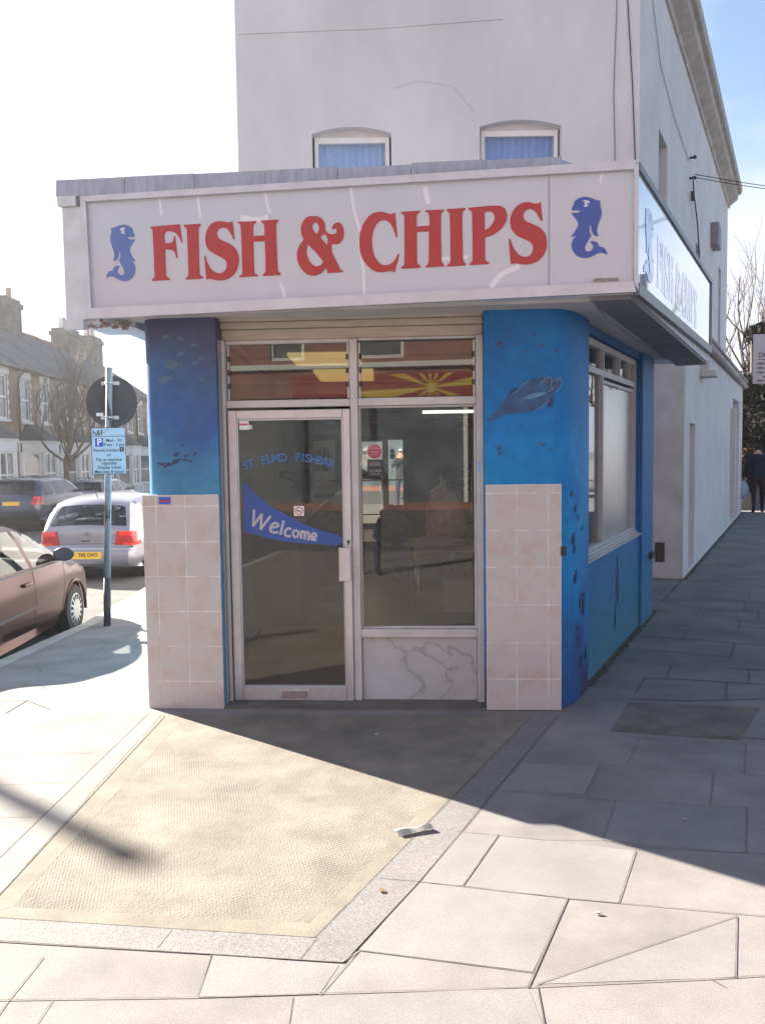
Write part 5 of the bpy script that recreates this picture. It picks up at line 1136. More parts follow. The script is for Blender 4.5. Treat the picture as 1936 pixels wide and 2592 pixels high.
bm = nb(); box(bm, a.x + W_*.82, a.x + W_*.94, -.0580, -.0562, a.y - H_*.515, a.y - H_*.415); ps = obj('zone_letter_panel', bm, K['ink'], pp); pt('lettering', 'I', .88, .465, .05, K['white'], par=ps, y=-.0588)
# timber pole out of frame on the far pavement: its shadow crosses the foreground
tp = thing('telegraph_pole', 'tall dark timber pole left of the frame casting the blurred shadow on the paving', 'pole', (-13.1, 13.78, zfar(0, 13) - .1))
bm = nb(); tube(bm, [(0, 0, 0), (0, 0, 8.05)], [.085, .06], 12); obj('pole_shaft', bm, K['bark'], tp); bm = nb(); bevbox(bm, -.06, .06, -.06, .06, 8.03, 8.15, .015); obj('pole_cap', bm, K['lead'], tp)
# ------------------------------------------------------------ cars: x forward, y left, z up, origin on the road under the middle
def pip(p, poly):
    x, y = p[0], p[1]; c = False; n = len(poly); j = n - 1
    for i in range(n):
        a, b = poly[i], poly[j]
        if (a[1] > y) != (b[1] > y) and x < (b[0]-a[0])*(y-a[1])/(b[1]-a[1]) + a[0]: c = not c
        j = i
    return c
def dseg(p, a, b):
    ax, ay = a[0], a[1]; dx, dy = b[0]-ax, b[1]-ay; L = dx*dx + dy*dy
    t = 0 if L < 1e-12 else max(0, min(1, ((p[0]-ax)*dx + (p[1]-ay)*dy)/L)); return math.hypot(p[0]-ax-dx*t, p[1]-ay-dy*t)
def dpoly(p, poly): return min(dseg(p, poly[i-1], poly[i]) for i in range(len(poly)))
def dens(poly, step):
    o = []
    for i in range(len(poly)):
        a, b = Vector(poly[i][:2]), Vector(poly[(i+1) % len(poly)][:2]); n = max(1, int((b-a).length/step))
        for k in range(n): o.append(a.lerp(b, k/n))
    return o
def panelize(outer, regions, step):
    """triangulate a 2D outline with region boundaries; returns verts, [(tri, region index or -1)]"""
    V = []; E = []
    def addl(l):
        s = len(V); V.extend(Vector((p[0], p[1])) for p in l); E.extend((s+i, s+(i+1) % len(l)) for i in range(len(l)))
    addl(outer)
    for r in regions: addl(r)
    xs = [p[0] for p in outer]; ys = [p[1] for p in outer]; j = 0; y = min(ys)
    while y < max(ys):
        x = min(xs) + (step/2 if j % 2 else 0)
        while x < max(xs):
            p = (x, y)
            if pip(p, outer) and dpoly(p, outer) > step*.45 and all(dpoly(p, r) > step*.4 for r in regions): V.append(Vector(p))
            x += step
        y += step*.87; j += 1
    vo, _, fo, *_r = delaunay_2d_cdt(V, E, [], 0, 1e-6)
    res = []
    for f in fo:
        c = ((vo[f[0]].x+vo[f[1]].x+vo[f[2]].x)/3, (vo[f[0]].y+vo[f[1]].y+vo[f[2]].y)/3)
        if not pip(c, outer): continue
        k = -1
        for i, r in enumerate(regions):
            if pip(c, r): k = i
        res.append((f, k))
    return vo, res
SPLIT = {'mirror', 'mirror_glass', 'wheel_arch_lip', 'handle', 'door_seam', 'rubbing_strip', 'belt_trim', 'sill', 'window_chrome', 'roof_rail'}
def wheel(t, x, y, r, w_, style):
    s = 1 if y > 0 else -1
    bm = nb(); prof = [(r*.66, -w_/2), (r*.93, -w_/2), (r, -w_/2+.025), (r, w_/2-.025), (r*.93, w_/2), (r*.66, w_/2)]
    lathe(bm, prof, (x, y, r), 36, 'Y'); wl_ = obj('wheel', bm, K['tyre'], t, True, auto=40)
    bm = nb(); yo = y + s*(w_/2 - .012 if style == 'trim' else w_/2 + .006)
    if style == 'trim':
        lathe(bm, [(r*.16, yo + s*.028), (r*.30, yo + s*.026), (r*.62, yo + s*.020), (r*.67, yo), (r*.67, yo - s*.02)][::1], (x, 0, r), 48, 'Y'); o = obj('wheel_trim', bm, K['hubcap'], wl_, True, auto=40)
        bm = nb()
        for k in range(15):
            a = 2*math.pi*k/15; c_, s_ = math.cos(a), math.sin(a)
            P = [(r*.40, -.012), (r*.59, -.020), (r*.59, .020), (r*.40, .012)]
            ext(bm, [Vector((u*c_ - v*s_, u*s_ + v*c_)) for u, v in P], [], lambda u, v, d: (x+u, yo + s*d, r+v), .0205, .0262 if True else 0)
        for v in bm.verts: pass
        obj('vent', bm, K['dark'], wl_)
    else:
        lathe(bm, [(r*.62, yo - s*.06), (r*.64, yo - s*.005), (r*.70, yo), (r*.70, yo - s*.03)], (x, 0, r), 40, 'Y'); lathe(bm, [(r*.10, yo + s*.010), (r*.13, yo), (r*.15, yo - s*.05)], (x, 0, r), 20, 'Y')
        n = 10 if style == 'multi' else 5
        for k in range(n):
            for q in ((-.055, .055) if style == 'multi' else (-.10, .10)):
                a0, a1 = 2*math.pi*k/n + q*.6, 2*math.pi*k/n + q*2.0
                tube(bm, [(x + r*.10*math.cos(a0), yo, r + r*.10*math.sin(a0)), (x + r*.66*math.cos(a1), yo - s*.004, r + r*.66*math.sin(a1))], .013 if style == 'multi' else .022, 5)
        obj('rim', bm, K['rim'], wl_, True, auto=40); bm = nb(); lathe(bm, [(r*.64, yo - s*.075), (r*.64, yo - s*.08)], (x, 0, r), 30, 'Y'); obj('brake', bm, K['dark'], wl_)
    return wl_
def car(name, label, cat, loc, rz, D, paint, group='cars parked along the side street'):
    t = thing(name, label, cat, loc, rz, group)
    out = spl(D['outline'], True, 6); zb, zr_, W = D['belt'], D['roof'], D['W']; x0 = min(p.x for p in out); x1 = max(p.x for p in out); xm = (x0+x1)/2; Lh = (x1-x0)/2
    arches = D['arches']; ra = D['ra']; r_ = D['r']; rnd = D.get('round', .07)
    # outline bottom with arch notches
    O2 = []
    bot = D['bottom']
    for p in out: O2.append(p)
    # insert arches: the outline's last corner pair is the bottom edge (front bottom -> rear bottom)
    for ax in sorted(arches, reverse=True):
        O2.append(Vector((ax + ra, bot)))
        for k in range(0, 19):
            a = math.pi*k/18; O2.append(Vector((ax + ra*math.cos(a), max(bot, r_ + ra*math.sin(a)))))
        O2.append(Vector((ax - ra, bot)))
    full = [p for p in dens(out, .09)]
    def Wd(x, z):
        q = abs(x - xm)/Lh; y = W*(1 - D.get('plan', .10)*q**3.2)
        if z > zb: y *= 1 - D['tumble']*((z-zb)/(zr_-zb))**1.15
        else:
            k = (zb - z)/zb; y *= 1 - .035*k**2.5 - .02*(1 - min(1, abs(z - zb*.78)/(zb*.3)))*0
            y += .012*math.exp(-((z - zb*.80)/.05)**2)
        d = dpoly((x, z), full)
        if d < rnd: y -= rnd - math.sqrt(max(0, rnd*rnd - (rnd-d)**2))
        return y
    wins = [dens(spl(wd, True, 5), .12) for wd in D['windows']]; lamps = [dens(p, .08) for p in D.get('side_lamps', [])]
    vo, tris = panelize(dens(O2, .07), wins + lamps, .085)
    B, G, Lm = nb(), [nb() for _ in wins], [nb() for _ in lamps]
    for s in (1, -1):
        cache = {}
        for f, k in tris:
            bm_ = B if k < 0 else (G[k] if k < len(wins) else Lm[k-len(wins)])
            vs = []
            for i in f:
                key = (id(bm_), i)
                if key not in cache: cache[key] = bm_.verts.new((vo[i].x, s*Wd(vo[i].x, vo[i].y), vo[i].y))
                vs.append(cache[key])
            try: bm_.faces.new(vs)
            except ValueError: pass
    # centre strip from the rear bottom over the roof to the front bottom
    oi = D['top']                                             # number of outline control points on the strip
    st = spl(D['outline'][:oi], False, 6); ss = [0.0]
    for p, q in zip(st, st[1:]): ss.append(ss[-1] + (q-p).length)
    def at(s):
        s = max(0, min(ss[-1], s))
        for i in range(len(ss)-1):
            if s <= ss[i+1] + 1e-9:
                q = (s-ss[i])/max(1e-9, ss[i+1]-ss[i]); p = st[i].lerp(st[i+1], q); d = (st[min(i+2, len(st)-1)] - st[max(0, i-1)]).normalized(); return p, Vector((-d.y, d.x))
    rear_end = D['rear_s']; 
    def s_rear(z):                                            # arc length where the rear face reaches height z
        s = 0.0
        while s < ss[-1]:
            if at(s)[0].y >= z: return s
            s += .01
        return s
    def s_front(x):
        s = ss[-1]
        while s > 0:
            p, n_ = at(s)
            if p.x <= x and p.y > zb*.9: return s
            s -= .01
        return 0
    def We(s): p, n_ = at(s); return Wd(p.x, p.y)
    regs = []; names = []
    for nm_, kind, poly in D['strip']:
        if kind == 'r': regs.append(dens([(y, s_rear(z)) for y, z in poly], .10))
        else: regs.append(dens([(y, s_front(x)) for y, x in poly], .10))
        names.append(nm_)
    N = 90; outer = [(We(ss[-1]*k/N), ss[-1]*k/N) for k in range(N+1)] + [(-We(ss[-1]*k/N), ss[-1]*k/N) for k in range(N, -1, -1)]
    for i in range(len(regs)):                                # keep regions inside the edges
        regs[i] = [Vector((max(-We(p[1]) + .012, min(We(p[1]) - .012, p[0])), p[1])) for p in regs[i]]
    vo, tris = panelize(outer, regs, .095)
    SB = [nb() for _ in regs]
    def S3(y, s):
        p, n_ = at(s); v = y/max(.01, We(s)); c_ = D.get('crown', .05)*(1 - v*v); return (p.x + n_.x*c_, y, p.y + n_.y*c_)
    cache = {}
    for f, k in tris:
        bm_ = B if k < 0 else SB[k]; vs = []
        for i in f:
            key = (id(bm_), i)
            if key not in cache: cache[key] = bm_.verts.new(S3(vo[i].x, vo[i].y))
            vs.append(cache[key])
        try: bm_.faces.new(vs)
        except ValueError: pass
    bmesh.ops.remove_doubles(B, verts=B.verts, dist=.004)
    def half(bm_, sgn):
        c_ = bm_.copy(); bmesh.ops.delete(c_, geom=[v for v in c_.verts if v.co.y*sgn < 0], context='VERTS'); return c_
    body = obj('body', B, paint, t, True, auto=38)
    gm = D.get('glass', K['cglass'])
    for g in G:
        for sgn in (1, -1): obj('side_window', half(g, sgn), gm, t, True)
        g.free()
    for l_ in Lm:
        for sgn in (1, -1): obj('rear_lamp', half(l_, sgn), K['lamp_red'], t, True)
        l_.free()
    MT = {'rear_window': D.get('rglass', gm), 'windscreen': gm, 'rear_lamp': K['lamp_red'], 'number_plate': K['plate_yellow'], 'bumper_strip': D.get('strip_mat', paint), 'tailgate_gap': K['dark'], 'headlamp': K['chrome'], 'rear_panel': K['black']}
    parts = {}
    for nm_, bm_ in zip(names, SB): parts.setdefault(nm_, []).append(obj(nm_, bm_, MT[nm_], t, True))
    for ax in arches:
        for sgn in (1, -1):
            wheel(t, ax, sgn*(W - D['ww']/2 - .015), r_, D['ww'], D['style'])
    if 'lamp' in D:                                           # wrap-round rear lamps, proud of the corner
        z0, z1, ya, yb, la, lb = D['lamp']
        for sgn in (1, -1):
            bm = nb(); rows = []; bm2 = nb()
            for j in range(7):
                q = j/6; z = z0 + (z1-z0)*q; s = s_rear(z); e = We(s); yin = ya + (yb-ya)*q; ln = la + (lb-la)*q; ox = at(s)[0].x; row = []
                for i in range(6):
                    y = yin + (e - yin)*i/6; p = S3(y, s); row.append(bm.verts.new((p[0]-.010, sgn*(y + .004*i/6), p[2])))
                for i in range(8):
                    x = ox + ln*(i/7)**1.6; row.append(bm.verts.new((x - .010*(1 - i/7), sgn*(Wd(x, z) + .010), z)))
                rows.append(row)
            for r0, r1 in zip(rows, rows[1:]):
                for i in range(len(r0)-1): bm.faces.new((r0[i], r0[i+1], r1[i+1], r1[i]))
            lp = obj('rear_lamp', bm, K['lamp_red'], t, True)
            b3 = nb()
            for (ja, jb, ia, ib) in ((4, 6, 1, 9), (0, 1, 3, 12)):
                g = [[b3.verts.new(Vector(rw_co) + Vector((-.003, sgn*.003, 0))) for rw_co in [lp.data.vertices[j*14 + i].co for i in range(ia, ib+1)]] for j in range(ja, jb+1)]
                for r0, r1 in zip(g, g[1:]):
                    for i in range(len(r0)-1): b3.faces.new((r0[i], r0[i+1], r1[i+1], r1[i]))
            obj('lens', b3, K['lamp_bright'], lp, True)
    bm = nb(); box(bm, x0+.12, x1-.12, -W+.16, W-.16, bot+.01, bot+.06)
    for ax in arches:
        lathe(bm, [(ra+.01, -W+.30), (ra+.01, W-.30)], (ax, 0, r_+.02), 20, 'Y')
    box(bm, x0+.3, x1-.5, -W+.2, W-.2, bot+.07, bot+.28); obj('underbody', bm, K['dark'], t)
    bm = nb()                                                 # seats and dash seen through the glass
    for sx in D['seats']:
        for sy in (-.36, .36): bevbox(bm, sx-.10, sx+.12, sy-.24, sy+.24, bot+.3, zb+.12, .06, 2); bevbox(bm, sx-.06, sx+.05, sy-.13, sy+.13, zb+.16, zb+.33, .04, 2); bevbox(bm, sx, sx+.5, sy-.25, sy+.25, bot+.29, bot+.5, .05, 2)
    bevbox(bm, D['dash'], D['dash']+.45, -W+.17, W-.17, zb-.35, zb+.02, .05, 2); obj('interior', bm, mat(name + '_cloth', (0.05, 0.05, 0.055), 0.9), t)
    for nm_, mt_, fn in D.get('extras', []):
        bm = nb(); fn(bm, S3, s_rear, Wd)
        if nm_ in SPLIT:
            for sgn in (1, -1):
                h_ = half(bm, sgn)
                if nm_ == 'wheel_arch_lip':
                    for sx in (1, -1):
                        q_ = h_.copy(); bmesh.ops.delete(q_, geom=[v for v in q_.verts if v.co.x*sx < 0], context='VERTS'); obj(nm_, q_, mt_, t, True, auto=40)
                    h_.free()
                else: obj(nm_, h_, mt_, t, True, auto=40)
            bm.free()
        else: obj(nm_, bm, mt_, t, True, auto=40)
    return t, body, S3, s_rear, parts, Wd
PT = {}
PT['silver'] = mat('silver_car_paint', (0.27, 0.27, 0.32), 0.34, metal=0.5, coat=0.6); PT['maroon'] = mat('brown_maroon_car_paint', (0.062, 0.019, 0.017), 0.26, metal=0.75, spec=0.3)
PT['navy'] = mat('dark_blue_grey_car_paint', (0.030, 0.045, 0.085), 0.25, metal=0.3, coat=0.8); PT['grey'] = mat('silver_grey_car_paint', (0.30, 0.31, 0.33), 0.3, metal=0.5, coat=0.8)
def mirrors(x, z, w, mt=None):
    def fn(bm, S3, sr, Wd):
        for s in (1, -1):
            y = s*(Wd(x, z) + .10); t = nb(); bmesh.ops.create_icosphere(t, subdivisions=3, radius=1)
            for v in t.verts:
                v.co = Vector((v.co.x*.085, v.co.y*.115, v.co.z*.075))
                if v.co.x < -.02: v.co.x = -.02
            t.transform(Matrix.Translation((x, y, z+.05))); merge(bm, t); bevbox(bm, x-.02, x+.05, min(y, s*(Wd(x, z)-.03)), max(y, s*(Wd(x, z)-.03)), z-.02, z+.03, .01)
    return fn
def mirror_glass(x, z):
    def fn(bm, S3, sr, Wd):
        for s in (1, -1):
            y = s*(Wd(x, z)+.10); n = 16; face(bm, [(x-.0225, y+.098*math.cos(2*math.pi*k/n), z+.05+.060*math.sin(2*math.pi*k/n)) for k in range(n)])
    return fn
def handles(lst):
    def fn(bm, S3, sr, Wd):
        for x, z in lst:
            for s in (1, -1): y = Wd(x, z); bevbox(bm, x-.09, x+.09, min(s*(y-.01), s*(y+.03)), max(s*(y-.01), s*(y+.03)), z-.018, z+.018, .008)
    return fn
def seams(lines, w=.008):
    def fn(bm, S3, sr, Wd):
        for ln in lines:
            P = spl([ln[0]] + [(*p, 1) for p in ln[1:-1]] + [ln[-1]], False, 6); r = ribbon(P, w); n = len(P)
            for s in (1, -1):
                V = [bm.verts.new((p.x, s*(Wd(p.x, p.y)+.0025), p.y)) for p in r]
                for i in range(n-1): bm.faces.new((V[i], V[i+1], V[2*n-2-i], V[2*n-1-i]))
    return fn
def surf_patch(poly, off, nu=10):
    """thin patch lying on the rear face: rectangle y0,y1,z0,z1"""
    def fn(bm, S3, sr, Wd):
        y0, y1, z0, z1 = poly; g = []
        for i in range(nu+1):
            row = []
            for j in range(5):
                y = y0 + (y1-y0)*i/nu; z = z0 + (z1-z0)*j/4; p = S3(y, sr(z)); row.append(bm.verts.new((p[0]-off, p[1], p[2])))
            g.append(row)
        for i in range(nu):
            for j in range(4): bm.faces.new((g[i][j], g[i+1][j], g[i+1][j+1], g[i][j+1]))
    return fn
# --- silver hatchback seen from behind
GOLF = dict(outline=[(-2.06,.30),(-2.10,.36,1),(-2.11,.48,1),(-2.08,.60,1),(-2.03,.66,1),(-2.03,.90,1),(-1.98,.98,1),(-1.66,1.33,1),(-1.50,1.395,1),(-1.1,1.43,1),(-.5,1.44,1),(.0,1.40,1),(.35,1.30,1),(.95,.98,1),(1.05,.94,1),(1.6,.87,1),(1.95,.76,1),(2.06,.60,1),(2.07,.42,1),(2.02,.24)],
    top=20, rear_s=1.0, belt=.92, roof=1.44, W=.875, tumble=.19, plan=.085, round=.085, crown=.055, bottom=.24, arches=[-1.25, 1.26], ra=.345, r=.305, ww=.20, style='trim', seats=[-.95, .05], dash=.55,
    windows=[[(-1.52,1.02,1),(-1.40,1.28,1),(-1.12,1.36,1),(-.90,1.38),(-.90,.95),(-1.3,.955,1)], [(-.83,.95),(-.83,1.385),(-.4,1.385,1),(-.05,1.34,1),(.28,1.22,1),(.78,.95)]], lamp=(.665,.905,.475,.515,.27,.10),
    strip=[('rear_window','r',[(-.665,.985),(.665,.985),(.63,1.10),(.57,1.285),(.53,1.31),(-.53,1.31),(-.57,1.285),(-.63,1.10)]), ('windscreen','f',[(-.62,.92),(.62,.92),(.54,.36),(-.54,.36)]),
      ('number_plate','r',[(-.26,.445),(.26,.445),(.26,.555),(-.26,.555)])],
    extras=[('bumper_gap', K['dark'], surf_patch((-.78,.78,.636,.646), .004)), ('tailgate_gap', K['dark'], surf_patch((-.60,.60,.690,.698), .004)), ('bumper_strip', mat('silver_bumper_strip', (.42,.42,.45), .35, metal=.5), surf_patch((-.76,.76,.575,.605), .008)), ('mirror', PT['silver'], mirrors(.62,.95,0)), ('door_seam', K['dark'], seams([[(-.86,.93),(-.86,.3)],[(.78,.9),(.74,.3)]])), ('handle', PT['silver'], handles([(-.70,.80)]))])
gy = 14.9 + 2.07; gx = -5.04
golf, gb, S3, sr, parts, Wd = car('silver_hatchback', 'silver hatchback seen from behind, parked beyond the sign pole, with a yellow plate', 'car', (gx, gy, zr(-5, 15.2)), R(90), GOLF, PT['silver'])
golf.rotation_euler = (0, R(-1.0), R(90 - 1.2))
def on_rear(z, off): p = S3(0, sr(z)); return Vector((p[0]-off, 0, p[2]))
p = on_rear(.50, .005); text('lettering', 'T02 OVO', .090, K['ink'], parts['number_plate'][0], frameM((p.x, -.035, p.z), (0, -1, 0), (-.1, 0, 1)), bold=.0012, ex=.0006, sx=.92)
p = on_rear(.845, .008); bm = nb()
def emb(u, v, d): return (p.x - d, -u, p.z + v)
ring = lambda r: [Vector((r*math.cos(k*math.pi/16), r*math.sin(k*math.pi/16))) for k in range(32)]
ext(bm, ring(.060), [ring(.051)[::-1]], emb, 0, .010)
for q in ([(-.026,.046),(-.004,.004)],[(.026,.046),(.004,.004)],[(-.044,.024),(-.020,-.042)],[(.044,.024),(.020,-.042)],[(-.020,-.042),(0,-.004)],[(.020,-.042),(0,-.004)]): ext(bm, ribbon([Vector(a_) for a_ in q], .010), [], emb, .001, .009)
em = obj('maker_emblem', bm, K['chrome'], golf); bm = nb(); ext(bm, ring(.050), [], emb, -.002, .0005); obj('emblem_ground', bm, mat('emblem_dark_blue', (.03,.05,.12), .3), em)
p = on_rear(.745, .006); bm = nb(); ext(bm, [Vector(q) for q in ((-.10,-.010),(.06,-.010),(.06,.010),(-.10,.010))], [], emb, 0, .004); obj('model_badge', bm, K['ink'], golf)
p = on_rear(1.02, .03); bm = nb(); tube(bm, [S3(-.02, sr(.99)), (p.x-.01, -.2, 1.02+.02), (p.x, -.46, 1.06)], .011, 6); obj('wiper', bm, K['black'], golf)
bm = nb(); tube(bm, [(-1.45, 0, 1.43), (-1.60, 0, 1.60)], [.012, .004], 6); obj('aerial', bm, K['black'], golf)
# --- maroon saloon/hatch close on the left, facing away
COR = dict(outline=[(-2.0,.32),(-2.08,.45,1),(-2.05,.75,1),(-1.98,.93,1),(-1.55,1.02,1),(-1.02,1.30,1),(-.70,1.375,1),(-.25,1.40,1),(.10,1.37,1),(.40,1.28,1),(1.02,.965,1),(1.12,.93,1),(1.55,.86,1),(1.88,.74,1),(2.03,.58,1),(2.05,.40,1),(1.99,.22)],
    lamp=(.66,.88,.46,.50,.22,.14), top=17, rear_s=1.0, belt=.915, roof=1.40, W=.85, tumble=.235, plan=.12, round=.12, crown=.055, bottom=.22, arches=[-1.22, 1.30], ra=.335, r=.295, ww=.19, style='trim', seats=[-.80, .15], dash=.72,
    windows=[[(-1.12,.97),(-.85,1.22,1),(-.55,1.33,1),(-.12,1.335),(-.02,.955)], [(.07,.952),(-.03,1.335),(.12,1.31,1),(.42,1.20,1),(.86,.945)]], strip=[('rear_window','r',[(-.58,1.05),(.58,1.05),(.50,1.32),(-.50,1.32)]), ('windscreen','f',[(-.62,.99),(.62,.99),(.52,.42),(-.52,.42)]), ('headlamp','f',[(.45,1.88),(.80,1.80),(.80,1.70),(.45,1.75)]), ('headlamp','f',[(-.45,1.88),(-.80,1.80),(-.80,1.70),(-.45,1.75)])],
    extras=[('mirror', K['black'], mirrors(.70,.96,0)), ('mirror_glass', K['house_glass'], mirror_glass(.70,.96)), ('door_seam', K['dark'], seams([[(.02,.95),(.10,.6),(.06,.26)],[(.92,.90),(.95,.6),(.88,.40),(.86,.28)],[(-1.0,.93),(-.92,.6),(-.80,.26)]])), ('handle', PT['maroon'], handles([(-.14,.80),(-.95,.80)])), ('rubbing_strip', mat('dark_maroon_strip', (.06,.03,.03), .5), seams([[(-.78,.53),(0,.53),(.80,.53)]], .035)), ('belt_trim', K['black'], seams([[(-1.12,.935),(0,.930),(.92,.922)]], .020)), ('wheel_arch_lip', PT['maroon'], lambda bm, S3, sr, Wd: [tube(bm, [(ax + .345*math.cos(a), s*(Wd(ax, .70)+.000), .295+.345*math.sin(a)) for a in [R(q) for q in range(-8, 189, 14)]], .018, 5) for ax in (-1.22, 1.30) for s in (1, -1)]), ('aerial', K['black'], lambda bm, S3, sr, Wd: tube(bm, [(-.6, 0, 1.40), (-.85, 0, 1.62)], [.010, .003], 5))])
car('maroon_car', 'dark maroon car cut by the left edge, its black door mirror sticking out', 'car', (-4.42, 10.05 - 1.30, zr(-4, 9.6) - .04), R(90.5), COR, PT['maroon'])
# --- dark off-road car
SUV = dict(outline=[(-2.32,.50),(-2.38,.62,1),(-2.37,.90,1),(-2.30,1.10,1),(-2.18,1.30,1),(-1.95,1.58,1),(-1.80,1.645,1),(-1.2,1.69,1),(-.4,1.70,1),(.25,1.64,1),(.60,1.53,1),(1.22,1.16,1),(1.32,1.12,1),(1.9,1.04,1),(2.25,.90,1),(2.38,.68,1),(2.37,.48,1),(2.28,.32)],
    top=18, rear_s=1.0, belt=1.10, roof=1.70, W=.955, tumble=.21, plan=.13, round=.12, crown=.06, bottom=.32, arches=[-1.42, 1.43], ra=.425, r=.375, ww=.26, style='multi', seats=[-.95, .20], dash=.80, glass=K['cglass_dark'],
    windows=[[(-1.98,1.20,1),(-1.85,1.42,1),(-1.62,1.55,1),(-1.42,1.58),(-1.28,1.16),(-1.7,1.155,1)], [(-1.20,1.155),(-1.36,1.585),(-.50,1.60),(-.33,1.15)], [(-.26,1.15),(-.43,1.60),(0,1.57,1),(.42,1.46,1),(1.02,1.14)]], lamp=(.90,1.14,.60,.66,.30,.22),
    strip=[('rear_window','r',[(-.68,1.18),(.68,1.18),(.60,1.55),(-.60,1.55)]), ('windscreen','f',[(-.70,1.18),(.70,1.18),(.58,.64),(-.58,.64)]), ('number_plate','r',[(-.26,.86),(.26,.86),(.26,.97),(-.26,.97)])],
    extras=[('mirror', PT['navy'], mirrors(.85,1.16,0)), ('window_chrome', K['chrome'], seams([[(-1.25,1.15),(-1.40,1.59)],[(-.295,1.145),(-.465,1.605)]], .04)), ('door_seam', K['dark'], seams([[(-.30,1.14),(-.28,.7),(-.30,.36)],[(.98,1.10),(.92,.7),(.86,.36)],[(-1.35,1.14),(-1.20,.9),(-1.0,.7),(-.98,.36)]])), ('sill', K['alu'], seams([[(-.9,.40),(0,.40),(.95,.40)]], .07)), ('roof_spoiler', PT['navy'], lambda bm, S3, sr, Wd: bevbox(bm, -2.10, -1.80, -.62, .62, 1.60, 1.66, .02)), ('rear_bumper', K['black'], surf_patch((-.80,.80,.52,.62), .01)), ('tailgate_gap', K['dark'], surf_patch((-.72,.72,.83,.84), .005))])
suv, b_, S3, sr, parts, Wd = car('off_road_car', 'large dark blue-grey off-road car parked across the street under the terrace', 'car', (-11.42, 26.9 + 2.2, zr(-11, 27.5)), R(90), SUV, PT['navy'])
# --- silver-grey estate beyond
EST = dict(outline=[(-2.30,.40),(-2.36,.52,1),(-2.34,.80,1),(-2.26,1.0,1),(-2.05,1.34,1),(-1.90,1.42,1),(-1.3,1.47,1),(-.5,1.48,1),(.05,1.44,1),(.40,1.35,1),(1.05,1.0,1),(1.15,.97,1),(1.8,.90,1),(2.2,.76,1),(2.34,.55,1),(2.33,.38,1),(2.25,.24)],
    top=17, rear_s=1.0, belt=.95, roof=1.48, W=.89, tumble=.20, plan=.12, round=.10, crown=.05, bottom=.24, arches=[-1.36, 1.38], ra=.35, r=.31, ww=.21, style='five', seats=[-.9, .15], dash=.70, glass=K['cglass_dark'],
    windows=[[(-2.0,1.02),(-1.88,1.30,1),(-1.7,1.38,1),(-1.25,1.40),(-1.15,.99)], [(-1.08,.99),(-1.18,1.405),(-.42,1.41),(-.30,.985)], [(-.23,.985),(-.34,1.41),(.05,1.37,1),(.4,1.26,1),(.90,.97)]], lamp=(.78,1.0,.58,.62,.22,.16),
    strip=[('rear_window','r',[(-.64,1.02),(.64,1.02),(.55,1.36),(-.55,1.36)]), ('windscreen','f',[(-.66,1.0),(.66,1.0),(.55,.46),(-.55,.46)]), ('number_plate','r',[(-.26,.82),(.26,.82),(.26,.93),(-.26,.93)])],
    extras=[('mirror', PT['grey'], mirrors(.78,1.0,0)), ('roof_rail', K['black'], lambda bm, S3, sr, Wd: [tube(bm, [(-1.9, s*.56, 1.45), (-1.6, s*.57, 1.53), (0, s*.57, 1.54), (.2, s*.56, 1.45)], .018, 6) for s in (1, -1)]), ('aerial', K['black'], lambda bm, S3, sr, Wd: tube(bm, [(-1.75, 0, 1.46), (-1.95, 0, 1.75)], [.012, .004], 5))])
est, b_, S3, sr, parts, Wd = car('estate_car', 'silver-grey estate car with a dark rear window parked beyond the off-road car, behind the pole', 'car', (-11.62, 34.0 + 2.3, zr(-11, 35)), R(90), EST, PT['grey'])
# ------------------------------------------------------------ people: one skinned surface each
def person(label, loc, rz, joints, edges, colour, hair, extra=None):
    """joints: name -> (x, y, z, radius); colour(v) picks the material slot from a point"""
    t = thing('person', label, 'person', loc, rz)
    me = bpy.data.meshes.new('body'); nm = list(joints); me.from_pydata([joints[k][:3] for k in nm], [(nm.index(a), nm.index(b)) for a, b in edges], [])
    o = bpy.data.objects.new('body', me); COL.objects.link(o)
    m = o.modifiers.new('skin', 'SKIN'); m.use_smooth_shade = True
    for i, k in enumerate(nm):
        r = joints[k][3]; r = r if isinstance(r, tuple) else (r, r); me.skin_vertices[0].data[i].radius = r
    me.skin_vertices[0].data[0].use_root = True
    o.modifiers.new('sub', 'SUBSURF').levels = 2; o.modifiers['sub'].render_levels = 2
    dg = bpy.context.evaluated_depsgraph_get(); m2 = bpy.data.meshes.new_from_object(o.evaluated_get(dg)); bpy.data.objects.remove(o)
    m2.name = 'body'; m2.materials.clear()
    for c in colour[1]: m2.materials.append(c)
    for p in m2.polygons: p.use_smooth = True; p.material_index = colour[0](p.center)
    b = bpy.data.objects.new('body', m2); COL.objects.link(b); b.parent = t
    bm = nb(); hx, hy, hz, hr = hair; tt = nb(); bmesh.ops.create_icosphere(tt, subdivisions=3, radius=hr)
    for v in tt.verts:
        v.co.z *= 1.12; v.co.x *= .88
        if v.co.z < -.15*hr and v.co.y > -.2*hr: v.co *= .80
        if v.co.y > .55*hr and v.co.z < .45*hr: v.co *= .80
    tt.transform(Matrix.Translation((hx, hy, hz))); merge(bm, tt); hm = extra['hair']; obj(extra.get('hair_name', 'hair'), bm, hm, t, True)
    return t, b
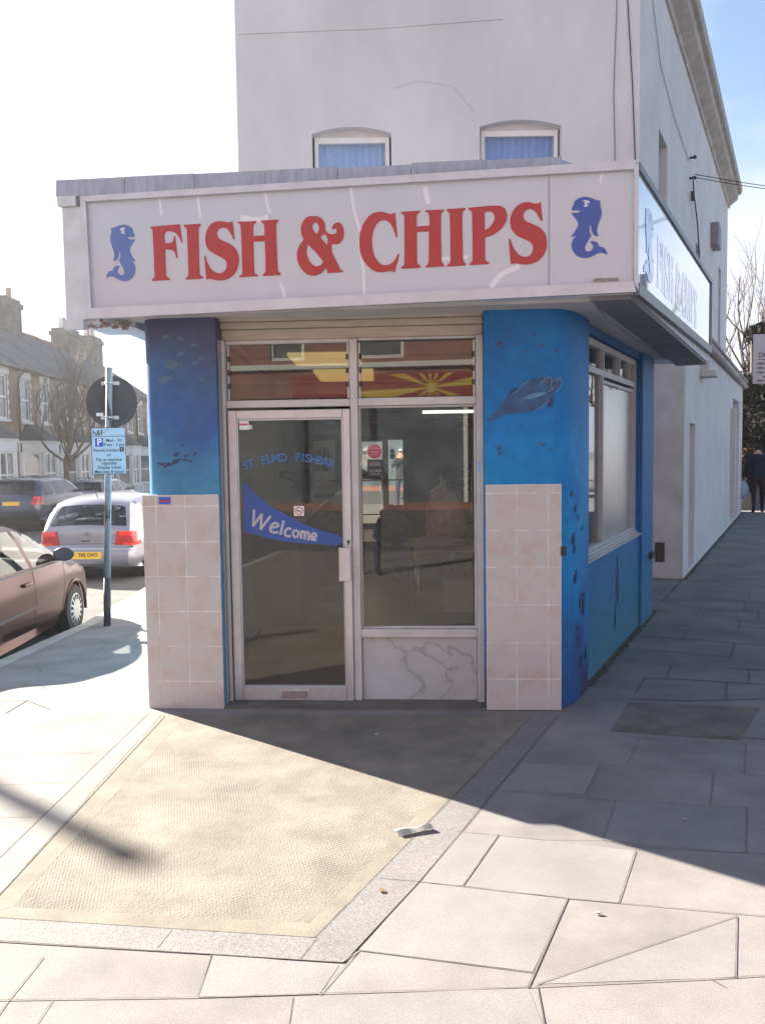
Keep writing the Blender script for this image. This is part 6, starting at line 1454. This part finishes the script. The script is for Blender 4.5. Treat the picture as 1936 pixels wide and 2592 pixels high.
def human(h=1.72, lean=0.0, step=0.0, arms='down', head_down=0.0, girth=1.0):
    s = h/1.72; J = {}; g = girth
    J['pelvis'] = (0, 0, .93*s, (.155*g, .115*g)); J['waist'] = (0, lean*.25, 1.08*s, (.145*g, .105*g)); J['chest'] = (0, lean*.65, 1.28*s, (.170*g, .120*g)); J['upper'] = (0, lean*.9, 1.40*s, (.135*g, .095*g))
    J['neck'] = (0, lean*1.05, 1.475*s, .055); J['chin'] = (0, lean*1.1 + .012 + head_down*.3, 1.54*s - head_down*.06, (.066, .072)); J['head'] = (0, lean*1.1 + .005 + head_down*.55, 1.615*s - head_down*.10, (.078, .092)); J['crown'] = (0, lean*1.1 + head_down*.7, 1.675*s - head_down*.12, (.060, .070))
    E = [('pelvis','waist'),('waist','chest'),('chest','upper'),('upper','neck'),('neck','chin'),('chin','head'),('head','crown')]
    for sd, q in (('l', -1), ('r', 1)):
        st = step*q
        J['hip'+sd] = (.095*q, 0, .86*s, (.095*g, .10*g)); J['knee'+sd] = (.105*q, st*.45 + .015, .49*s, .062*g); J['ankle'+sd] = (.11*q, st - (.06 if st < 0 else 0), .085*s + (.05 if st < 0 else 0), .043); J['heel'+sd] = (.11*q, st - .03, .045*s + (.03 if st < 0 else 0), .040); J['toe'+sd] = (.125*q, st + .15, .032*s, .036)
        E += [('pelvis','hip'+sd),('hip'+sd,'knee'+sd),('knee'+sd,'ankle'+sd),('ankle'+sd,'heel'+sd),('heel'+sd,'toe'+sd)]
        J['sh'+sd] = (.185*q*g, lean*.9, 1.39*s, .072*g); E.append(('upper','sh'+sd))
        if arms == 'down': J['el'+sd] = (.235*q*g, lean*.8 - .03 - st*.12, 1.11*s, .052*g); J['wr'+sd] = (.245*q*g, lean*.9 + .06 - st*.25, .87*s, .034); hd = Vector((.0, .25, -1))
        else: J['el'+sd] = (.255*q*g, .13, 1.22*s, .055*g); J['wr'+sd] = (.085*q, .245, 1.50*s, .034); hd = Vector((-.45*q, .1, .9))
        hd.normalize(); w_ = Vector(J['wr'+sd][:3]); J['pa'+sd] = (*(w_ + hd*.06), .030); E += [('sh'+sd,'el'+sd),('el'+sd,'wr'+sd),('wr'+sd,'pa'+sd)]
        ax = Vector((0, 1, 0)) if arms == 'down' else Vector((0, 0, 1)).cross(hd).normalized()
        for i, (o_, l) in enumerate(((-.024, .062), (-.008, .074), (.008, .070), (.024, .054))):
            b_ = w_ + hd*.085 + ax*o_; J['f%d%s' % (i, sd)] = (*b_, .0095); J['g%d%s' % (i, sd)] = (*(b_ + (hd + ax.cross(hd)*.35*q).normalized()*l*.6), .0085); J['h%d%s' % (i, sd)] = (*(b_ + (hd + ax.cross(hd)*.7*q).normalized()*l), .0075)
            E += [('pa'+sd, 'f%d%s' % (i, sd)), ('f%d%s' % (i, sd), 'g%d%s' % (i, sd)), ('g%d%s' % (i, sd), 'h%d%s' % (i, sd))]
        J['t0'+sd] = (*(w_ + hd*.05 - ax*.038), .011); J['t1'+sd] = (*(w_ + hd*.085 - ax*.052), .009); E += [('wr'+sd, 't0'+sd), ('t0'+sd, 't1'+sd)]
    return J, E
navy = mat('navy_jacket', (0.018, 0.020, 0.036), 0.85, 0.2, 12); brn = mat('dark_brown_trousers', (0.035, 0.022, 0.024), 0.9, 0.2, 10); shoe = mat('dark_shoes', (0.03, 0.03, 0.035), 0.6)
J, E_ = human(1.76, .10, .16, 'down', .16, 1.18)
person('person in a navy jacket walking away up the shaded footway at right', (9.52, 22.0, 0), R(-20), J, E_,
       (lambda c: 0 if c.z > 1.50 and abs(c.x) < .12 else (3 if c.z < .09 else (2 if c.z < .90 and abs(c.x) < .2 else (1 if c.z > .90 else 0))), [K['skin'], navy, brn, shoe]), (0, .205, 1.645, .105), dict(hair=mat('dark_hair', (0.02, 0.016, 0.014), 0.8)))
bm = nb()
for k in range(9):
    z = k/8; wd = .14 + .05*math.sin(z*3.0)
    pass
t_ = nb(); bmesh.ops.create_icosphere(t_, subdivisions=3, radius=1)
for v in t_.verts:
    n_ = noise.noise(v.co*2.3)*.18; v.co = Vector((v.co.x*(.17+n_*.15), v.co.y*(.10+n_*.1), v.co.z*.24*(1+n_*.3) - .02*v.co.x*v.co.x))
merge(bm, t_); tube(bm, [(-.03, 0, .20), (-.01, 0, .34), (.02, 0, .20)], .008, 5)
cb_ = obj('carrier_bag', bm, mat('pale_blue_carrier_bag', (0.30, 0.36, 0.46), 0.5, 0.1, 12), None, True); cb_.location = (9.14, 22.05, .60); tag(cb_, 'pale blue carrier bag hanging beside the person in the navy jacket', 'bag')
gj = mat('dark_grey_quilted_jacket', (0.020, 0.020, 0.023), 0.8, 0.3, 9); jn = mat('blue_jeans', (0.022, 0.030, 0.06), 0.9, 0.2, 20)
J, E_ = human(1.74, 0.0, .03, 'photo')
person('person in dark jacket and jeans holding up a phone, seen in the mirror', (0.02, -0.37, 0), 0.0, J, E_,
       (lambda c: 0 if (c.z > 1.50 and abs(c.x) < .10) or (c.z > 1.505 and c.y > .235) else (3 if c.z < .09 else (2 if c.z < .84 else 1)), [K['skin'], gj, jn, shoe]), (0, -.012, 1.655, .105), dict(hair=mat('pale_knit_hat', (0.60, 0.55, 0.48), 0.9), hair_name='hat'))
bm = nb(); bevbox(bm, -.058, .058, -.114, -.104, 1.655, 1.715, .004); tag(obj('phone', bm, K['black']), 'black phone held up by the person reflected in the shop mirror', 'phone')

# ------------------------------------------------------------ right-hand side of the street
ng = thing('notice_board', 'white notice board headed DOG, fixed to a pole at the right edge of the photo', 'sign', (4.02, 9.1, 0))
def at9(u, v): d = ray(u, v); t = 9.05/d.y; return Vector((d.x*t - 4.02, CAM_H + d.z*t))
a, b = at9(1626, 722), at9(1700, 828)
bm = nb(); bevbox(bm, a.x, b.x, -.052, -.048, b.y, a.y, .003, 1); nbp = obj('board', bm, mat('grey_white_board', (0.50, 0.49, 0.53), 0.6, 0.06, 6), ng)
bm = nb(); tube(bm, [(b.x*.45 + a.x*.55 + .18, 0, -.1), (b.x*.45 + a.x*.55 + .18, 0, 3.6)], .045, 12); obj('pole', bm, K['post_rust'], ng)
text('lettering', 'DOGS', .070, K['ink'], nbp, frameM((a.x + .055, -.0535, a.y - .215), (1, 0, 0), (0, 0, 1)), 'LEFT', .0008, .0006)
bm = nb(); box(bm, a.x + .05, b.x - .02, -.0535, -.0522, a.y - .262, a.y - .256); obj('underline', bm, K['ink'], nbp)
bm = nb()
for i, z in enumerate((.30, .345, .39, .435, .475)):
    x = a.x + .045 + (.06 if i == 3 else 0)
    while x < b.x - .03:
        l = random.uniform(.03, .075); box(bm, x, min(x + l, b.x - .02), -.0535, -.0522, a.y - z - .009, a.y - z + .009); x += l + .015
obj('printed_lines', bm, mat('grey_print_lines', (0.14, 0.13, 0.16), 0.7), nbp)
bm = nb()
for z in (a.y - .02, b.y + .02): lathe(bm, [(.008, -.056), (.008, -.052)], ((a.x+b.x)/2 + .02, 0, z), 10, 'Y')
obj('screw', bm, K['ink'], nbp)
def leaves(bm, n, fn, size, rnd, mats=1):
    for _ in range(n):
        p = fn(rnd)
        if p is None: continue
        d = Vector((rnd.gauss(0, 1), rnd.gauss(0, 1), rnd.gauss(0, 1))).normalized(); u = d.orthogonal().normalized(); v = d.cross(u); s = size*rnd.uniform(.6, 1.4)
        f = bm.faces.new([bm.verts.new(p + u*s), bm.verts.new(p + v*s*.55), bm.verts.new(p - u*s), bm.verts.new(p - v*s*.55)]); f.material_index = rnd.randrange(mats)
hg = thing('hedge', 'clipped reddish-brown hedge on a low wall beyond the white building', 'hedge', (8.9, 20.6, 0))
rnd = random.Random(11); bm = nb()
hd_ = Vector((SD.x, SD.y, 0)); hn_ = Vector((SN.x, SN.y, 0)); h0 = Vector((9.85, 23.4, 0))
def hfn(r):
    s, d, z = r.uniform(0, 15), r.uniform(-1.1, .08), r.random()
    top = 1.60 + .07*noise.noise(Vector((s*1.3, d*2, 0))) + .05*noise.noise(Vector((s*5, d*5, 3)))
    e = noise.noise(Vector((s*2, z*4, 7)))*.10
    if r.random() < .16: s = r.uniform(-.14, .06) + e
    if r.random() < .6: d = .02 + e + r.uniform(-.12, .06)
    p = h0 + hd_*s + hn_*d; return Vector((p.x, p.y, .42 + z*(top - .42))) - Vector((8.9, 20.6, 0))
leaves(bm, 15000, hfn, .045, rnd, 3); obj('foliage', bm, [mat('russet_hedge_leaf', (0.095, 0.042, 0.026), 0.8, spec=0.12), mat('brown_hedge_leaf', (0.075, 0.042, 0.028), 0.8, spec=0.12), mat('dull_green_hedge_leaf', (0.045, 0.045, 0.025), 0.8, spec=0.12)], hg)
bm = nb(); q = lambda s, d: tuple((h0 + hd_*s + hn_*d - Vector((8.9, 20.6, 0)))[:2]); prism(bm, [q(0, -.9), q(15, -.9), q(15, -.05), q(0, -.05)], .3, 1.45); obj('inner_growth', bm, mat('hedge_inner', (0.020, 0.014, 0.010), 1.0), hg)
bm = nb(); prism(bm, [q(-.3, -1.2), q(16, -1.2), q(16, .12), q(-.3, .12)], -.2, .46); gw = obj('garden_wall', bm, mat('grimy_garden_wall', (0.16, 0.15, 0.14), 0.9, 0.25, 4), None); gw.location = (8.9, 20.6, 0); tag(gw, 'low rendered garden wall under the reddish-brown hedge', 'wall')
def evergreen(loc, h, r, seed, label, n=16000, cols=None, group=None):
    rnd = random.Random(seed); t = thing('evergreen_tree', label, 'tree', loc, 0, group); bm = nb(); tube(bm, [(0, 0, 0), (.1, .05, h*.5), (0, 0, h*.9)], [.22, .15, .04], 8); obj('trunk', bm, K['bark'], t, True)
    cl = [(Vector((rnd.gauss(0, r*.50), rnd.gauss(0, r*.50), h*(.10 + .86*rnd.random()**.85)))) for _ in range(60)]
    cl = [(c, rnd.uniform(.30, .62)*r*.62*(1.05 - .62*(c.z/h))) for c in cl if (c.xy.length < r*(1.1 - .75*(c.z/h)))]
    bm = nb()
    def fn(q):
        c, rr = q.choice(cl); d = Vector((q.gauss(0, 1), q.gauss(0, 1), q.gauss(0, 1))).normalized(); return c + d*rr*q.random()**.33
    leaves(bm, n, fn, .07, rnd, len(cols)); obj('crown', bm, cols, t)
    return t
EG = [mat('dark_evergreen_leaf', (0.016, 0.020, 0.013), 0.75, spec=0.12), mat('evergreen_leaf', (0.024, 0.027, 0.017), 0.7, spec=0.12), mat('brown_evergreen_leaf', (0.032, 0.022, 0.019), 0.8, spec=0.12)]
evergreen((12.9, 30.5, 0), 6.0, 2.8, 5, 'dark evergreen tree behind the hedge, beside the white building', cols=EG, n=24000)
evergreen((15.4, 34.0, 0), 6.3, 3.4, 6, 'dark purplish evergreen below the notice board at the right edge', cols=[EG[0], EG[2], mat('purple_leaf', (0.034, 0.014, 0.019), 0.8, spec=0.12)])
evergreen((19.5, 44.0, 0), 4.6, 4.0, 8, 'far dark evergreen closing the end of the footway', cols=EG, n=12000)
bare_tree((17.3, 40.5, 0), 9.6, .42, 21, 'tall bare tree rising behind the evergreens, cut by the notice board', trunk_r=.12, first=.35, levels=4, thin=.009, up=.8, kids=(2, 3))
bare_tree((21.5, 34.0, 0), 8.2, .9, 33, 'bare tree across the right-hand street, seen mirrored in the side window', trunk_r=.16, first=.38, levels=4, thin=.014)

# ------------------------------------------------------------ litter on the paving
bm = nb(); P = [gp(850, 1800), gp(925, 1788), gp(936, 1797), gp(862, 1812)]; ct = sum((Vector((p.x, p.y)) for p in P), Vector((0, 0)))/4
top = [(P[0].x, P[0].y, .016), (P[1].x, P[1].y, .014), (P[2].x, P[2].y, .022), (P[3].x, P[3].y, .012)]
n = 8
G_ = []
for i in range(n+1):
    a_, b_ = Vector(top[0]).lerp(Vector(top[1]), i/n), Vector(top[3]).lerp(Vector(top[2]), i/n); wv = .004*math.sin(i*1.1)
    G_.append([bm.verts.new(a_ + Vector((0, 0, wv))), bm.verts.new(a_.lerp(b_, .5) + Vector((0, 0, wv + .010))), bm.verts.new(b_ + Vector((0, 0, -.004)))])
for r0, r1 in zip(G_, G_[1:]):
    for k in range(2): bm.faces.new((r0[k], r1[k], r1[k+1], r0[k+1]))
bmesh.ops.solidify(bm, geom=bm.faces[:], thickness=.002)
tag(obj('paper_wrapper', bm, mat('white_paper', (0.62, 0.60, 0.56), 0.8)), 'crumpled white paper wrapper lying on the granite edging of the concrete panel', 'litter')
def scrap(px, py, s, col, lab, nm='litter_scrap'):
    p = gp(px, py); bm = nb(); n = 7; v = [bm.verts.new((p.x + s*math.cos(k*.9)*random.uniform(.5, 1), p.y + s*math.sin(k*.9)*random.uniform(.5, 1), zl(p.x, p.y) + .0045 + random.uniform(0, .006))) for k in range(n)]
    for k in range(1, n-1): bm.faces.new((v[0], v[k], v[k+1]))
    bmesh.ops.solidify(bm, geom=bm.faces[:], thickness=.003); tag(obj(nm, bm, col), lab, 'litter')
DL = mat('dry_yellow_leaf', (0.36, 0.24, 0.09), 0.8); WP = mat('white_scrap', (0.5, 0.5, 0.48), 0.8); DK = mat('dark_gum', (0.10, 0.09, 0.08), 0.9)
scrap(827, 1927, .022, DL, 'small yellow leaf on the granite edging below the paper wrapper', 'fallen_leaf'); scrap(813, 1588, .018, WP, 'tiny white scrap on the shaded concrete in front of the door')
scrap(1292, 1976, .016, WP, 'pale scrap on the large sunlit slab right of centre'); scrap(1479, 1772, .012, WP, 'tiny pale scrap on the shaded slabs at right')
scrap(200, 1282, .05, WP, 'white scrap lying in the gutter beside the maroon car'); scrap(318, 1277, .09, WP, 'white bag scrap on the kerb beside the blue pier')

# ------------------------------------------------------------ things inside the shop
def on_floor(nm, lab, cat, loc, rz=0, g=None): return thing(nm, lab, cat, loc, rz, g)
mr_ = on_floor('wall_mirror', 'large black-framed mirror on the back wall of the shop, reflecting the sunlit street', 'mirror', (-.335, 12.5, 0), R(-1.2))
mm = bpy.data.materials.new('mirror_silver'); mm.use_nodes = True; _b = mm.node_tree.nodes['Principled BSDF']; _b.inputs['Metallic'].default_value = 1; _b.inputs['Roughness'].default_value = 0.0; _b.inputs['Base Color'].default_value = (.9, .9, .9, 1)
bm = nb(); box(bm, -.64, .64, 0, .02, .40, 1.86); obj('mirror_glass', bm, mm, mr_)
bm = nb()
for q in ((-.70, -.64, .34, 1.92), (.64, .70, .34, 1.92), (-.64, .64, .34, .40), (-.64, .64, 1.86, 1.92), (-.64, .64, .785, .80), (-.64, .64, 1.28, 1.295)): bevbox(bm, q[0], q[1], -.03, .03, q[2], q[3], .004, 1)
obj('frame', bm, K['black'], mr_)
tb_ = on_floor('work_table', 'grey topped table with slim steel legs inside the shop window', 'table', (.68, 8.75, .01))
bm = nb(); bevbox(bm, -.36, .62, -.35, .35, .70, .76, .006); obj('tabletop', bm, mat('grey_laminate', (0.52, 0.49, 0.49), 0.4), tb_)
for x in (-.34, .30, .60):
    for y in (-.33, .33): bm = nb(); tube(bm, [(x, y, 0), (x, y, .70)], .014, 8); obj('leg', bm, K['chrome'], tb_)
bm = nb(); bevbox(bm, -.10, .30, -.30, .30, .10, .42, .01); obj('shelf_box', bm, mat('grey_shelf', (0.36, 0.34, 0.34), 0.6), tb_)
def lump(nm, lab, cat, loc, sx, sy, sz, mt, seed, amp=.25):
    bm = nb(); t = nb(); bmesh.ops.create_icosphere(t, subdivisions=4, radius=1)
    for v in t.verts: n_ = noise.noise(v.co*2.2 + Vector((seed, 0, 0)))*amp + noise.noise(v.co*5 + Vector((seed, 3, 0)))*amp*.4; v.co = Vector((v.co.x*sx*(1+n_), v.co.y*sy*(1+n_), max(-.8, v.co.z)*sz*(1+n_)))
    merge(bm, t); o = obj(nm, bm, mt, None, True); o.location = loc; tag(o, lab, cat); return o
lump('plastic_bag', 'clear plastic bag with pinkish contents standing on the table inside the window', 'bag', (.62, 8.7, 1.02), .20, .14, .31, mat('cloudy_plastic', (0.52, 0.45, 0.43), 0.15, 0.3, 8, coat=.6, col2=(0.75, 0.45, 0.42)), 2)
lump('folded_cloth', 'grey cloth lying on the table beside the plastic bag', 'cloth', (.52, 8.45, .80), .30, .16, .06, mat('grey_cloth', (0.42, 0.38, 0.42), 0.9), 5)
fr = on_floor('fridge', 'tall dark drinks fridge at the right inside the shop window', 'fridge', (1.42, 8.9, .01)); bm = nb(); bevbox(bm, -.30, .35, -.3, .3, 0, 1.45, .02); obj('cabinet', bm, mat('dark_green_fridge', (0.020, 0.028, 0.024), 0.3), fr); bm = nb(); tube(bm, [(-.26, -.32, .6), (-.26, -.32, 1.3)], .010, 6); obj('handle', bm, K['chrome'], fr)
bm = nb(); bevbox(bm, -.18, .22, -.02, .02, 1.50, 1.86, .005); o = obj('menu_card', bm, mat('pale_card', (0.7, 0.66, 0.62), 0.7)); o.location = (1.52, 8.7, -.02); tag(o, 'pale card leaning on top of the dark fridge', 'card')
ch_ = on_floor('metal_chair', 'slatted metal chair inside the shop beyond the table', 'chair', (.93, 10.2, .01), R(15))
bm = nb()
for k in range(4): bevbox(bm, -.18, .18, .16, .175, 1.20 + k*.085, 1.255 + k*.085, .004, 1)
obj('backrest', bm, K['chrome'], ch_)
for x in (-.19, .19):
    bm = nb(); tube(bm, [(x, .15, 0), (x, .15, .85), (x, .17, 1.55)], .014, 8); obj('leg', bm, K['chrome'], ch_); bm = nb(); tube(bm, [(x, -.22, 0), (x, -.20, .85)], .014, 8); obj('leg', bm, K['chrome'], ch_)
bm = nb(); bevbox(bm, -.2, .2, -.22, .18, .84, .87, .01); obj('seat', bm, K['chrome'], ch_)
lump('refuse_sack', 'green plastic sack on the shop floor left of the mirror', 'sack', (-.72, 11.7, .62), .26, .2, .24, mat('green_plastic', (0.03, 0.13, 0.05), 0.25, 0.5, 6), 8)
lump('refuse_sack', 'green plastic sack on the shop floor right of the mirror, behind the blue tub', 'sack', (.16, 11.7, .62), .26, .2, .24, mat('green_plastic_b', (0.035, 0.15, 0.06), 0.25, 0.5, 6), 9)
bt = on_floor('blue_tub', 'blue plastic tub on the shop floor before the mirror', 'tub', (.24, 11.3, .01)); bm = nb(); lathe(bm, [(.10, .28), (.13, .62), (.145, .63), (.145, .65)], (0, 0, 0), 20); obj('tub_body', bm, mat('blue_plastic', (0.02, 0.06, 0.30), 0.3), bt, True, auto=40); bm = nb(); lathe(bm, [(.12, 0), (.12, .28)], (0, 0, 0), 12); obj('tub_stand', bm, K['black'], bt)
ct_ = on_floor('serving_counter', 'long dim serving counter along the left wall inside the shop', 'counter', (-.98, 10.0, .01)); bm = nb(); bevbox(bm, -.28, .18, -1.6, 1.8, 0, 1.02, .01); obj('counter_front', bm, mat('brown_counter', (0.13, 0.10, 0.085), 0.4, 0.15, 3), ct_); bm = nb(); bevbox(bm, -.28, .24, -1.65, 1.85, 1.022, 1.06, .008); obj('counter_top', bm, mat('steel_top', (0.35, 0.34, 0.33), 0.3, metal=.7), ct_)
rnd = random.Random(4)
BT = [mat('bottle_%d' % k, c_, 0.2) for k, c_ in enumerate([(.35, .30, .12), (.40, .36, .30), (.12, .16, .12), (.30, .20, .10)])]
sh_ = on_floor('wall_shelf', 'dark shelf of small bottles on the back wall left of the mirror', 'shelf', (-1.1, 12.4, 0)); bm = nb()
for z in (1.62, 1.42): bevbox(bm, -.02, .36, -.10, .10, z, z+.02, .003, 1)
obj('shelf_board', bm, K['black'], sh_)
for z in (1.64, 1.44):
    for k in range(8):
        bm = nb(); x = .02 + k*.043; hgt = rnd.uniform(.09, .14); lathe(bm, [(.013, 0), (.013, hgt*.65), (.006, hgt*.8), (.006, hgt)], (0, 0, 0), 8); o = obj('bottle', bm, BT[k % 4], None, True); o.location = (-1.1 + x, 12.38, z + .0005)
        tag(o, 'small bottle in a row on the %s shelf left of the mirror inside the shop' % ('upper' if z > 1.5 else 'lower'), 'bottle', 'bottles on the %s wall shelf' % ('upper' if z > 1.5 else 'lower'))

# ------------------------------------------------------------ the far side of the main road, behind the camera, seen in the glass
op = thing('brick_shop_opposite', 'red brick shop across the main road with a red and yellow sunburst fascia, mirrored', 'shop', (-1.0, -15.0, 0))
WO = [(-5.4, -4.3, 4.55, 6.2), (-2.7, -1.2, 4.55, 6.2), (1.0, 2.4, 4.55, 6.2), (4.2, 5.5, 4.55, 6.2)]
bm = nb(); holed(bm, -11, 11, -.2, 9.0, WO + [(-10.4, 10.4, .1, 3.2)], lambda u, d, z: (u, -d, z), .15); obj('wall', bm, K['brick_red'], op)
bm = nb(); face(bm, [(-11, -8, 0), (11, -8, 0), (11, -8, 9), (-11, -8, 9)]); face(bm, [(-11, 0, 9), (11, 0, 9), (11, -8, 9), (-11, -8, 9)]); face(bm, [(-11, 0, 0), (-11, -8, 0), (-11, -8, 9), (-11, 0, 9)]); face(bm, [(11, 0, 0), (11, -8, 0), (11, -8, 9), (11, 0, 9)]); obj('rear_wall', bm, K['brick_red'], op)
for a, b, c_, d in WO:
    bm = nb()
    for q in ((a, a+.1, c_, d), (b-.1, b, c_, d), (a+.1, b-.1, c_, c_+.1), (a+.1, b-.1, d-.1, d), (a+.1, b-.1, (c_+d)/2-.05, (c_+d)/2+.05)): box(bm, q[0], q[1], -.12, -.05, q[2], q[3])
    w_ = obj('window', bm, K['white_paint'], op); bm = nb(); face(bm, [(a, -.1, c_), (b, -.1, c_), (b, -.1, d), (a, -.1, d)]); obj('pane', bm, K['house_glass'], w_)
bm = nb(); bevbox(bm, -11, 11, 0, .14, 4.25, 4.42, .02, 1); obj('string_course', bm, K['white_paint'], op)
bm = nb(); box(bm, -4.7, 2.9, 0.002, .12, 3.25, 4.05); fs_ = obj('fascia', bm, mat('red_fascia', (0.30, 0.03, 0.025), 0.4), op)
bm = nb(); cx, cz = -.35, 3.62
for k in range(12):
    a = 2*math.pi*k/12 + .13; R1, R2 = .14, 2.6; w1, w2 = .022, .12
    P = [(R1, -w1), (R2, -w2*2), (R2, w2*2), (R1, w1)]; P2 = []
    for u, v in P:
        x, z = cx + u*math.cos(a) - v*math.sin(a), cz + (u*math.sin(a) + v*math.cos(a))
        P2.append((x, z))
    # clip ray ends to the fascia height
    def cl(p, o_):
        x, z = p
        if z > 4.04 or z < 3.26:
            zt = 4.04 if z > 4.04 else 3.26; q = (zt - cz)/(z - cz); x = cx + (x - cx)*q; z = zt
        return (max(-4.6, min(2.8, x)), z)
    P2 = [cl(p, None) for p in P2]; ext(bm, [Vector(p) for p in P2], [], lambda u, z, d: (u, d, z), .121, .128 + .0005*k)
lathe(bm, [(.16, .121), (.16, .14)], (cx, 0, cz), 24, 'Y'); obj('sunburst', bm, mat('yellow_ray', (0.62, 0.42, 0.05), 0.4), fs_)
bm = nb(); bevbox(bm, -1.05, .15, .002, .03, 5.05, 5.5, .005, 1); obj('street_name_plate', bm, K['white_paint'], op)
bm = nb(); box(bm, -10.35, 10.35, -.14, -.10, .1, 3.2); obj('shop_window', bm, K['house_glass'], op)
for k in range(8):
    bm = nb(); x = -10.2 + k*2.9; bevbox(bm, x-.06, x+.06, -.10, .02, .1, 3.2, .01, 1); obj('mullion', bm, K['white_paint'] if k % 2 else K['black'], op)
for i, (x, wd, hgt, col, lab) in enumerate([(-18.5, 13, 8.2, 'brick_r', 'brown brick building behind the camera, left of the sunburst shop'), (17.5, 14.8, 8.6, 'brick_red', 'red brick building behind the camera, right of the sunburst shop')]):
    t = thing('brick_building', lab, 'building', (x, -15.2, 0)); WW = [(-4.5+k*3.0, -3.2+k*3.0, 4.4, 6.2) for k in range(4) if -3.2+k*3 < wd/2-.3] + [(-wd/2+.5, wd/2-.5, .3, 3.1)]
    bm = nb(); holed(bm, -wd/2, wd/2, -.2, hgt, WW, lambda u, d, z: (u, -d, z), .15); face(bm, [(-wd/2, 0, hgt), (wd/2, 0, hgt), (wd/2, -8, hgt), (-wd/2, -8, hgt)]); face(bm, [(-wd/2, -8, 0), (wd/2, -8, 0), (wd/2, -8, hgt), (-wd/2, -8, hgt)]); obj('wall', bm, K['brick_red'], t)
    for a, b, c_, d in WW:
        bm = nb()
        for q in ((a, a+.1, c_, d), (b-.1, b, c_, d), (a+.1, b-.1, c_, c_+.1), (a+.1, b-.1, d-.1, d)): box(bm, q[0], q[1], -.12, -.05, q[2], q[3])
        w_ = obj('window', bm, K['white_paint'], t); bm = nb(); face(bm, [(a, -.1, c_), (b, -.1, c_), (b, -.1, d), (a, -.1, d)]); obj('pane', bm, K['house_glass'], w_)

# ------------------------------------------------------------ haze box added to imitate lens glare
bm = nb(); box(bm, -165, 405, -205, 905, -3.2, 10.6)
hz = bpy.data.materials.new('glare_haze_air'); hz.use_nodes = True; t = hz.node_tree; t.nodes.clear()
o_ = t.nodes.new('ShaderNodeOutputMaterial'); v_ = t.nodes.new('ShaderNodeVolumePrincipled'); v_.inputs['Color'].default_value = (0.95, 0.95, 1.0, 1); v_.inputs['Density'].default_value = 0.0008; v_.inputs['Anisotropy'].default_value = 0.6
t.links.new(v_.outputs[0], o_.inputs['Volume'])
tag(obj('glare_haze', bm, hz), kind='stuff')
